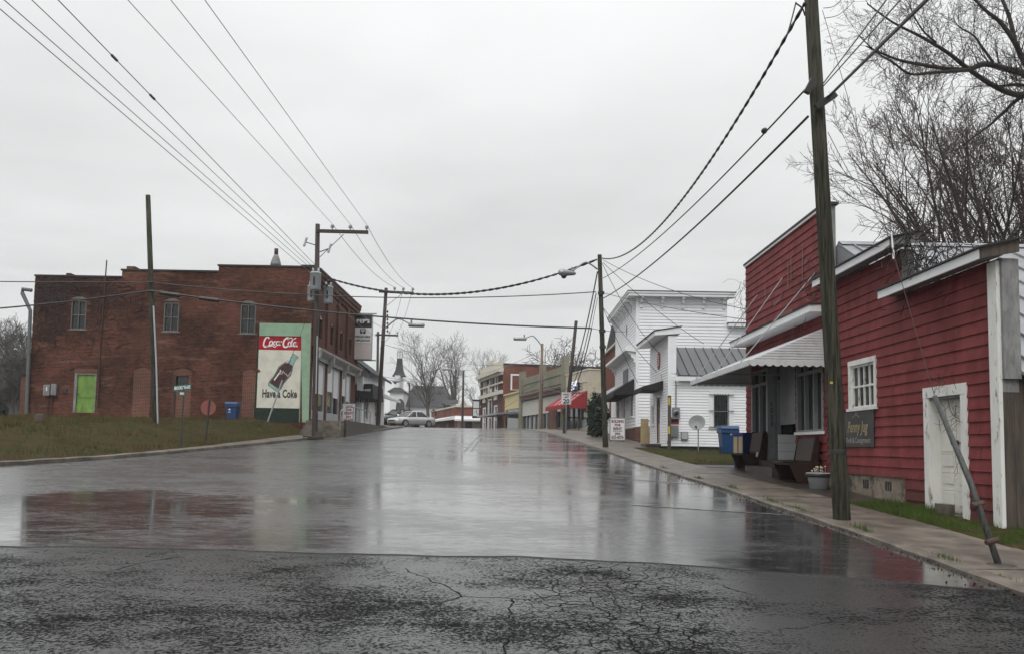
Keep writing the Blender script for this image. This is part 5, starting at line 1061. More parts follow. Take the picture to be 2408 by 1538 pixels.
# ---- raised walk, steps, rail
rw = thing('raised_walk', (-10, 46, 2.2), 'raised concrete walk with dark stone steps along the front of the brick store', 'steps')
simple('walk', 'concrete', rw, lambda m: m.prism([(FX+0.02, 45.3, 2.0), (-9.0, 45.3, 2.0), (-9.0, 45.3, 2.98), (FX+0.02, 45.3, 2.98)], (0, 15, 0)))
simple('retaining_wall', 'wetpave', rw, lambda m: m.box(-8.99, -8.84, 45.25, 60.3, 2.0, 3.02))
for k in range(5): simple('step', 'concrete', rw, lambda m: m.box(FX+0.05, -8.95, 43.55+k*0.36, 43.55+(k+1)*0.36-0.004 if k < 4 else 45.29, 1.9, 2.19+k*0.165))
rl = thing('handrail', (-9.05, 46, 3.0), 'galvanised pipe handrail along the raised walk of the brick store', 'handrail')
simple('top_rail', 'steel', rl, lambda m: m.tube([(-9.05, 44.6, 2.5), (-9.05, 44.6, 3.45), (-9.05, 46.2, 3.86), (-9.05, 54.0, 3.82), (-9.05, 54.0, 2.95)], 0.03, 8))
for y in (46.2, 48.2, 50.1, 52.0): simple('post', 'steel', rl, lambda m: m.tube([(-9.05, y, 2.95), (-9.05, y, 3.84)], 0.026, 8))
r, T = rent(-9.95, 51.5, 2.99, 'white framed for rent sign behind the handrail of the brick store', 2)
for s, v, h, w_, m in (('BLDG', 0.98, 0.20, 0.45, 'redsign'), ('FOR', 0.78, 0.19, 0.36, 'redsign'), ('RENT', 0.56, 0.22, 0.52, 'redsign'), ('(336)', 0.38, 0.1, 0.3, 'redsign'), ('625-6076', 0.16, 0.2, 0.6, 'redsign')):
    text(s, T, 0, v, h, K_[m], r, width=w_, bold=0.008, n=0.005)
# ---- projecting sign
P0, P1 = atY(833, 738, 58.6), atY(873, 845, 58.6)
x0, x1, z1, z0 = P0.x, P1.x, P0.z, P1.z
sg = thing('projecting_sign', ((x0+x1)/2, 58.6, z0), 'tall lit box sign with black PEP\'S panel over white appliance panel on the brick front', 'sign')
simple('cabinet', 'lgrey', sg, lambda m: m.box(x0, x1, 58.6, 58.95, z0, z1)); hgt = z1-z0; wd_ = x1-x0
TP = frame(((x0+x1)/2, 58.6, z0), (1, 0, 0), (0, -1, 0))
K_['facew'] = mat('white_sign_face', (0.66, 0.67, 0.66), 0.35, 0.05, 3); K_['facep'] = mat('faded_pink_sign_face', (0.62, 0.55, 0.52), 0.4, 0.06, 3, col2=(0.5, 0.44, 0.42))
mb = MB(); mb.T = TP; mb.box(-wd_/2+0.04, wd_/2-0.04, 0.001, 0.012, hgt*0.70, hgt-0.04); mb.build('black_panel', K_['signblack'], sg)
mb = MB(); mb.T = TP; mb.box(-wd_/2+0.04, wd_/2-0.04, 0.001, 0.012, hgt*0.36, hgt*0.69); mb.build('white_panel', K_['facew'], sg)
mb = MB(); mb.T = TP; mb.box(-wd_/2+0.04, wd_/2-0.04, 0.001, 0.012, 0.05, hgt*0.345); mb.build('faded_panel', K_['facep'], sg)
mb = MB(); mb.T = TP; mb.box(-0.2, 0.2, 0.0125, 0.016, hgt*0.565, hgt*0.67); bd = mb.build('emblem', K_['signblack'], sg)
mb = MB(); mb.T = TP
for k in range(4): mb.box(-0.12+k*0.065, -0.085+k*0.065, 0.017, 0.02, hgt*0.63, hgt*0.66)
mb.box(-0.13, 0.13, 0.017, 0.02, hgt*0.62, hgt*0.629); mb.build('crown', K_['signwhite'], bd)
text('F', TP, 0, hgt*0.572, 0.16, K_['signwhite'], bd, 'letter', n=0.018, bold=0.006)
text("PEP'S", TP, 0, hgt*0.80, 0.36, K_['signwhite'], sg, width=wd_*0.72, n=0.016, bold=0.012)
text('FRIGIDAIRE', TP, 0, hgt*0.475, 0.22, K_['signblack'], sg, width=wd_*0.82, n=0.016, bold=0.008); text('APPLIANCES', TP, 0, hgt*0.395, 0.2, K_['signblack'], sg, width=wd_*0.8, n=0.016, bold=0.008)
simple('bracket', 'steel', sg, lambda m: m.box(FX-0.05, x1+0.25, 58.74, 58.82, z1+0.002, z1+0.08)); simple('bracket', 'steel', sg, lambda m: m.box(FX-0.05, x1+0.3, 58.74, 58.82, z0-0.08, z0-0.002))
# ---- the next shop up the street
g = prof(62)+0.1
ns = thing('grey_gable_shop', (-13, 61, g), 'small white shop with grey gable beyond the brick store, half hidden by its black awning', 'shop building')
mb = MB(); mb.T = frame((0, 60.6, 0), (1, 0, 0), (0, -1, 0)); siding(mb, -19, -10.75, g-0.2, 7.0, [], 0.15, 0.018); mb.T = frame((-10.75, 0, 0), (0, 1, 0), (1, 0, 0)); siding(mb, 60.62, 71, g-0.2, 7.3, [(61.2, 63.2, g+0.6, g+2.4), (66, 69, g+0.6, g+2.4)], 0.15, 0.018); mb.build('siding', K_['vinyl'], ns)
for a, b in ((61.2, 63.2), (66, 69)): window(frame((-10.75, 0, 0), (0, 1, 0), (1, 0, 0)), a, b, g+0.6, g+2.4, ns, 2, 1)
simple('gable', 'greywood', ns, lambda m: m.prism([(-19.4, 60.35, 7.0), (-10.3, 60.35, 6.6), (-10.3, 60.35, 6.9), (-14.85, 60.35, 10.2), (-19.4, 60.35, 7.2)], (0, 0.2, 0)))
simple('roof', 'shingle', ns, lambda m: (m.prism([(-10.2, 60.3, 6.85), (-10.2, 60.3, 7.0), (-14.85, 60.3, 10.35), (-14.85, 60.3, 10.2)], (0, 11, 0)), m.prism([(-14.852, 60.3, 10.2), (-14.852, 60.3, 10.35), (-19.5, 60.3, 7.0), (-19.5, 60.3, 6.85)], (0, 11, 0))))
a0, a1 = atY(837, 900, 60.4), atY(878, 946, 60.4)
K_['awn'] = K_['black']
aw_ = simple('phone_awning', 'black', ns, lambda m: m.prism([(a0.x, 60.25, a1.z+0.3), (a1.x, 60.25, a1.z+0.3), (a1.x-0.18, 60.9, a0.z), (a0.x, 60.9, a0.z)], (0, 5.0, 0)))
simple('awning_skirt', 'black', aw_, lambda m: [m.prism([(a0.x+k*(a1.x-a0.x)/8, 60.24, a1.z+0.3), (a0.x+(k+1)*(a1.x-a0.x)/8, 60.24, a1.z+0.3), (a0.x+(k+0.75)*(a1.x-a0.x)/8, 60.24, a1.z), (a0.x+(k+0.25)*(a1.x-a0.x)/8, 60.24, a1.z)], (0, 0.01, 0)) for k in range(8)])
sl_ = Vector((0, 0.65, a0.z-a1.z-0.3)).normalized()
TA = Matrix(((1, 0, 0, (a0.x+a1.x)/2), (0, -sl_.z, sl_.y, 60.25), (0, sl_.y, sl_.z, a1.z+0.3), (0, 0, 0, 1)))
text('824-2323', TA, 0, 0.62, 0.24, K_['signwhite'], aw_, width=0.78, n=0.02, bold=0.006)
cnp = atY(888, 940, 64)
simple('white_canopy', 'white', ns, lambda m: m.prism([(-10.7, 65.5, cnp.z+0.5), (-9.3, 65.5, cnp.z+0.1), (-9.3, 65.5, cnp.z+0.3), (-10.7, 65.5, cnp.z+0.9)], (0, 5, 0)))
# ================================================================ right hand block round the bend
DIRB = Vector((-0.229, 1, 0)).normalized(); NB = Vector((-DIRB.y, DIRB.x, 0)); OB = Vector((6.36, 70, 0))
TBk = frame(OB, DIRB, NB); SB = -NB                      # u along the street, n towards it
def ub(dx, yd=0):                                        # distance along the block front at a pixel column
    d = ray(dx, 960); k = d.x/d.y; Y = (OB.x + 0.229*OB.y)/(k+0.229); return (Y-70)*math.hypot(1, .229)
def zb(dx, dy): Y = 70 + ub(dx)*DIRB.y; return atY(dx, dy, Y).z
def X6(x): return 1100.75+x*.1558
def Y6(y): return 809.4+y*.1558
GB = 3.42
def block(name, u0, u1, ztop, depth, m, label, ops=(), cat='shop building', zside=None, rev=0.15):
    t = thing(name, TBk @ Vector((u0, 0, GB-0.1)), label, cat)
    mb = MB(); mb.T = TBk; wall(mb, u0, u1, GB-0.6, ztop, ops, 0, rev); mb.build('front_wall', m if not isinstance(m, str) else K_[m], t)
    return t
# phone shop
u0, u1 = ub(1383), ub(X6(1468)); zt = zb(1383, Y6(382))
PH = block('phone_shop', u0, u1, zt, 16, 'cream', 'cream single storey phone shop with red sloping awning and lit sign', [(u0+0.6, u1-0.5, GB, GB+2.6)])
mb = MB(); mb.T = TBk
mb.quad((u0, 0, GB-0.6), (u0, -16, GB-0.6), (u0, -16, zt), (u0, 0, zt)); mb.quad((u0, -16, GB-1), (u1, -16, GB-1), (u1, -16, zt), (u0, -16, zt)); mb.quad((u0, 0, zt), (u1, 0, zt), (u1, -16, zt-0.2), (u0, -16, zt-0.2)); mb.build('side_wall', K_['cream'], PH)
mb = MB(); mb.T = TBk; mb.box(u0-0.05, u1, -0.3, 0.06, zt+0.002, zt+0.12); mb.box(u0+0.3, u1-0.2, 0.001, 0.05, zt-0.95, zt-0.87); mb.box(u0-0.055, u0-0.001, -16, -0.302, zt+0.002, zt+0.1); mb.build('coping', K_['stoneg'], PH)
mb = MB(); mb.T = TBk; mb.quad((u0+0.6, -0.14, GB), (u1-0.5, -0.14, GB), (u1-0.5, -0.14, GB+2.6), (u0+0.6, -0.14, GB+2.6)); sf = mb.build('shopfront_glass', K_['glass2'], PH)
mb = MB(); mb.T = TBk
for u in (u0+0.6, u0+2.0, u0+2.9, u0+4.4, u1-0.56): mb.box(u, u+0.07, -0.139, -0.02, GB, GB+2.6)
mb.box(u0+0.67, u0+2.0, -0.139, -0.1, GB, GB+0.7); mb.build('shopfront_frame', K_['steel'], PH)
ra = MB(); ra.T = TBk; za, zc = zb(X6(1785), Y6(698)), zb(X6(1785), Y6(905))
ra.add([(u0+0.25, 0.03, za), (u1+0.6, 0.03, za), (u1+0.6, 1.7, zc), (u0+0.25, 1.7, zc), (u0+0.25, 0.03, zc-0.05), (u1+0.6, 0.03, zc-0.05)], [(3, 2, 1, 0), (0, 4, 3), (1, 2, 5)])
ra.box(u0+0.24, u1+0.61, 1.68, 1.71, zc-0.34, zc-0.002); ra.quad((u0+0.25, 0.03, zc-0.34), (u0+0.25, 1.679, zc-0.34), (u0+0.25, 1.679, zc), (u0+0.25, 0.03, zc)); rw_ = ra.build('awning', K_['redawn'], PH)
mb = MB(); mb.T = TBk
for k in range(4): mb.bar((u0+1.0+k*1.3, 0.06, za+0.1), (u0+0.5+k*1.3, 1.66, zc+0.05), 0.03)
mb.build('awning_stay', K_['signwhite'], rw_)
ps = thing('lit_sign', TBk @ Vector((u0+3, 0.1, zt-2)), 'lit white and blue letters with orange swirl on the cream phone shop', 'sign')
K_['litw'] = mat('lit_white_letters', (0.75, 0.80, 0.95), 0.4, 0.02, 3, emit=0.75); K_['lito'] = mat('lit_orange', (0.75, 0.12, 0.03), 0.4, 0.05, 3, emit=0.6); K_['navy'] = mat('navy_sign_back', (0.012, 0.016, 0.04), 0.4, 0.1, 3)
ua, ue, zs0, zs1 = ub(X6(1685)), ub(X6(1550)), zb(X6(1620), Y6(690)), zb(X6(1620), Y6(598))
TSg = TBk @ Matrix(((-1, 0, 0, (ua+ue)/2), (0, 1, 0, 0), (0, 0, 1, 0), (0, 0, 0, 1))); ln = abs(ue-ua)
mb = MB(); mb.T = TSg; mb.box(-ln*0.32, ln*0.5, 0.06, 0.22, zs0-0.05, zs1+0.1); mb.build('cabinet', K_['navy'], ps)
text('boost', TSg, ln*0.10, zs0+0.28, 0.95, K_['litw'], ps, n=0.23, width=ln*0.72, bold=0.05); text('mobile', TSg, -ln*0.02, zs0+0.02, 0.24, K_['litw'], ps, n=0.23, width=ln*0.4, bold=0.015)
mb = MB(); mb.T = TSg; strip(mb, spline([(-ln*0.30, zs0), (-ln*0.46, zs0+0.25), (-ln*0.36, zs0+0.6), (-ln*0.30, zs0+0.4), (-ln*0.36, zs0+0.3)], 5), 0.14, 0.23); mb.build('swirl', K_['lito'], ps)
# two bay store, grey green brick
u2, u3 = ub(X6(1468)), ub(X6(782)); zt = zb(X6(1415), Y6(330)); zq = zb(X6(1415), Y6(668))
um = ub(X6(1105))
OPS = [(u2+0.9, um-0.55, GB, zq-0.5), (um+0.55, u3-1.4, GB, zq-0.5)]
GS = block('two_bay_store', u2+0.004, u3, zt, 20, B_['store'], 'grey green painted brick store with two recessed panels and brown cornice', OPS)
mb = MB(); mb.T = TBk; mb.quad((u2+0.004, 0, zt), (u3, 0, zt), (u3, -20, zt-0.3), (u2+0.004, -20, zt-0.3)); mb.quad((u2+0.004, -0.3, GB), (u2+0.004, -20, GB), (u2+0.004, -20, zt-0.3), (u2+0.004, -0.3, zt)); mb.quad((u3, 0, GB), (u3, -20, GB), (u3, -20, zt-0.3), (u3, 0, zt)); mb.build('roof', K_['tar'], GS)
zpk = zb(X6(1465), Y6(212))
for (a, b, zz_) in ((u2+0.01, u2+1.0, zt+0.9), (um-0.4, um+0.5, zt+0.75), (u3-1.2, u3-0.01, zt+0.8)):
    mb = MB(); mb.T = TBk; mb.box(a, b, -0.35, 0.16, GB-0.6, zz_); mb.build('pier', B_['store'], GS)
K_['brown'] = mat('brown_cornice', (0.10, 0.045, 0.035), 0.6, 0.2, 3); K_['panelw'] = mat('pale_board_panel', (0.45, 0.44, 0.40), 0.6, 0.08, 2)
for (a, b) in ((u2+1.0, um-0.4), (um+0.5, u3-1.2)):
    mb = MB(); mb.T = TBk; mb.box(a+0.02, b-0.02, 0.002, 0.42, zq-0.02, zq+0.16); mb.box(a+0.02, b-0.02, 0.002, 0.28, zq-0.36, zq-0.022); mb.build('cornice', K_['brown'], GS)
    mb = MB(); mb.T = TBk
    for (c, d, e, f) in ((a+0.3, b-0.3, zt-0.75, zt-0.65), (a+0.3, b-0.3, zq+0.5, zq+0.6), (a+0.3, a+0.4, zq+0.6, zt-0.75), (b-0.4, b-0.3, zq+0.6, zt-0.75)): mb.box(c, d, 0.002, 0.06, e, f)
    mb.build('panel_moulding', B_['store'], GS)
    mb = MB(); mb.T = TBk; siding(mb, a+0.06, b-0.06, zq-2.05, zq-0.5, [], 0.2, 0.02); mb.build('signboard', K_['panelw'], GS)
    mb = MB(); mb.T = TBk; mb.quad((a+0.05, -0.13, GB-0.3), (b-0.05, -0.13, GB-0.3), (b-0.05, -0.13, zq-1.6), (a+0.05, -0.13, zq-1.6)); f = mb.build('shop_window', K_['glass2'], GS)
    mb = MB(); mb.T = TBk
    for k in range(5): u = a+0.1+(b-a-0.3)*k/4; mb.box(u, u+0.1, -0.128, 0.0, GB-0.3, zq-2.05)
    mb.box(a+0.1, b-0.1, -0.127, -0.005, GB+0.1, GB+0.2); mb.build('frame', K_['steel'], f)
mb = MB(); mb.T = TBk; mb.box(u2+2.6, u2+5.2, 0.02, 0.14, GB-0.3, GB+2.3); mb.build('stone_pier', B_['base'], GS)
# narrow cream shop with hanging canopy
u4, u5 = ub(X6(782)), ub(X6(552)); zt = zb(X6(780), Y6(705))
K_['yel'] = mat('pale_yellow_boards', (0.52, 0.44, 0.22), 0.6, 0.08, 2)
YS = block('cream_sign_shop', u4+0.004, u5, zt, 14, 'yel', 'narrow shop with pale yellow sign front and flat hanging canopy', [(u4+0.5, u5-0.4, GB, GB+2.7)])
mb = MB(); mb.T = TBk; mb.quad((u4+0.5, -0.14, GB-0.2), (u5-0.4, -0.14, GB-0.2), (u5-0.4, -0.14, GB+2.7), (u4+0.5, -0.14, GB+2.7)); mb.build('shopfront_glass', K_['glass2'], YS)
mb = MB(); mb.T = TBk; mb.box(u4+0.01, u5+0.05, 0.002, 0.18, zt-0.12, zt+0.05); mb.build('coping', K_['yel'], YS)
TY = TBk @ Matrix(((-1, 0, 0, (u4+u5)/2), (0, 1, 0, 0), (0, 0, 1, 0), (0, 0, 0, 1)))
zc = zb(X6(770), Y6(1030))
mb = MB(); mb.T = TBk; mb.prism([(u4+0.2, 0.03, zc+0.12), (u4+0.2, 2.6, zc-0.05), (u4+0.2, 2.6, zc-0.25), (u4+0.2, 0.03, zc-0.1)], (u5-u4+4.0, 0, 0)); cp = mb.build('canopy', K_['steel'], YS)
mb = MB(); mb.T = TBk; [mb.tube([(u, 2.5, zc-0.05), (u, 0.02, zc+1.5)], 0.02, 5) for u in (u4+1, u5-0.5, u5+2.5)]; mb.build('canopy_rod', K_['dark'], cp)
# bank
u6, u7 = ub(X6(520)), ub(X6(187)); zt = zb(X6(530), Y6(292)); zw1, zw0 = zb(X6(425), Y6(475)), zb(X6(425), Y6(690)); zsl = zb(X6(500), Y6(705))
wl = u7-u6; WU = [(u6+wl*f, u6+wl*f+wl*0.11, zw0, zw1) for f in (0.22, 0.47, 0.74)]; zd = GB+3.0
LO = [(u6+wl*0.22, u6+wl*0.34, GB, zd+0.4), (u6+wl*0.46, u6+wl*0.62, GB-0.3, zd+1.4), (u6+wl*0.74, u6+wl*0.86, GB-0.3, zd+0.4)]
BK = block('brick_bank', u6+0.004, u7, zt, 30, B_['bank'], 'two storey dark brick bank with pale stone cornice and arched doorway', WU+LO, 'bank building')
mb = MB(); mb.T = TBk
mb.quad((u6+0.004, 0, GB-0.6), (u6+0.004, -34, GB-0.6), (u6+0.004, -34, zt-0.5), (u6+0.004, 0, zt)); mb.quad((u7, 0, GB-1), (u7, -34, GB-1), (u7, -34, zt-0.5), (u7, 0, zt)); mb.quad((u6, 0, zt-0.1), (u7, 0, zt-0.1), (u7, -34, zt-0.6), (u6, -34, zt-0.6)); sd = mb.build('side_wall', B_['bankside'], BK)
mb = MB(); mb.T = TBk; mb.box(u6-0.1, u6+0.1, -34, -0.02, zt-0.05, zt+0.12); mb.build('side_coping', K_['tar'], BK)
mb = MB(); mb.T = TBk; mb.box(u6-0.25, u7+0.2, 0.002, 0.75, zt-0.95, zt-0.45); mb.box(u6-0.1, u7+0.1, 0.002, 0.35, zt-1.25, zt-0.952); mb.box(u6+0.004, u7, 0.002, 0.2, zt-0.448, zt+0.5); mb.box(u6+0.004, u6+1.0, 0.21, 0.3, zt-0.44, zt+0.8); mb.box(u6+wl*0.35, u6+wl*0.68, 0.003, 0.24, zt+0.502, zt+1.0); mb.build('cornice', K_['stoneg'], BK)
mb = MB(); mb.T = TBk; mb.box(u6+0.004, u7, 0.002, 0.18, zt-2.3, zt-2.1); mb.box(u6-0.15, u7+0.1, 0.002, 0.3, zsl-0.35, zsl+0.12); mb.build('stone_band', K_['stoneg'], BK)
for a, b, c, d in WU: window(TBk, a, b, c, d, BK, 1, 1, 'white', 'glass', 0.13, 0.1, 0.06)
for a, b, c, d in LO: window(TBk, a, b, c, d, BK, 1, 2, 'white', 'glass', 0.14, 0.1, 0.06)
for f in (0.24, 0.76): mb = MB(); mb.T = TBk; u = u6+wl*f; mb.box(u-0.3, u+1.5, 0.002, 0.12, zd+1.2, zd+2.2); mb.build('stone_plaque', K_['stoneg'], BK)
mb = MB(); a, b = LO[1][0], LO[1][1]; arch(mb, TBk, a, b, zd+1.5, 0.9, 0.5, 0.12); mb.T = TBk; mb.box((a+b)/2-0.3, (a+b)/2+0.3, 0.125, 0.3, zd+2.5, zd+3.4); mb.build('door_arch', K_['stoneg'], BK)
# side window of the bank, in the orange brick flank
TBs = frame(TBk @ Vector((u6, 0, 0)), SB, -DIRB)
sw0, sw1 = 1.0, 1.0
pz1, pz0 = zb(X6(520), 0), 0
YB = (TBk @ Vector((u6, 0, 0))).y
def us(dx):                                              # distance back along the flank at a pixel column
    d = ray(dx, 930); P = TBk @ Vector((u6, 0, 0)); Q = SB; k = d.x/d.y; return (k*P.y-P.x)/(Q.x-k*Q.y)
a, b = us(X6(662)), us(X6(785)); Ym = (TBs @ Vector(((a+b)/2, 0, 0))).y
window(TBs, a, b, atY(X6(720), Y6(682), Ym).z, atY(X6(720), Y6(470), Ym).z, BK, 2, 4, 'white', 'glass', 0.2, 0.1, 0.06)
# clock sign hanging from the bank corner
ck0, ck1 = atY(1111, 942, 116), atY(1128, 979, 116)
ck = thing('clock_sign', (ck0.x, 116, ck1.z), 'black framed sign with message board over a clock, hung from the bank', 'clock sign')
simple('frame', 'signblack', ck, lambda m: m.box(ck0.x, ck1.x, 116, 116.5, ck1.z-0.2, ck0.z+0.2))
cx_, hh = (ck0.x+ck1.x)/2, ck0.z-ck1.z
simple('message_board', 'facew', ck, lambda m: m.box(ck0.x+0.12, ck1.x-0.12, 115.985, 115.999, ck1.z+hh*0.56, ck0.z-0.05)); simple('clock_face', 'facew', ck, lambda m: m.box(ck0.x+0.12, ck1.x-0.12, 115.985, 115.999, ck1.z+0.1, ck1.z+hh*0.5))
simple('clock_hand', 'signblack', ck, lambda m: (m.bar((cx_, 115.97, ck1.z+hh*0.3), (cx_+0.3, 115.97, ck1.z+hh*0.10), 0.06), m.bar((cx_, 115.965, ck1.z+hh*0.3), (cx_+0.1, 115.965, ck1.z+hh*0.46), 0.06)))
simple('bracket', 'dark', ck, lambda m: m.box(ck1.x, (TBk @ Vector((u7, 0, 0))).x+3, 116.2, 116.3, ck0.z-0.3, ck0.z-0.15))
# red brick gabled building behind the tall white store
g = prof(58)
gb = thing('brick_hall', (7, 60, g), 'red brick hall with grey gable beyond the tall white store, white boards below', 'building')
pa, pb = atY(1419, 835, 56), atY(1432, 770, 56)
hx = 6.9
simple('wall', B_['bankside'], gb, lambda m: m.prism([(hx, 55.2, 2), (18, 55.2, 2), (18, 55.2, 8.6), (hx, 55.2, 8.6)], (0, 9.5, 0)))
simple('stone_cap', 'stoneg', gb, lambda m: m.box(hx-0.15, 18, 55.0, 64.9, 8.605, 8.75))
simple('gable_roof', 'shingle', gb, lambda m: (m.prism([(hx+0.2, 55.3, 8.76), (hx+0.2, 60, 10.6), (hx+0.2, 64.7, 8.76)], (11, 0, 0))))
mb = MB(); mb.T = frame((hx, 0, 0), (0, 1, 0), (-1, 0, 0)); siding(mb, 55.3, 64.6, 2.4, 5.9, [(58, 59.4, 3.6, 5.2), (61, 62.4, 3.6, 5.2)], 0.15, 0.03); mb.build('siding', K_['vinyl'], gb)
for y in (58, 61): window(frame((hx, 0, 0), (0, 1, 0), (-1, 0, 0)), y, y+1.4, 3.6, 5.2, gb, 1, 2)
# ================================================================ buildings closing the street
def Z3(x, y, Y): return atY(874+x*.242, 680+y*.242, Y)
lb = thing('brick_corner_building', (-10, 126, 3.3), 'low red brick corner building with white metal canopy at the end of the street', 'shop building')
cA = Z3(815, 1142, 125); cB = Z3(1070, 1152, 125); cC = Z3(580, 1190, 146); zt = cA.z
simple('wall', B_['bankside'], lb, lambda m: m.prism([(cA.x, 125, 2.5), (cB.x+6, 125, 2.5), (cB.x+6, 150, 2.5), (cC.x, 146, 2.5)], (0, 0, zt-2.5)))
simple('coping', 'stoneg', lb, lambda m: m.prism([(cA.x-0.1, 124.8, zt), (cB.x+6, 124.8, zt), (cB.x+6, 150, zt), (cC.x-0.2, 146, zt)], (0, 0, 0.22)))
zc = Z3(900, 1262, 124).z; zt2 = Z3(900, 1225, 124).z
dCA = Vector((cC.x-cA.x, 21, 0)).normalized(); nCA = Vector((-dCA.y, dCA.x, 0))
simple('canopy', 'white', lb, lambda m: (m.prism([(cA.x, 124.95, zt2), (cA.x, 123.0, zc), (cA.x, 123.0, zc-0.25), (cA.x, 124.95, zc)], (cB.x+6-cA.x, 0, 0)), m.prism([Vector((cA.x, 125, zt2))+nCA*0.06, Vector((cA.x, 125, zc))+nCA*2.0, Vector((cA.x, 125, zc-0.25))+nCA*2.0, Vector((cA.x, 125, zc))+nCA*0.06], dCA*24)))
simple('lower_wall', 'cream', lb, lambda m: m.box(cA.x+0.3, cB.x+5.5, 124.9, 124.99, 2.5, zc-0.1))
for x in (cA.x+1.5, cA.x+4.6): simple('door', 'dark', lb, lambda m: m.box(x, x+1.0, 124.86, 124.895, 2.6, zc-0.3))
for k in range(2):
    q = Vector((cA.x, 125, 2.6))+dCA*(5+k*8)+nCA*0.01; simple('door', 'dark', lb, lambda m: m.prism([q, q+dCA*2, q+dCA*2+Vector((0, 0, 2.6)), q+Vector((0, 0, 2.6))], nCA*0.04))
ch = thing('church', (-35, 176, 3), 'white wooden church with dark steeple and long grey shingle roof beyond the parked cars', 'church')
cy = 172
tb, tt = Z3(205, 985, cy), Z3(340, 985, cy)
sx0, sx1 = Z3(208, 0, cy).x, Z3(320, 0, cy).x; zs0, zs1, zs2 = Z3(0, 950, cy).z, Z3(262, 830, cy).z, Z3(262, 650, cy).z
bx0, bx1 = Z3(180, 0, cy).x, Z3(345, 0, cy).x; bz = Z3(260, 995, cy).z; cxm = (sx0+sx1)/2
simple('tower', 'churchwhite', ch, lambda m: m.box(bx0+0.6, bx1-0.2, cy, cy+9, 2, bz))
def eave(mb, x0, x1, y0, y1, z0, x2, x3, y2, y3, z1): mb.add([(x0, y0, z0), (x1, y0, z0), (x1, y1, z0), (x0, y1, z0), (x2, y2, z1), (x3, y2, z1), (x3, y3, z1), (x2, y3, z1)], [(3, 2, 1, 0), (4, 5, 6, 7), (0, 1, 5, 4), (1, 2, 6, 5), (2, 3, 7, 6), (3, 0, 4, 7)])
simple('tower_roof', 'shingle', ch, lambda m: eave(m, bx0, bx1+0.2, cy-0.6, cy+9.6, bz, sx0+0.8, sx1-0.8, cy+1.5, cy+7.5, zs0+0.3))
simple('belfry', 'churchwhite', ch, lambda m: m.box(sx0+0.7, sx1-0.7, cy+1.2, cy+7.8, zs0+0.1, zs1))
simple('belfry_louvre', 'greywood', ch, lambda m: [m.box(cxm-1.6+k*2.0, cxm-0.4+k*2.0, cy+1.16, cy+1.19, zs0+1.6, zs1-1.2) for k in range(2)])
def steep(mb):
    w0 = (sx1-sx0)/2+0.2; n_ = 7
    lv = [(1.0, 0.0), (0.78, 0.12), (0.58, 0.32), (0.46, 0.55), (0.40, 0.8), (0.36, 1.0)]
    for (a, fa), (b, fb) in zip(lv, lv[1:]):
        za_, zb_ = zs1+(zs2-zs1)*fa, zs1+(zs2-zs1)*fb
        eave(mb, cxm-w0*a, cxm+w0*a, cy+4.5-w0*a, cy+4.5+w0*a, za_, cxm-w0*b, cxm+w0*b, cy+4.5-w0*b, cy+4.5+w0*b, zb_)
simple('steeple', 'shingle', ch, steep)
simple('steeple_cresting', 'iron', ch, lambda m: [m.bar((cxm+a, cy+4.5+b, zs2-0.1), (cxm+a, cy+4.5+b, zs2+1.7), 0.08) for a in (-.48, 0, .48) for b in (-.48, .48)] + [m.bar((cxm-.5, cy+4.5+b, zs2+1.4), (cxm+.5, cy+4.5+b, zs2+1.4), 0.08) for b in (-.48, .48)])
simple('arched_window', 'curtain', ch, lambda m: m.prism([((bx0+bx1)/2+1.0+0.9*math.cos(t*math.pi/8), cy-0.05, bz-3.0+1.6*math.sin(t*math.pi/8)) for t in range(9)] + [((bx0+bx1)/2+0.1, cy-0.05, bz-8.5), ((bx0+bx1)/2+1.9, cy-0.05, bz-8.5)], (0, 0.04, 0)))
n0, n1 = Z3(345, 0, cy+6).x, Z3(830, 0, cy+6).x; zr, ze = Z3(600, 935, cy+14).z, Z3(600, 1140, cy+4).z
simple('nave_wall', 'churchwhite', ch, lambda m: m.box(n0, n1-1, cy+4.6, cy+26, 2, ze))
simple('nave_roof', 'shingle', ch, lambda m: eave(m, n0-0.5, n1+0.5, cy+4, cy+27, ze, n0+0.9, n1-3.0, cy+15, cy+16, zr))
hw = thing('white_house_far', (-15, 160, 3), 'pale house with small gable behind the low corner building', 'house'); hw.name = 'gable_house'; ORG['gable_house'] = Vector((-15, 160, 3))
h0, h1, hz0, hz1 = Z3(725, 0, 152).x, Z3(970, 0, 152).x, Z3(850, 1110, 152).z, Z3(850, 1060, 152).z
simple('wall', 'churchwhite', hw, lambda m: m.box(h0, h1, 152, 160, 2, hz0)); simple('roof', 'shingle', hw, lambda m: m.prism([(h0-0.4, 151.5, hz0), (h0-0.4, 156, hz1), (h0-0.4, 160.5, hz0)], (h1-h0-2, 0, 0)))
gx0, gx1, gzp = Z3(860, 0, 150).x, Z3(970, 0, 150).x, Z3(915, 1050, 150).z
simple('gable', 'cream', hw, lambda m: m.prism([(gx0, 150.6, hz0-1.0), (gx1, 150.6, hz0-1.0), ((gx0+gx1)/2, 150.6, gzp-0.3)], (0, 1.3, 0))); simple('gable_trim', 'churchwhite', hw, lambda m: (m.bar((gx0-0.3, 150.4, hz0-1.1), ((gx0+gx1)/2, 150.4, gzp), 0.3), m.bar(((gx0+gx1)/2, 150.4, gzp-0.02), (gx1+0.3, 150.4, hz0-1.1), 0.3)))
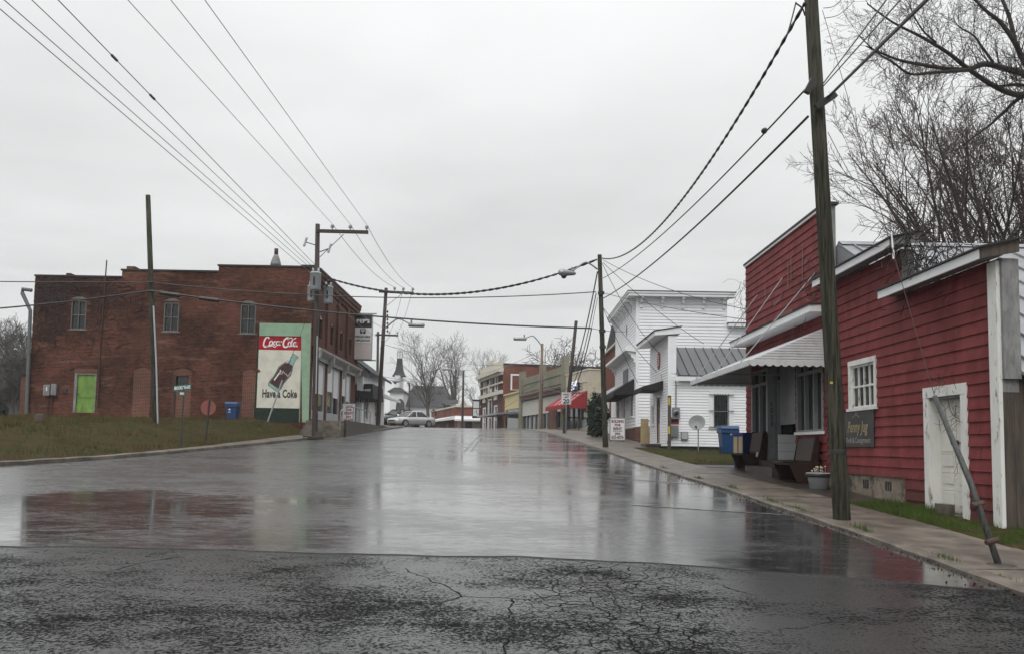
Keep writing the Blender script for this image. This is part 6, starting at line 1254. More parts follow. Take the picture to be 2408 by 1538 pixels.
# ================================================================ poles
def pole(name, base, top, Y, r0, r1, label, m='pole', cat='utility pole', ext=0.5):
    a, b = atY(*base, Y), atY(*top, Y); d = (b-a).normalized()
    t = thing(name, a, label, cat)
    simple('shaft', m, t, lambda q: q.tube([a-d*ext, a, a.lerp(b, 0.5), b], [r0*1.03, r0, (r0+r1)/2, r1], 12), True)
    t['top'] = 0; del t['top']
    return t, a, b
def along(a, b, z): k = (z-a.z)/(b.z-a.z); return a.lerp(b, k)
def insulator(p, parent, s=1.0, m='lgrey'):
    simple('insulator', m, parent, lambda q: q.lathe([(0.02*s, 0), (0.02*s, 0.08*s), (0.09*s, 0.10*s), (0.06*s, 0.15*s), (0.085*s, 0.17*s), (0.05*s, 0.23*s), (0.02*s, 0.25*s)], p, 8), True)
def crossarm(t, pa, pb, ins, s=1.0, m='poledk', brace=None):
    c = simple('crossarm', m, t, lambda q: q.bar(pa, pb, 0.11*s, 0.13*s))
    for k in ins: insulator(Vector(pa).lerp(Vector(pb), k)+Vector((0, 0, 0.06*s)), c, s)
    if brace: simple('brace', 'steel', t, lambda q: q.bar(brace[0], brace[1], 0.05, 0.03))
    return c
def lamp(t, p, q, m='steel', globe=True, s=1.0):         # curved arm from the pole at p to a lamp head at q
    p, q = Vector(p), Vector(q); mid = p.lerp(q, 0.5)+Vector((0, 0, 0.38*s))
    simple('lamp_arm', m, t, lambda k: k.tube(spline([p, p.lerp(mid, 0.55)+Vector((0, 0, 0.08*s)), mid, q+(p-q)*0.12+Vector((0, 0, 0.08*s))], 4), 0.035*s, 6), True)
    d = (q-p); d.z = 0; d.normalize()
    hd = simple('lamp_head', m, t, lambda k: k.lathe([(0.04*s, -0.28*s), (0.09*s, -0.2*s), (0.14*s, 0.1*s), (0.17*s, 0.35*s), (0.12*s, 0.5*s), (0.03*s, 0.55*s)] if globe else [(0.03*s, -0.25*s), (0.09*s, -0.2*s), (0.11*s, 0.5*s), (0.06*s, 0.55*s)], q, 10, d), True)
    if globe: simple('lens', 'glass2', hd, lambda k: k.lathe([(0.13*s, -0.06*s), (0.14*s, -0.15*s), (0.09*s, -0.24*s), (0.03*s, -0.27*s)], q+d*0.28*s, 10, (0, 0, 1)), True)
    simple('photocell', m, hd, lambda k: k.lathe([(0.045*s, 0.08*s), (0.045*s, 0.26*s), (0.03*s, 0.28*s)], q-d*0.1*s, 8))
# near right pole
P11, a11, b11 = pole('utility_pole', (1980, 1226), (1898, -160), 13.5, 0.135, 0.105, 'big leaning wooden utility pole in the pavement before the red shop')
simple('tag', 'yellow', P11, lambda m: m.box(along(a11, b11, 2.87).x-0.10, along(a11, b11, 2.87).x-0.06, 13.385, 13.398, 2.84, 2.875))
for (px, py, r, z2) in ((1936, 245, 0.16, 0.10), (1900, 210, 0.06, 0.08)):
    c = atY(px, py, 13.4); simple('clamp', 'dark', P11, lambda m: (m.bar((c.x-r, 13.3, c.z-0.11), (c.x+r, 13.3, c.z+0.12), 0.09, 0.10)))
simple('band', 'dark', P11, lambda m: m.lathe([(0.13, 0), (0.137, 0.01), (0.137, 0.07), (0.13, 0.08)], along(a11, b11, 1.72), 12))
# brace strut with guy
ga, gb = Vector((5.58, 9.68, prof(9.68)+0.08)), Vector((5.26, 10.45, 2.47))
gs = thing('guy_guard', ga, 'dark grey metal guy guard leaning up from the pavement edge past the white door', 'guy guard')
simple('pipe', 'guard', gs, lambda m: m.tube([ga-Vector((0, 0, 0.1)), ga.lerp(gb, 0.45)+Vector((0.02, 0, 0)), gb], [0.038, 0.036, 0.030], 8), True) if K_.setdefault('guard', mat('dull_grey_guard', (0.055, 0.06, 0.057), 0.55, 0.45, 5, 0.3, 30, col2=(0.022, 0.021, 0.018), stretch=(3, 3, 0.6))) else None
for k in (0.12, 0.33): p_ = ga.lerp(gb, k); simple('bolt', 'rust', gs, lambda m: m.lathe([(0.03, -0.085), (0.035, -0.05), (0.035, 0.05), (0.03, 0.085)], p_, 8, (1, 0.3, 0.2)))
simple('pavement_patch', 'wetpave', None, lambda m: m.lathe([(0.18, -0.02), (0.15, 0.010), (0.05, 0.014)], (5.57, 9.66, prof(9.66)+PV), 9), base=(5.57, 9.66, prof(9.66)), label='rough concrete patch round the foot of the guy guard', cat='patch')
# pole with lamp on the right, leaning pole
P5, a5, b5 = pole('utility_pole', (1424, 1056), (1410, 600), 37.2, 0.125, 0.095, 'tall wooden utility pole with street lamp arm in the right pavement')
lamp(P5, atY(1405, 634, 37.2), atY(1340, 643, 36.8))
for z in (8.6, 6.9, 6.2): p_ = along(a5, b5, z+0.0); simple('clamp', 'dark', P5, lambda m: m.bar(p_+Vector((-0.14, -0.12, 0)), p_+Vector((0.14, -0.12, 0.03)), 0.07, 0.14))
P6, a6, b6 = pole('utility_pole', (1327, 1021), (1355, 755), 57, 0.14, 0.11, 'short wooden pole leaning to one side behind the speed limit sign', 'poledk')
p_ = along(a6, b6, 6.0); simple('cable_coil', 'wire', P6, lambda m: [m.tube([p_+Vector((0.45+0.4*math.cos(t*math.pi/6)+k*0.03, -0.2, -k*0.22+0.14*math.sin(t*math.pi/6))) for t in range(13)], 0.018, 4) for k in range(4)])
# left poles
P1, a1, b1 = pole('utility_pole', (367, 1013), (348, 460), 36, 0.135, 0.10, 'bare wooden utility pole with grey conduit on the grass bank')
simple('conduit', 'lgrey', P1, lambda m: m.tube([atY(361, 720, 35.8), atY(367.5, 860, 35.82), atY(371.5, 1012, 35.86)], 0.036, 6))
for y in (663, 684, 905): p_ = atY(348+(y-460)*0.034, y, 35.86); simple('band', 'dark', P1, lambda m: m.box(p_.x-0.14, p_.x+0.14, 35.84, 35.9, p_.z-0.04, p_.z+0.04))
P2, a2, b2 = pole('utility_pole', (740, 1031), (747, 528), 42.7, 0.15, 0.115, 'dark wooden utility pole with transformers and offset crossarm by the painted wall', 'poledk')
c0, c1 = atY(745, 544, 42.5), atY(866, 547, 42.5)
crossarm(P2, c0, c1, (0.30, 0.65, 0.97), 1.25, brace=(atY(750, 607, 42.6), atY(808, 552, 42.5)))
def can(p, r, h, parent):
    c = simple('transformer', 'lgrey', parent, lambda m: m.lathe([(r*0.8, -0.03), (r, 0.02), (r, h*0.93), (r*1.05, h*0.94), (r*0.95, h), (r*0.3, h+0.05)], p, 16), True)
    for k in (-1, 1): simple('bushing', 'lgrey', c, lambda m: m.lathe([(0.03, 0), (0.07, 0.05), (0.045, 0.1), (0.065, 0.14), (0.03, 0.24)], Vector(p)+Vector((k*r*0.5, 0, h)), 8))
    simple('hanger', 'dark', c, lambda m: m.box(p[0]-0.05, p[0]+0.05, p[1]-r*1.02, p[1]-r*0.99, p[2]+h*0.2, p[2]+h*0.7))
q = atY(741, 682, 42.2); can((q.x, 42.2, q.z), 0.28, 0.88, P2)
q = atY(770, 712, 42.9); can((q.x, 43.0, q.z), 0.25, 0.85, P2); q = atY(733, 708, 43.2); can((q.x, 43.25, q.z), 0.25, 0.8, P2)
for (px, py, qx) in ((718, 570, 745), (775, 585, 752)):
    e0, e1 = atY(px, py, 42.5), atY(qx, py+8, 42.6)
    simple('cutout_arm', 'dark', P2, lambda m: m.bar(e1, e0, 0.04)); simple('cutout', 'lgrey', P2, lambda m: m.lathe([(0.05, -0.24), (0.07, -0.2), (0.05, 0), (0.07, 0.2), (0.04, 0.26)], e0, 8, (0.3, 0, 1)))
for k, (px, py) in enumerate(((772, 652), (778, 662), (768, 672))):
    e0 = atY(px, py, 42.6); simple('secondary_rack', 'dark', P2, lambda m: (m.lathe([(0.06, -0.05), (0.08, 0), (0.06, 0.06)], e0, 8), m.bar(atY(750, py, 42.6), e0, 0.035)))
simple('guard_strip', 'lgrey', P2, lambda m: m.tube([atY(746, 790, 42.52), atY(743, 925, 42.5)], 0.03, 5))
simple('pole_stub', 'barn', None, lambda m: m.prism([Vector((-9.85, 42.5, prof(42.5))), Vector((-9.55, 42.5, prof(42.5))), Vector((-9.57, 42.5, prof(42.5)+0.34)), Vector((-9.86, 42.5, prof(42.5)+0.36))], (0, 0.3, 0)), base=(-9.7, 42.5, prof(42.5)), label='short wooden stub set at the foot of the transformer pole', cat='post')
P3, a3, b3 = pole('utility_pole', (888, 1009), (908, 678), 60.5, 0.16, 0.12, 'dark wooden utility pole with crossarm and street lamp beyond the black phone awning', 'poledk')
c0, c1 = atY(891, 686, 60.3), atY(973, 690, 60.3); crossarm(P3, c0, c1, (0.45, 0.70, 0.97), 1.3, brace=(atY(906, 722, 60.4), atY(945, 692, 60.3)))
lamp(P3, atY(906, 772, 60.3), atY(972, 765, 60), globe=False, s=1.5)
for k in range(6): insulator(atY(911, 738+k*9, 60.2), P3, 0.9, 'dark')
P4, a4, b4 = pole('utility_pole', (886, 1006), (889, 780), 85, 0.15, 0.12, 'thinner dark utility pole with small crossarm just behind the lamp pole', 'poledk')
c0, c1 = atY(883, 787, 84.8), atY(936, 789, 84.8); crossarm(P4, c0, c1, (0.62, 0.97), 1.3, brace=(atY(893, 820, 84.9), atY(917, 790, 84.8)))
K_['tanpole'] = mat('pale_wood_pole', (0.16, 0.115, 0.085), 0.7, 0.25, 3, stretch=(4, 4, 0.3))
P7, a7, b7 = pole('street_lamp', (1271, 1013), (1275, 808), 80, 0.17, 0.13, 'tan wooden lamp pole with curved arm before the grey green brick store', 'tanpole', 'street lamp')
lamp(P7, atY(1273, 812, 79.8), atY(1229, 797, 79.5), globe=False, s=1.6)
P9, a9, b9 = pole('street_lamp', (1087, 1009), (1090, 870), 119, 0.18, 0.14, 'thin dark lamp pole in front of the low brick corner building', 'poledk', 'street lamp')
lamp(P9, atY(1089, 878, 118.8), atY(1056, 868, 118.5), globe=False, s=1.7)
P10, a10, b10 = pole('street_lamp', (962, 1006), (963, 900), 150, 0.16, 0.13, 'faint far lamp pole beside the white church tower', 'poledk', 'street lamp')
lamp(P10, atY(962, 903, 149.8), atY(936, 896, 149.5), globe=True, s=1.8)
# ================================================================ wires
def wire(p, q, sag, r, label, m='wire', n=22, cat='wire', group=None, name='utility_wire', twist=False):
    p, q = Vector(p), Vector(q)
    pts = [p.lerp(q, k/n) - Vector((0, 0, 4*sag*(k/n)*(1-k/n))) for k in range(n+1)]
    mb = MB()
    if twist:
        L_ = (q-p).length; s = (q-p).cross(Vector((0, 0, 1))).normalized(); N_ = int(L_*6)
        for ph in (0, math.pi):
            mb.tube([p.lerp(q, k/N_) - Vector((0, 0, 4*sag*(k/N_)*(1-k/N_))) + s*math.cos(k*1.5+ph)*r*0.7 + Vector((0, 0, math.sin(k*1.5+ph)*r*0.7)) for k in range(N_+1)], r*0.75, 4)
    else: mb.tube(pts, r, 5)
    return mb.build(name, K_[m], None, base=p, label=label, cat=cat, group=group)
# across the street
W1a = atY(352, 664, 35.85); W2a = atY(353, 684, 35.85)
far_l = lambda x, y, Y: atY(x, y, Y)
wire(far_l(-500, 655, 36), W1a, 0.05, 0.022, 'upper dark cable reaching the bare pole from beyond the brick store')
wire(W1a, atY(1402, 687, 37.1), 0.45, 0.022, 'upper straight cable crossing the street between bare pole and lamp pole')
wire(far_l(-420, 745, 36), W2a, 0.25, 0.033, 'lower sagging dark cable reaching the bare pole from beyond the brick store')
W2b = atY(1390, 772, 37.0)
w2 = wire(W2a, W2b, 0.28, 0.036, 'thick lower cable crossing the street with two splice cases by the bare pole')
def on2(x): k = (atY(x, 700, 36.3).x-W2a.x)/(W2b.x-W2a.x); return W2a.lerp(W2b, k)-Vector((0, 0, 4*0.28*k*(1-k)))
for xa, xb in ((383, 433), (473, 523)):
    simple('splice_case', 'wire', w2, lambda m: m.lathe([(0.04, 0), (0.085, 0.06), (0.09, (on2(xb)-on2(xa)).length-0.06), (0.04, (on2(xb)-on2(xa)).length)], on2(xa)-Vector((0, 0, 0.03)), 8, on2(xb)-on2(xa)))
wire(atY(780, 657, 42.6), atY(1404, 611, 37.1), 1.15, 0.045, 'thick twisted cable sagging across the street from the transformer pole to the lamp pole', twist=True)
# along the street, left side
Y0_ = 1.5
for k, (ins, x_off, z_) in enumerate(((0.30, -0.2, 0.3), (0.65, -0.1, 0.3), (0.97, 0.0, 0.3))):
    c0, c1 = atY(745, 544, 42.5), atY(866, 547, 42.5); p = c0.lerp(c1, ins)+Vector((0, 0, 0.38))
    d0, d1 = atY(891, 686, 60.3), atY(973, 690, 60.3); q = d0.lerp(d1, (0.45, 0.70, 0.97)[k])+Vector((0, 0, 0.36))
    nm = ('nearest the pole', 'at the middle of the crossarm', 'at the tip of the crossarm')[k]
    top = atY((300, 401, 481)[k], 0, (19.5, 19.5, 19.5)[k]); dirn = (top-p); e = p + dirn*1.9
    wire(p, e, 0.0, 0.010, 'thin power line running overhead from the transformer pole insulator '+nm, 'wiregrey')
    wire(p, q, 0.45, 0.014, 'thin power line between the two crossarm poles, insulator '+nm, 'wiregrey')
    r0, r1 = atY(883, 787, 84.8), atY(936, 789, 84.8)
    if k: wire(q, r0.lerp(r1, (0.62, 0.97)[k-1])+Vector((0, 0, 0.3)), 0.5, 0.014, 'faint power line on to the far small crossarm, insulator '+nm, 'wiregrey')
for k, ((ex, ey), (px, py)) in enumerate((((0, 22), (741, 652)), ((9, 0), (741, 641)), ((74, 0), (742, 634)), ((136, 0), (743, 626)))):
    p = atY(px, py, 42.55); Yc = (16.4, 16.8, 17.5, 18.5)[k]; t_ = atY(ex, ey, Yc); e = p+(t_-p)*1.5
    w_ = wire(p, e, 0.0, 0.011 if k < 3 else 0.013, ('lowest', 'second lowest', 'third', 'uppermost')[k]+' of the four service lines slanting overhead from the transformer pole', 'wiregrey')
    if k == 3:
        for f_ in ((262, 140), (338, 232)):
            kk = (f_[1]-py)/(0-py); pt = None
            for j in range(400):
                c = p.lerp(e, j/400)
                d_ = c-EYE; yy = 0
                v = Vector((d_.dot(RT), -d_.dot(UP)))/d_.dot(FW)*F_; yi = CY + v.x*sr + v.y*cr
                if yi < f_[1]: pt = c; break
            if pt: simple('line_clamp', 'dark', w_, lambda m: m.bar(pt-(e-p).normalized()*0.16, pt+(e-p).normalized()*0.16, 0.05))
for k, (pp_, qq) in enumerate((((778, 668), (907, 772)), ((772, 690), (905, 800)))):
    wire(atY(*pp_, 42.8), atY(*qq, 60.3), 0.35, 0.013, ('upper', 'lower')[k]+' slack service line from the transformers towards the next pole', 'wiregrey')
# from the near right pole
wire(atY(1893, 8, 13.45), b5+Vector((0.1, -0.1, -0.18)), 1.25, 0.023, 'heavy twisted service cable sagging from the near pole top to the lamp pole top', twist=True)
p = atY(1893, 212, 13.4); q = atY(1418, 655, 37.1); wire(p, q, 0.35, 0.016, 'thin double line below the heavy cable with round clamp near the big pole')
m_ = atY(1866, 249, 14.4); simple('cable_clamp', 'wire', None, lambda q_: q_.lathe([(0.02, -0.07), (0.05, -0.045), (0.058, 0.02), (0.02, 0.07)], p.lerp(q, 0.085)-Vector((0, 0, 0.06)), 8, q-p), base=p.lerp(q, 0.085), label='round black clamp hanging on the thin line near the big pole', cat='clamp')
wire(atY(1900, 275, 13.4), atY(1419, 702, 37.1), 0.3, 0.022, 'lowest dark line from the clamp on the big pole to the lamp pole')
s_ = atY(1945, 232, 13.4); wire(s_, atY(2180, 0, 8.2)+(atY(2180, 0, 8.2)-s_)*0.6, 0.0, 0.022, 'thick cable rising overhead from the clamp on the big pole')
for k, (px, py) in enumerate(((2085, 0), (2118, 0))): s_ = atY(1934, 200+k*6, 13.4); t_ = atY(px, py, 9.0); wire(s_, s_+(t_-s_)*1.6, 0, 0.010, ('left', 'right')[k]+' one of two thin lines rising overhead from the big pole', 'wiregrey')
wire(atY(1947, 312, 13.5), atY(2090, 545, 16.0), 0.12, 0.006, 'thin drop line from the big pole to the white bracket on the red shop roof', 'wiregrey')
simple('drop_bracket', 'white', None, lambda m: m.tube([atX(2096, 545, 6.98), atX(2102, 610, 6.98)], [0.012, 0.022], 6), base=atX(2102, 610, 6.98), label='small white service bracket under the upper cap of the red shop', cat='bracket')
wire(gb, atY(1934, 25, 13.5), 0.0, 0.005, 'thin guy wire from the guy guard up to the top of the big pole', 'rust')
p = atY(1893, 8, 13.45); mb = MB(); mb.tube(spline([atY(1872, 6, 13.4), atY(1858, 60, 13.4), atY(1850, 84, 13.4)], 5), 0.012, 5); mb.tube(spline([atY(1870, 8, 13.4), atY(1886, 20, 13.4), atY(1893, 38, 13.42)], 5), 0.014, 5); mb.build('loose_cable', K_['wire'], None, base=p, label='loose cable ends hooked over beside the top of the big pole', cat='wire')
for k, pts in enumerate((((1936, 20), (1960, 16), (1986, -6)), ((1938, 44), (1972, 36), (2004, 8), (2010, -8)))): mb = MB(); mb.tube(spline([atY(x, y, 13.5) for x, y in pts], 6), 0.006, 4); mb.build('loose_cable', K_['wire'], None, base=atY(*pts[0], 13.5), label=('upper', 'lower')[k]+' thin loop of cable curling off the top of the big pole', cat='wire')
# drops from the lamp pole to the white buildings and the leaning pole
for pp_, q, sg_, lb_ in (((1418, 612), atX(1756, 728, 7.3), 0.25, 'long service drop from the lamp pole to the red shop false front'), ((1418, 618), atY(1655, 808, 38.3), 0.2, 'service drop from the lamp pole to the dark roof of the small white house'), ((1416, 620), atY(1548, 828, 38.0), 0.35, 'slack service drop from the lamp pole to the cap of the small white house'),
                         ((1414, 715), atY(1500, 900, 38.2), 0.1, 'thin drop from the lamp pole past the tall white store corner'), ((1414, 718), atY(1545, 875, 37.5), 0.1, 'thin drop from the lamp pole to the oval sign'), ((1414, 688), atX(1757, 752, 7.35), 0.1, 'faint level line from the lamp pole towards the red shop')):
    wire(atY(*pp_, 37.2), q, sg_, 0.012, lb_)
for k, (pp_, qq, rr) in enumerate((((1405, 640), (1349, 870), 0.03), ((1402, 690), (1347, 905), 0.022), ((1391, 773), (1344, 925), 0.026))):
    wire(atY(*pp_, 37.1), atY(*qq, 56.8), 0.5, rr, ('upper', 'middle', 'lower')[k]+' dark cable running from the lamp pole back to the short leaning pole')
wire(atY(1405, 700, 37.1), atY(1391, 773, 37.0), 0.0, 0.012, 'short tie line holding up the thick crossing cable near the lamp pole')
wire(W2b, atY(1470, 780, 44), 0.05, 0.014, 'thin line from the crossing cable end to the tall white store')
wire(atY(1346, 905, 56.8), atY(1271, 893, 79.8), 0.7, 0.03, 'sagging cable from the leaning pole to the tan lamp pole'); wire(atY(1271, 893, 79.8), atY(1178, 935, 104), 0.4, 0.03, 'cable from the tan lamp pole on to the brick bank')
wire(atY(905, 810, 60.3), atY(1275, 848, 79.8), 0.9, 0.018, 'faint line crossing the street before the church trees', 'wiregrey'); wire(atY(903, 885, 60.3), atY(1088, 890, 118), 0.5, 0.018, 'faint low line from the lamp pole towards the far thin pole', 'wiregrey')
wire(atY(1275, 822, 79.8), atY(1090, 885, 118), 0.5, 0.018, 'faint line from the tan lamp pole to the far thin pole', 'wiregrey')
# guy by the painted wall
k0, k1 = atY(623, 1001, 43.6), atY(664, 893, 43.2)
gw = thing('guy_guard', k0, 'slanting pale metal guy guard standing before the painted soft drink wall', 'guy guard'); simple('pipe', 'lgrey', gw, lambda m: m.tube([k0-Vector((0, 0, 0.2)), k1], 0.045, 6)); wire(k1, atY(741, 700, 42.7), 0.0, 0.011, 'thin guy wire crossing the painted wall up to the transformer pole', 'wire')
# ================================================================ signs and small things on the bank
def gp(px, Y): d = ray(px, 1000); X = d.x/d.y*Y; return Vector((X, Y, ground_h(X, Y)))
p = gp(427, 30); tp = atY(429, 908, 30)
ss = thing('street_name_sign', p, 'green street name signs reading Brooklyn Ave and Main on a thin dark post', 'street sign')
simple('post', 'steelpost', ss, lambda m: m.tube([p-Vector((0, 0, 0.3)), (p.x+0.02, 30, tp.z-0.02)], 0.03, 8)) if K_.setdefault('steelpost', mat('dark_green_post', (0.035, 0.04, 0.036), 0.6, 0.25, 5)) else None
u_ = Vector((0.97, -0.24, 0.06)).normalized()
TT = Matrix(((u_.x, 0, 0, tp.x), (u_.y, -1, 0, 30), (0.09, 0, 1, tp.z-0.28), (0, 0, 0, 1)))
mb = MB(); mb.T = TT; mb.box(-0.35, 0.36, -0.008, 0.008, 0.14, 0.34); b_ = mb.build('name_plate', K_['signgreen'], ss); text('BROOKLYN AVE', TT, 0.0, 0.185, 0.16, K_['signwhite'], b_, width=0.64, n=0.012, bold=0.006)
TT2 = Matrix(((0.95, 0, 0, tp.x), (-0.3, -1, 0, 30), (-0.02, 0, 1, tp.z-0.30), (0, 0, 0, 1)))
mb = MB(); mb.T = TT2; mb.box(-0.17, 0.17, -0.008, 0.008, -0.02, 0.12); b_ = mb.build('name_plate', K_['signgreen'], ss); text('MAIN', TT2, 0.0, 0.01, 0.12, K_['signwhite'], b_, width=0.17, n=0.012, bold=0.006)
p = gp(484, 33.2); c = atY(490, 958, 33.15)
st = thing('stop_sign', p, 'back of a round faded red road sign on a leaning dark post', 'road sign')
simple('post', 'steelpost', st, lambda m: m.bar(p-Vector((0, 0, 0.3)), (c.x+0.05, 33.1, c.z+0.33), 0.06, 0.04)); simple('disc', 'fadedred', st, lambda m: m.lathe([(0.30, 0), (0.305, 0.004), (0.30, 0.008)], (c.x, 33.14, c.z), 24, (0.05, 1, 0)))
p = gp(405, 40); q = atY(409, 880, 40); simple('old_post', 'rust', None, lambda m: m.tube([p-Vector((0, 0, 0.3)), (p.x+0.03, 40, (p.z+q.z)/2), q], [0.085, 0.08, 0.07], 8), base=p, label='rusty brown post standing behind the street name sign', cat='post')
p = gp(93, 31.5); rnd = random.Random(2); simple('tree_stump', 'barn', None, lambda m: m.lathe([(0.19, -0.2), (0.17, 0.1), (0.15, 0.26), (0.12, 0.30), (0.05, 0.26)], p, 9), base=p, label='small dark tree stump on the grass bank', cat='stump')
p = gp(546, 44.2); bl = bin_('wheelie_bin', p.x, 44.2, p.z, 'blue wheelie bin with white star logo against the brick side wall', 0.95)
def star(m):
    P = [Vector((p.x-0.08+(0.075 if k % 2 == 0 else 0.03)*math.sin(k*math.pi/5), 43.895, p.z+0.58+(0.075 if k % 2 == 0 else 0.03)*math.cos(k*math.pi/5))) for k in range(10)]; m.prism(P, (0, 0.004, 0)); m.box(p.x-0.15, p.x-0.01, 43.895, 43.899, p.z+0.43, p.z+0.46)
simple('logo', 'signwhite', bl, star)
# kerb drain by the transformer pole
simple('kerb_inlet', 'wetpave', None, lambda m: (m.prism([(-10.1, 40.6, prof(40.6)+0.02), (-9.3, 40.9, prof(40.9)+0.02), (-9.3, 40.9, prof(40.9)+0.17), (-10.0, 40.6, prof(40.6)+0.2)], (0.1, 0.5, 0.02))), base=(-9.7, 40.8, prof(40.8)), label='broken dark kerb inlet block at the foot of the transformer pole', cat='kerb inlet')
# speed limit sign
YS_ = 55.0; p = gp(1331, YS_); p.z = prof(YS_)+PV; q0, q1 = atY(1321, 948, YS_), atY(1342, 924, YS_)
sp = thing('speed_limit_sign', p, 'white speed limit 20 sign on a thin post at the kerb', 'road sign'); sx_, sz_ = (q0.x+q1.x)/2, (q0.z+q1.z)/2
simple('post', 'steel', sp, lambda m: m.bar(p-Vector((0, 0, 0.2)), (sx_, YS_, sz_+0.3), 0.06, 0.05)); W_, H_ = 0.31, 0.39
simple('plate', 'signwhite', sp, lambda m: m.box(sx_-W_, sx_+W_, YS_-0.06, YS_-0.05, sz_-H_, sz_+H_)); TS_ = frame((sx_, YS_-0.06, sz_), (1, 0, 0), (0, -1, 0))
mb = MB(); mb.T = TS_
for a, b, c, d in ((-W_+.03, W_-.03, H_-.045, H_-.03), (-W_+.03, W_-.03, -H_+.03, -H_+.045), (-W_+.03, -W_+.045, -H_+.045, H_-.045), (W_-.045, W_-.03, -H_+.045, H_-.045)): mb.box(a, b, 0.001, 0.004, c, d)
mb.build('border', K_['signblack'], sp)
text('SPEED', TS_, 0, 0.19, 0.16, K_['signblack'], sp, width=0.44, bold=0.006); text('LIMIT', TS_, 0, 0.02, 0.16, K_['signblack'], sp, width=0.36, bold=0.006); text('20', TS_, 0, -0.32, 0.40, K_['signblack'], sp, width=0.42, bold=0.016)
# bench things before the phone shop
t0 = atY(1362, 1003, 68); tb_ = thing('market_table', (t0.x, 68, 3.3), 'dark table and bench before the phone shop window', 'table')
simple('top', 'pewwood', tb_, lambda m: m.box(t0.x-1.1, t0.x+0.9, 67.6, 68.3, 4.15, 4.22)); [simple('leg', 'dark', tb_, lambda m: m.box(t0.x+x, t0.x+x+0.08, 67.7, 68.2, 3.15, 4.149)) for x in (-1.0, -0.1, 0.75)]
# ================================================================ plants
def leaves(name, m, parent, cen, rad, n, size, seed, base=None, **k):
    rs = np.random.RandomState(seed); out = []
    cl = rs.normal(0, 1, (max(8, n//90), 3)); cl /= np.linalg.norm(cl, axis=1)[:, None]; cl *= rs.uniform(0.35, 1.0, (len(cl), 1))**0.6
    cl[:, 2] = np.where(cl[:, 2] < -0.6, -0.6, cl[:, 2])
    idx = rs.randint(0, len(cl), n); P = (cl[idx]+rs.normal(0, 0.13, (n, 3)))*np.array(rad)+np.array(cen)
    a = rs.normal(0, 1, (n, 3)); a /= np.linalg.norm(a, axis=1)[:, None]; b = rs.normal(0, 1, (n, 3)); b /= np.linalg.norm(b, axis=1)[:, None]
    s = size*rs.uniform(0.5, 1.4, (n, 1)); mb = MB()
    V = np.stack([P-a*s*0.5, P+a*s*0.5, P+b*s], 1).reshape(-1, 3)
    mb.v = [tuple(q) for q in V]; mb.f = [(3*i, 3*i+1, 3*i+2) for i in range(n)]; mb.m = [0]*n
    return mb.build(name, K_[m], parent, base=base, **k)
q = atY(1404, 1022, 50.5); sh = thing('evergreen_bush', (q.x, 50.5, prof(50.5)), 'dark ragged evergreen bush between the phone shop and the white store', 'bush')
leaves('foliage', 'evergreen', sh, (q.x, 50.5, prof(50.5)+1.2), (0.6, 0.7, 1.32), 5500, 0.16, 3); simple('trunk', 'bark', sh, lambda m: m.tube([(q.x, 50.5, prof(50.5)-0.2), (q.x, 50.5, prof(50.5)+1.8)], [0.09, 0.03], 6))
rnd = random.Random(11)
def branch(acc, p, d, L, r, lvl, mx, prm, rnd):
    n = 5 if lvl < 2 else 4 if lvl < 4 else 3
    pts = [p]; rs_ = [r]; d = d.normalized(); jit, trop = prm['jit'], prm['trop']
    for k in range(n):
        d = (d + Vector((rnd.gauss(0, jit), rnd.gauss(0, jit), rnd.gauss(0, jit)+trop*(1 if lvl else 0.3)))).normalized()
        p = p + d*(L/n); pts.append(p); rs_.append(max(prm['rmin'], r*(1-(0.62 if lvl == 0 else 0.86)*(k+1)/n)))
    acc.append((lvl, pts, rs_))
    if lvl >= mx: return
    nc = prm['kids'][min(lvl, len(prm['kids'])-1)]
    for c in range(nc):
        tm_ = prm.get('tmin', 0.28); t = tm_+(1-tm_)*(c+rnd.random()*0.8)/nc if lvl else prm['fork']+(1-prm['fork'])*(c+rnd.random()*0.6)/nc
        t = min(t, 1.0); k = min(int(t*n), n-1); q = pts[k].lerp(pts[k+1], t*n-k); rr = rs_[k]+(rs_[k+1]-rs_[k])*(t*n-k)
        dd = (pts[k+1]-pts[k]).normalized(); a = dd.orthogonal().normalized(); a.rotate(Matrix.Rotation(rnd.uniform(0, 6.283), 3, dd))
        an = R(rnd.uniform(*prm['ang'][min(lvl, len(prm['ang'])-1)])); e = dd*math.cos(an)+a*math.sin(an)
        branch(acc, q, e, L*rnd.uniform(*(prm['len1'] if lvl == 0 and 'len1' in prm else prm['len']))*(1.15-0.45*t if lvl else 1.0), max(prm['rmin'], rr*rnd.uniform(0.6, 0.85)), lvl+1, mx, prm, rnd)
VASE = dict(jit=0.10, trop=0.05, kids=(7, 6, 5, 4, 3), ang=((14, 42), (22, 48), (25, 55), (25, 60)), len=(0.50, 0.72), fork=0.55, rmin=0.009)
def bare_tree(name, label, base, H, r, seed, prm=VASE, mx=4, m='bark', tm='barkred', group=None, trunk_l=0.42, lean=(0, 0)):
    rd = random.Random(seed); acc = []; b = Vector(base)
    branch(acc, b-Vector((0, 0, 0.3)), Vector((lean[0], lean[1], 1)), H*trunk_l, r, 0, mx, prm, rd)
    for ex in range(3): branch(acc, acc[0][1][-2], Vector((rd.gauss(0, .25)+lean[0], rd.gauss(0, .25)+lean[1], 1)), H*(0.6 if 'len1' in prm else 0.5), r*0.5, 1, mx, prm, rd)
    t = thing(name, b, label, 'tree', group)
    tk = MB(); cw = MB()
    for lvl, pts, rs_ in acc:
        (tk if lvl < 2 else cw).tube(pts, rs_, 8 if lvl == 0 else 5 if lvl < 2 else 3, caps=False)
    tk.build('trunk', K_[m], t, smooth=True); cw.build('crown', K_[tm], t)
    return t
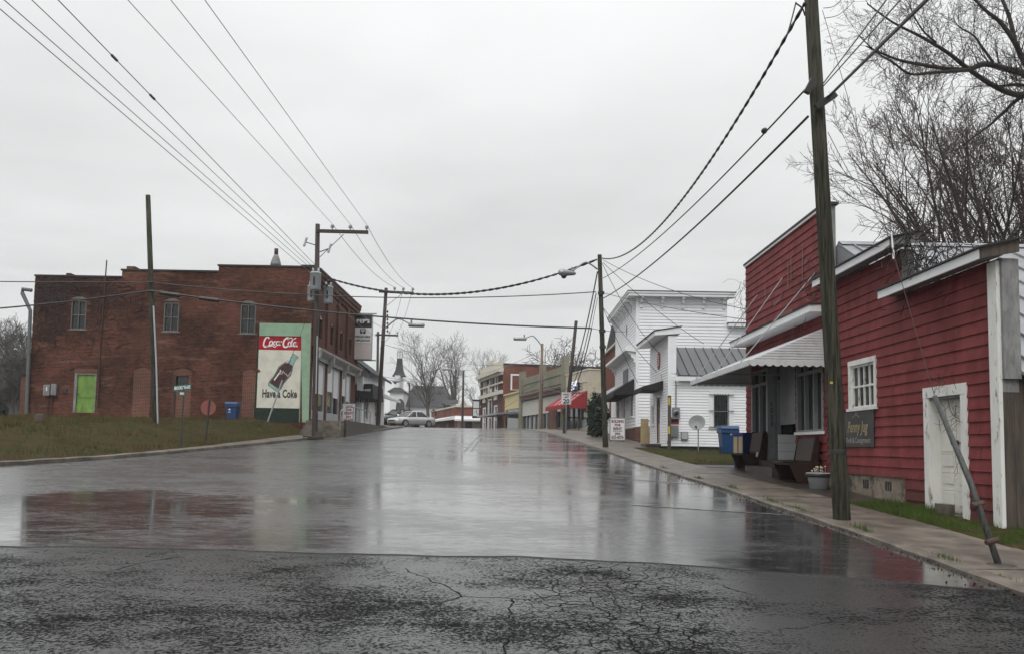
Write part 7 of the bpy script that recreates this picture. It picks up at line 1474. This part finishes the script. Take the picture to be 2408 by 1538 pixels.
VB = dict(VASE, kids=(9, 9, 8, 6, 3), rmin=0.011, jit=0.065, trop=0.035, ang=((10, 34), (16, 38), (22, 48), (25, 60)), len=(0.34, 0.5), len1=(1.5, 2.1), tmin=0.38, fork=0.4)
bare_tree('bare_tree', 'large bare spreading tree with reddish buds rising behind the red shop roof', (23.8, 40, 2.0), 18.5, 0.40, 5, VB, 4, lean=(-0.02, 0), trunk_l=0.34)
bare_tree('bare_tree', 'second bare budding tree behind the red shop roof, cut by the frame edge', (26.2, 40.5, 2.0), 16.0, 0.32, 9, VB, 4, trunk_l=0.33)
bare_tree('bare_tree', 'lower bare budding tree leaning out behind the false front of the red shop', (24.3, 43.5, 2.0), 9.5, 0.24, 15, VB, 4, lean=(-0.08, 0), trunk_l=0.33)
# overhanging tree: limbs drawn where the photograph shows them, trunk outside the frame
def Z8(x, y, Y): return atY((3150+x/1.9227)*.6475, (y/1.9227)*.6475, Y)
ov = thing('overhanging_tree', (20.3, 30, 1.4), 'dark bare tree reaching thick limbs over the red shop from beyond the frame', 'tree')
LIMB = [([(1500, 760), (1250, 600), (1094, 520), (950, 480), (820, 450), (700, 488), (540, 480), (380, 455), (230, 425), (100, 375), (-10, 325)], 30, 27, 0.15, 0.02), ([(1250, 600), (1060, 665), (880, 600), (700, 480), (560, 370), (380, 262), (180, 160), (0, 30)], 30, 26.5, 0.12, 0.02),
        ([(720, 490), (600, 500), (450, 510), (300, 520), (180, 440), (60, 365), (-60, 250)], 28.5, 26, 0.07, 0.015), ([(1500, 700), (1200, 560), (1094, 430), (1030, 300), (930, 160), (830, 80), (730, -20)], 30, 29, 0.14, 0.04), ([(1030, 300), (1000, 150), (940, 0), (900, -60)], 29.5, 30, 0.09, 0.03),
        ([(1400, 700), (1094, 600), (920, 605), (850, 590)], 30, 29, 0.08, 0.03), ([(1300, 640), (1080, 680), (950, 790), (850, 880), (700, 990), (600, 1060)], 30, 31, 0.09, 0.012), ([(880, 440), (800, 330), (740, 250), (640, 190), (600, 130)], 28, 27.5, 0.05, 0.012), ([(480, 300), (400, 230), (340, 140), (290, 30)], 27, 26.5, 0.04, 0.012)]
tk = MB(); cw = MB(); rd = random.Random(21)
tk.tube(spline([(20.3, 30, 1.0), (20.2, 30, 6), Z8(1500, 760, 30), Z8(1480, 300, 30), Z8(1500, -300, 30.5)], 5), [0.45]*6+[0.38]*6+[0.3]*5+[0.22]*4, 10)
PT = dict(jit=0.16, trop=0.03, kids=(3, 4, 4, 3), ang=((25, 70), (25, 70), (25, 65)), len=(0.45, 0.7), fork=0.3, rmin=0.0045)
for pts, ya, yb_, ra_, rb_ in LIMB:
    P = spline([tuple(Z8(x, y, ya+(yb_-ya)*i/(len(pts)-1))) for i, (x, y) in enumerate(pts)], 5); n = len(P)
    tk.tube(P, [ra_+(rb_-ra_)*i/(n-1) for i in range(n)], 7, caps=False)
    for i in range(2, n, 1):
        p = Vector(P[i]); dd = (p-Vector(P[i-1])).normalized()
        for s in range(1 if i % 3 else 2):
            a = dd.orthogonal().normalized(); a.rotate(Matrix.Rotation(rd.uniform(0, 6.283), 3, dd)); acc = []
            e = dd*0.6+a*0.8+Vector((0, 0, 0.15)); branch(acc, p, e, rd.uniform(0.6, 1.7), max(0.010, (ra_+(rb_-ra_)*i/(n-1))*0.25), 2, 4, PT, rd)
            for lvl, q_, rs_ in acc: cw.tube(q_, rs_, 3, caps=False)
tk.build('limbs', K_['bark'], ov, smooth=True); cw.build('crown', K_['bark'], ov)
# dead vines on the shop
def vine(label, spots, n, L, r, seed, m='bark'):
    rd = random.Random(seed); mb = MB()
    for k in range(n):
        s = spots[rd.randrange(len(spots))]; p = Vector((s[0]+rd.gauss(0, s[3]*0.5), s[1]+rd.gauss(0, s[3]), s[2]+rd.gauss(0, s[3]*0.8))); d = Vector((rd.gauss(0, .4), rd.gauss(0, 1), rd.gauss(0, 1))).normalized(); pts = [p]
        for j in range(7): d = (d+Vector((rd.gauss(0, .25), rd.gauss(0, .5), rd.gauss(0, .5)-0.12))).normalized(); p = p+d*L/7; pts.append(p)
        mb.tube(pts, r, 3, caps=False)
    return mb.build('dead_vine', K_[m], None, base=spots[0][:3], label=label, cat='vine')
vine('tangled dead vines over the step of the red shop parapet', [(7.5, 15.3, 5.35, 0.32), (7.6, 14.8, 5.1, 0.35), (7.35, 15.4, 5.8, 0.2)], 150, 0.9, 0.008, 3)
vine('dead creeper hanging on the false front behind the big pole', [(7.33, 20.3, 5.5, 0.35), (7.3, 19.9, 5.9, 0.25)], 46, 0.8, 0.006, 6)
vine('thin dead creeper across the old white door', [(7.5, 14.05, 2.4, 0.12), (7.5, 13.98, 1.95, 0.13), (7.34, 14.2, 2.85, 0.2)], 34, 0.55, 0.004, 8, 'pewcloth')
vine('wispy dead vine hanging at the far corner of the false front', [(7.3, 26.55, 6.9, 0.12), (7.3, 26.55, 6.2, 0.12)], 22, 0.9, 0.005, 10, 'barkfar')
K_['crustvine'] = mat('dry_creeper', (0.045, 0.026, 0.022), 0.9, 0.4, 5)
rd = random.Random(31); mb = MB()
for k in range(760):
    x = xl+abs(rd.gauss(0, 2.2))+0.1; z = t1-0.2-abs(rd.gauss(0, 1.5)); p = Vector((x, BW-0.03, z)); d = Vector((rd.gauss(0, 1), 0, rd.gauss(0, 0.7))).normalized(); pts = [p]
    for j in range(5): d = (d+Vector((rd.gauss(0, .5), 0, rd.gauss(0, .5)))).normalized(); p = p+d*0.16; p = Vector((max(p.x, xl), BW-0.02-0.02*rd.random(), min(p.z, t1))); pts.append(p)
    if any(o[0]-0.15 < q.x < o[1]+0.15 and o[2]-0.1 < q.z < o[3]+0.2 for q in pts for o in WIN): continue
    mb.tube(pts, 0.012, 3, caps=False)
mb.build('dead_vine', K_['crustvine'], None, base=(xl, BW, t1), label='dry creeper clinging to the upper far corner of the brick side wall', cat='vine')
# far trees
FAR = dict(VASE, kids=(5, 6, 5, 4), rmin=0.016, jit=0.10, trop=0.08)
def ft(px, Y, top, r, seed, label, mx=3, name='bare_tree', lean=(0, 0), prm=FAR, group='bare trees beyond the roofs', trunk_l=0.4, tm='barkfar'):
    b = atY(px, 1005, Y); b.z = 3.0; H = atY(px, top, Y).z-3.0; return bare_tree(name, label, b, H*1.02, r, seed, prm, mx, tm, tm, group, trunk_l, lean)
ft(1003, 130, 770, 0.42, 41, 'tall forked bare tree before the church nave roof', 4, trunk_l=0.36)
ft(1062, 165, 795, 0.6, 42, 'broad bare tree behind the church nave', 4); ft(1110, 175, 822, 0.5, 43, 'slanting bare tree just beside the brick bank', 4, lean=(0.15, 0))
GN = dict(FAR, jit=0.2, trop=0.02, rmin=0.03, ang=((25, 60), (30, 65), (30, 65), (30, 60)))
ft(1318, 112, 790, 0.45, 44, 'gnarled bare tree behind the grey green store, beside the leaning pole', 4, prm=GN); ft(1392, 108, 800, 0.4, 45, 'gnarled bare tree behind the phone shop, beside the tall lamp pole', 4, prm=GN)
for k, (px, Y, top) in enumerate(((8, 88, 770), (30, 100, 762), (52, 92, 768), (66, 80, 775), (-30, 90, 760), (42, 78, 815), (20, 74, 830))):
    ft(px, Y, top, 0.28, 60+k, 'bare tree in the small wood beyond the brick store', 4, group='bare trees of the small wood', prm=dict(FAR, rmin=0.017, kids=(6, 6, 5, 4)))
for k, (px, Y, h, w_) in enumerate(((20, 84, 4.5, 3.6), (60, 86, 5.5, 3.2), (-20, 82, 5, 4))):
    b = atY(px, 1000, Y); leaves('dark_thicket', 'evergreen', None, (b.x, Y, 3+h*0.5), (w_, 2.5, h*0.72), 2600, 0.5, 70+k, base=(b.x, Y, 3), label='dark evergreen thicket at the foot of the small wood', cat='thicket', group='dark thickets of the small wood')
for k, (px, Y, w_, h) in enumerate(((925, 105, 2.2, 2.6), (950, 108, 1.8, 2.2))):
    b = atY(px, 1000, Y); b.z = 3.2; rd = random.Random(80+k); mb = MB()
    for j in range(16):
        acc = []; branch(acc, b+Vector((rd.gauss(0, .5), rd.gauss(0, .5), 0)), Vector((rd.gauss(0, .5), rd.gauss(0, .4), 0.8)), h*0.8, 0.06, 1, 3, dict(FAR, rmin=0.022, trop=0.0, kids=(5, 5, 5, 4)), rd)
        for lvl, q_, rs_ in acc: mb.tube(q_, rs_, 3, caps=False)
    mb.build('bare_shrub', K_['barkfar'], None, base=b, label=('large dark leafless shrub left of the parked cars', 'smaller leafless shrub before the church tower base')[k], cat='shrub')
b = atY(1050, 960, 140); leaves('low_evergreen', 'evergreen', None, (b.x, 140, 7.0), (3.0, 2, 1.4), 1200, 0.4, 90, base=(b.x, 140, 6), label='dark low evergreen behind the brick corner building roof', cat='bush')
# ================================================================ cars
def car(name, loc, yaw, label, paint, Lc=4.8, Wc=1.80, Hc=1.50, suv=False):
    t = thing(name, loc, label, 'car'); M = Matrix.Translation(Vector(loc)) @ Matrix.Rotation(yaw, 4, 'Z'); h = Wc/2; l = Lc/2; bz = 0.98 if not suv else 1.15
    st = [(l, .36, .60, .66), (l-.08, .24, .70, .80), (l-.4, .20, .80, .92), (l-.95, .20, .88, .98), (l-1.4, .20, .95*bz, 1.0), (0, .20, bz*0.98, 1.0), (-l+1.3, .20, bz, 1.0), (-l+.5, .22, bz*1.02, .96), (-l+.1, .28, bz*0.95, .86), (-l, .40, bz*0.8, .74)]
    if suv: st[0] = (l, .4, .85, .78); st[1] = (l-.06, .3, .98, .88); st[2] = (l-.4, .25, 1.04, .95); st[3] = (l-.95, .25, 1.10, .99)
    mb = MB(); mb.T = M; ring = []
    for x, zb_, zt_, w_ in st:
        q = h*w_; ring += [(x, -q*.86, zb_), (x, -q*.985, zb_+.14), (x, -q, zb_+(zt_-zb_)*.55), (x, -q*.955, zt_-.05), (x, -q*.86, zt_), (x, 0, zt_+.03), (x, q*.86, zt_), (x, q*.955, zt_-.05), (x, q, zb_+(zt_-zb_)*.55), (x, q*.985, zb_+.14), (x, q*.86, zb_)]
    n = 11; k = len(st)
    mb.add(ring, [(i*n+j, i*n+(j+1) % n, (i+1)*n+(j+1) % n, (i+1)*n+j) for i in range(k-1) for j in range(n)] + [tuple(range(n-1, -1, -1)), tuple((k-1)*n+j for j in range(n))])
    body = mb.build('body', K_[paint], t, smooth=True)
    # glasshouse
    f0, f1, r1_, r0 = (l-1.25, l-2.1, -l+1.65, -l+0.6) if not suv else (l-1.35, l-2.0, -l+0.7, -l+0.15)
    zr = Hc
    def ghs(mb, ins=0.0):
        b = [(f0, h*.84), (f0-.3, h*.9), (r0+.3, h*.88), (r0, h*.76)]; tp = [(f1, h*.60), (f1-.2, h*.66), (r1_+.2, h*.66), (r1_, h*.58)]
        V = [(x, -y, bz-.03) for x, y in b] + [(x, y, bz-.03) for x, y in reversed(b)] + [(x, -y, zr-.05) for x, y in tp] + [(x, y, zr-.05) for x, y in reversed(tp)]
        mb.add(V, [(i, (i+1) % 8, 8+(i+1) % 8, 8+i) for i in range(8)] + [tuple(range(8, 16))])
    mb = MB(); mb.T = M; ghs(mb); mb.build('windows', K_['glass'], t)
    mb = MB(); mb.T = M
    tp = [(f1+.06, h*.60), (f1-.2, h*.685), ((f1+r1_)/2, h*.70), (r1_+.2, h*.685), (r1_-.05, h*.58)]
    V = [(x, -y, zr-.06) for x, y in tp] + [(x, y, zr-.06) for x, y in reversed(tp)]; c = [(x*0.94, y*0.85, zr) for x, y, z in V]
    mb.add(V+c, [(i, (i+1) % 10, 10+(i+1) % 10, 10+i) for i in range(10)] + [tuple(range(10, 20))]); mb.build('roof', K_[paint], t, smooth=False)
    for s in (-1, 1):
        for (xa, ya, xb, yb2) in ((f0, .86, f1, .62), (0.05 if not suv else .2, .915, -.02, .69), (r0+.28, .9, r1_+.12, .68)): mb = MB(); mb.T = M; mb.bar((xa, s*h*ya, bz-.04), (xb, s*h*yb2, zr-.04), 0.07, 0.05); mb.build('pillar', K_[paint], t)
    for x in (l-.95, -l+1.02):
        for s in (-1, 1):
            P = M @ Vector((x, s*(h-.19), 0.33)); axd = (M.to_3x3() @ Vector((0, s, 0)))
            simple('wheel_arch', 'rubber', t, lambda q: q.lathe([(0.37, 0.13), (0.375, 0.196), (0.2, 0.199)], P, 20, axd))
            wh = simple('wheel', 'rubber', t, lambda q: q.lathe([(0.31, 0.0), (0.33, 0.03), (0.33, 0.19), (0.31, 0.212), (0.23, 0.214)], P, 20, axd), True)
            def rim(q):
                for j in range(5):
                    a_ = j*2*math.pi/5; e1 = axd.orthogonal().normalized(); e2 = axd.cross(e1); v = e1*math.cos(a_)+e2*math.sin(a_); q.bar(P+axd*0.217+v*0.04, P+axd*0.217+v*0.215, 0.075, 0.02, up=axd)
                q.lathe([(0.215, 0.2145), (0.23, 0.222), (0.205, 0.222), (0.20, 0.2145)], P, 20, axd)
            simple('rim', 'alloy', wh, rim)
    mb = MB(); mb.T = M; mb.box(l-.03, l+.012, -h*.5, h*.5, .50, .62 if not suv else .85); mb.build('grille', K_['dark'], t)
    mb = MB(); mb.T = M; mb.box(l-.06, l+.006, -h*.55, h*.55, .27, .36); mb.build('lower_grille', K_['dark'], t)
    for s in (-1, 1):
        mb = MB(); mb.T = M; mb.prism([(l-.02, s*h*.52, .60), (l-.35, s*h*.90, .64), (l-.42, s*h*.92, .79), (l-.12, s*h*.60, .73)], (0.03, s*.03, 0.0)); mb.build('headlight', K_['litglass'], t)
        mb = MB(); mb.T = M; mb.prism([(f0-.2, s*h*.93, bz+.0), (f0-.4, s*h*.93, bz+.02), (f0-.38, s*h*1.12, bz+.16), (f0-.22, s*h*1.12, bz+.15)], (0, 0, 0.10)); mb.build('mirror', K_[paint], t)
    if suv:
        mb = MB(); mb.T = M
        for s in (-1, 1): mb.bar((f1-.1, s*h*.6, zr+.05), (r1_+.1, s*h*.6, zr+.05), .04)
        mb.build('roof_rack', K_['dark'], t)
    return t
K_['litglass'] = mat('clear_lamp_glass', (0.5, 0.5, 0.5), 0.15, 0.1, 8)
c_ = atY(967, 1006, 79); car('sedan', (c_.x, 79, prof(79)+0.004), math.pi+R(47), 'silver sedan parked at the top of the hill, front turned to the street', 'silver')
car('sport_utility_vehicle', (c_.x-1.9, 83.5, prof(83.5)+0.004), math.pi+R(48), 'black vehicle with roof rack parked just behind the silver sedan', 'carblack', 4.7, 1.86, 1.72, True)
for k, (px, Y) in enumerate(((1061, 112), (1144, 118))):
    q = atY(px, 1009, Y); car('sedan', (q.x, Y, prof(Y)-1.05), R((75, 60)[k]), ('dark car whose roof just shows over the crest by the corner building', 'second dark car whose roof just shows over the crest by the bank clock')[k], 'carblack')
# ================================================================ misty air
hm = bpy.data.materials.new('mist'); hm.use_nodes = True; t = hm.node_tree; t.nodes.clear()
o_ = t.nodes.new('ShaderNodeOutputMaterial'); v_ = t.nodes.new('ShaderNodeVolumePrincipled'); t.links.new(v_.outputs[0], o_.inputs['Volume'])
v_.inputs['Color'].default_value = (0.93, 0.95, 0.97, 1); v_.inputs['Density'].default_value = 0.00045; v_.inputs['Anisotropy'].default_value = 0.0
mb = MB(); mb.box(-262, 262, -62, 442, -3.6, 32); hz = mb.build('haze', hm, kind='stuff')
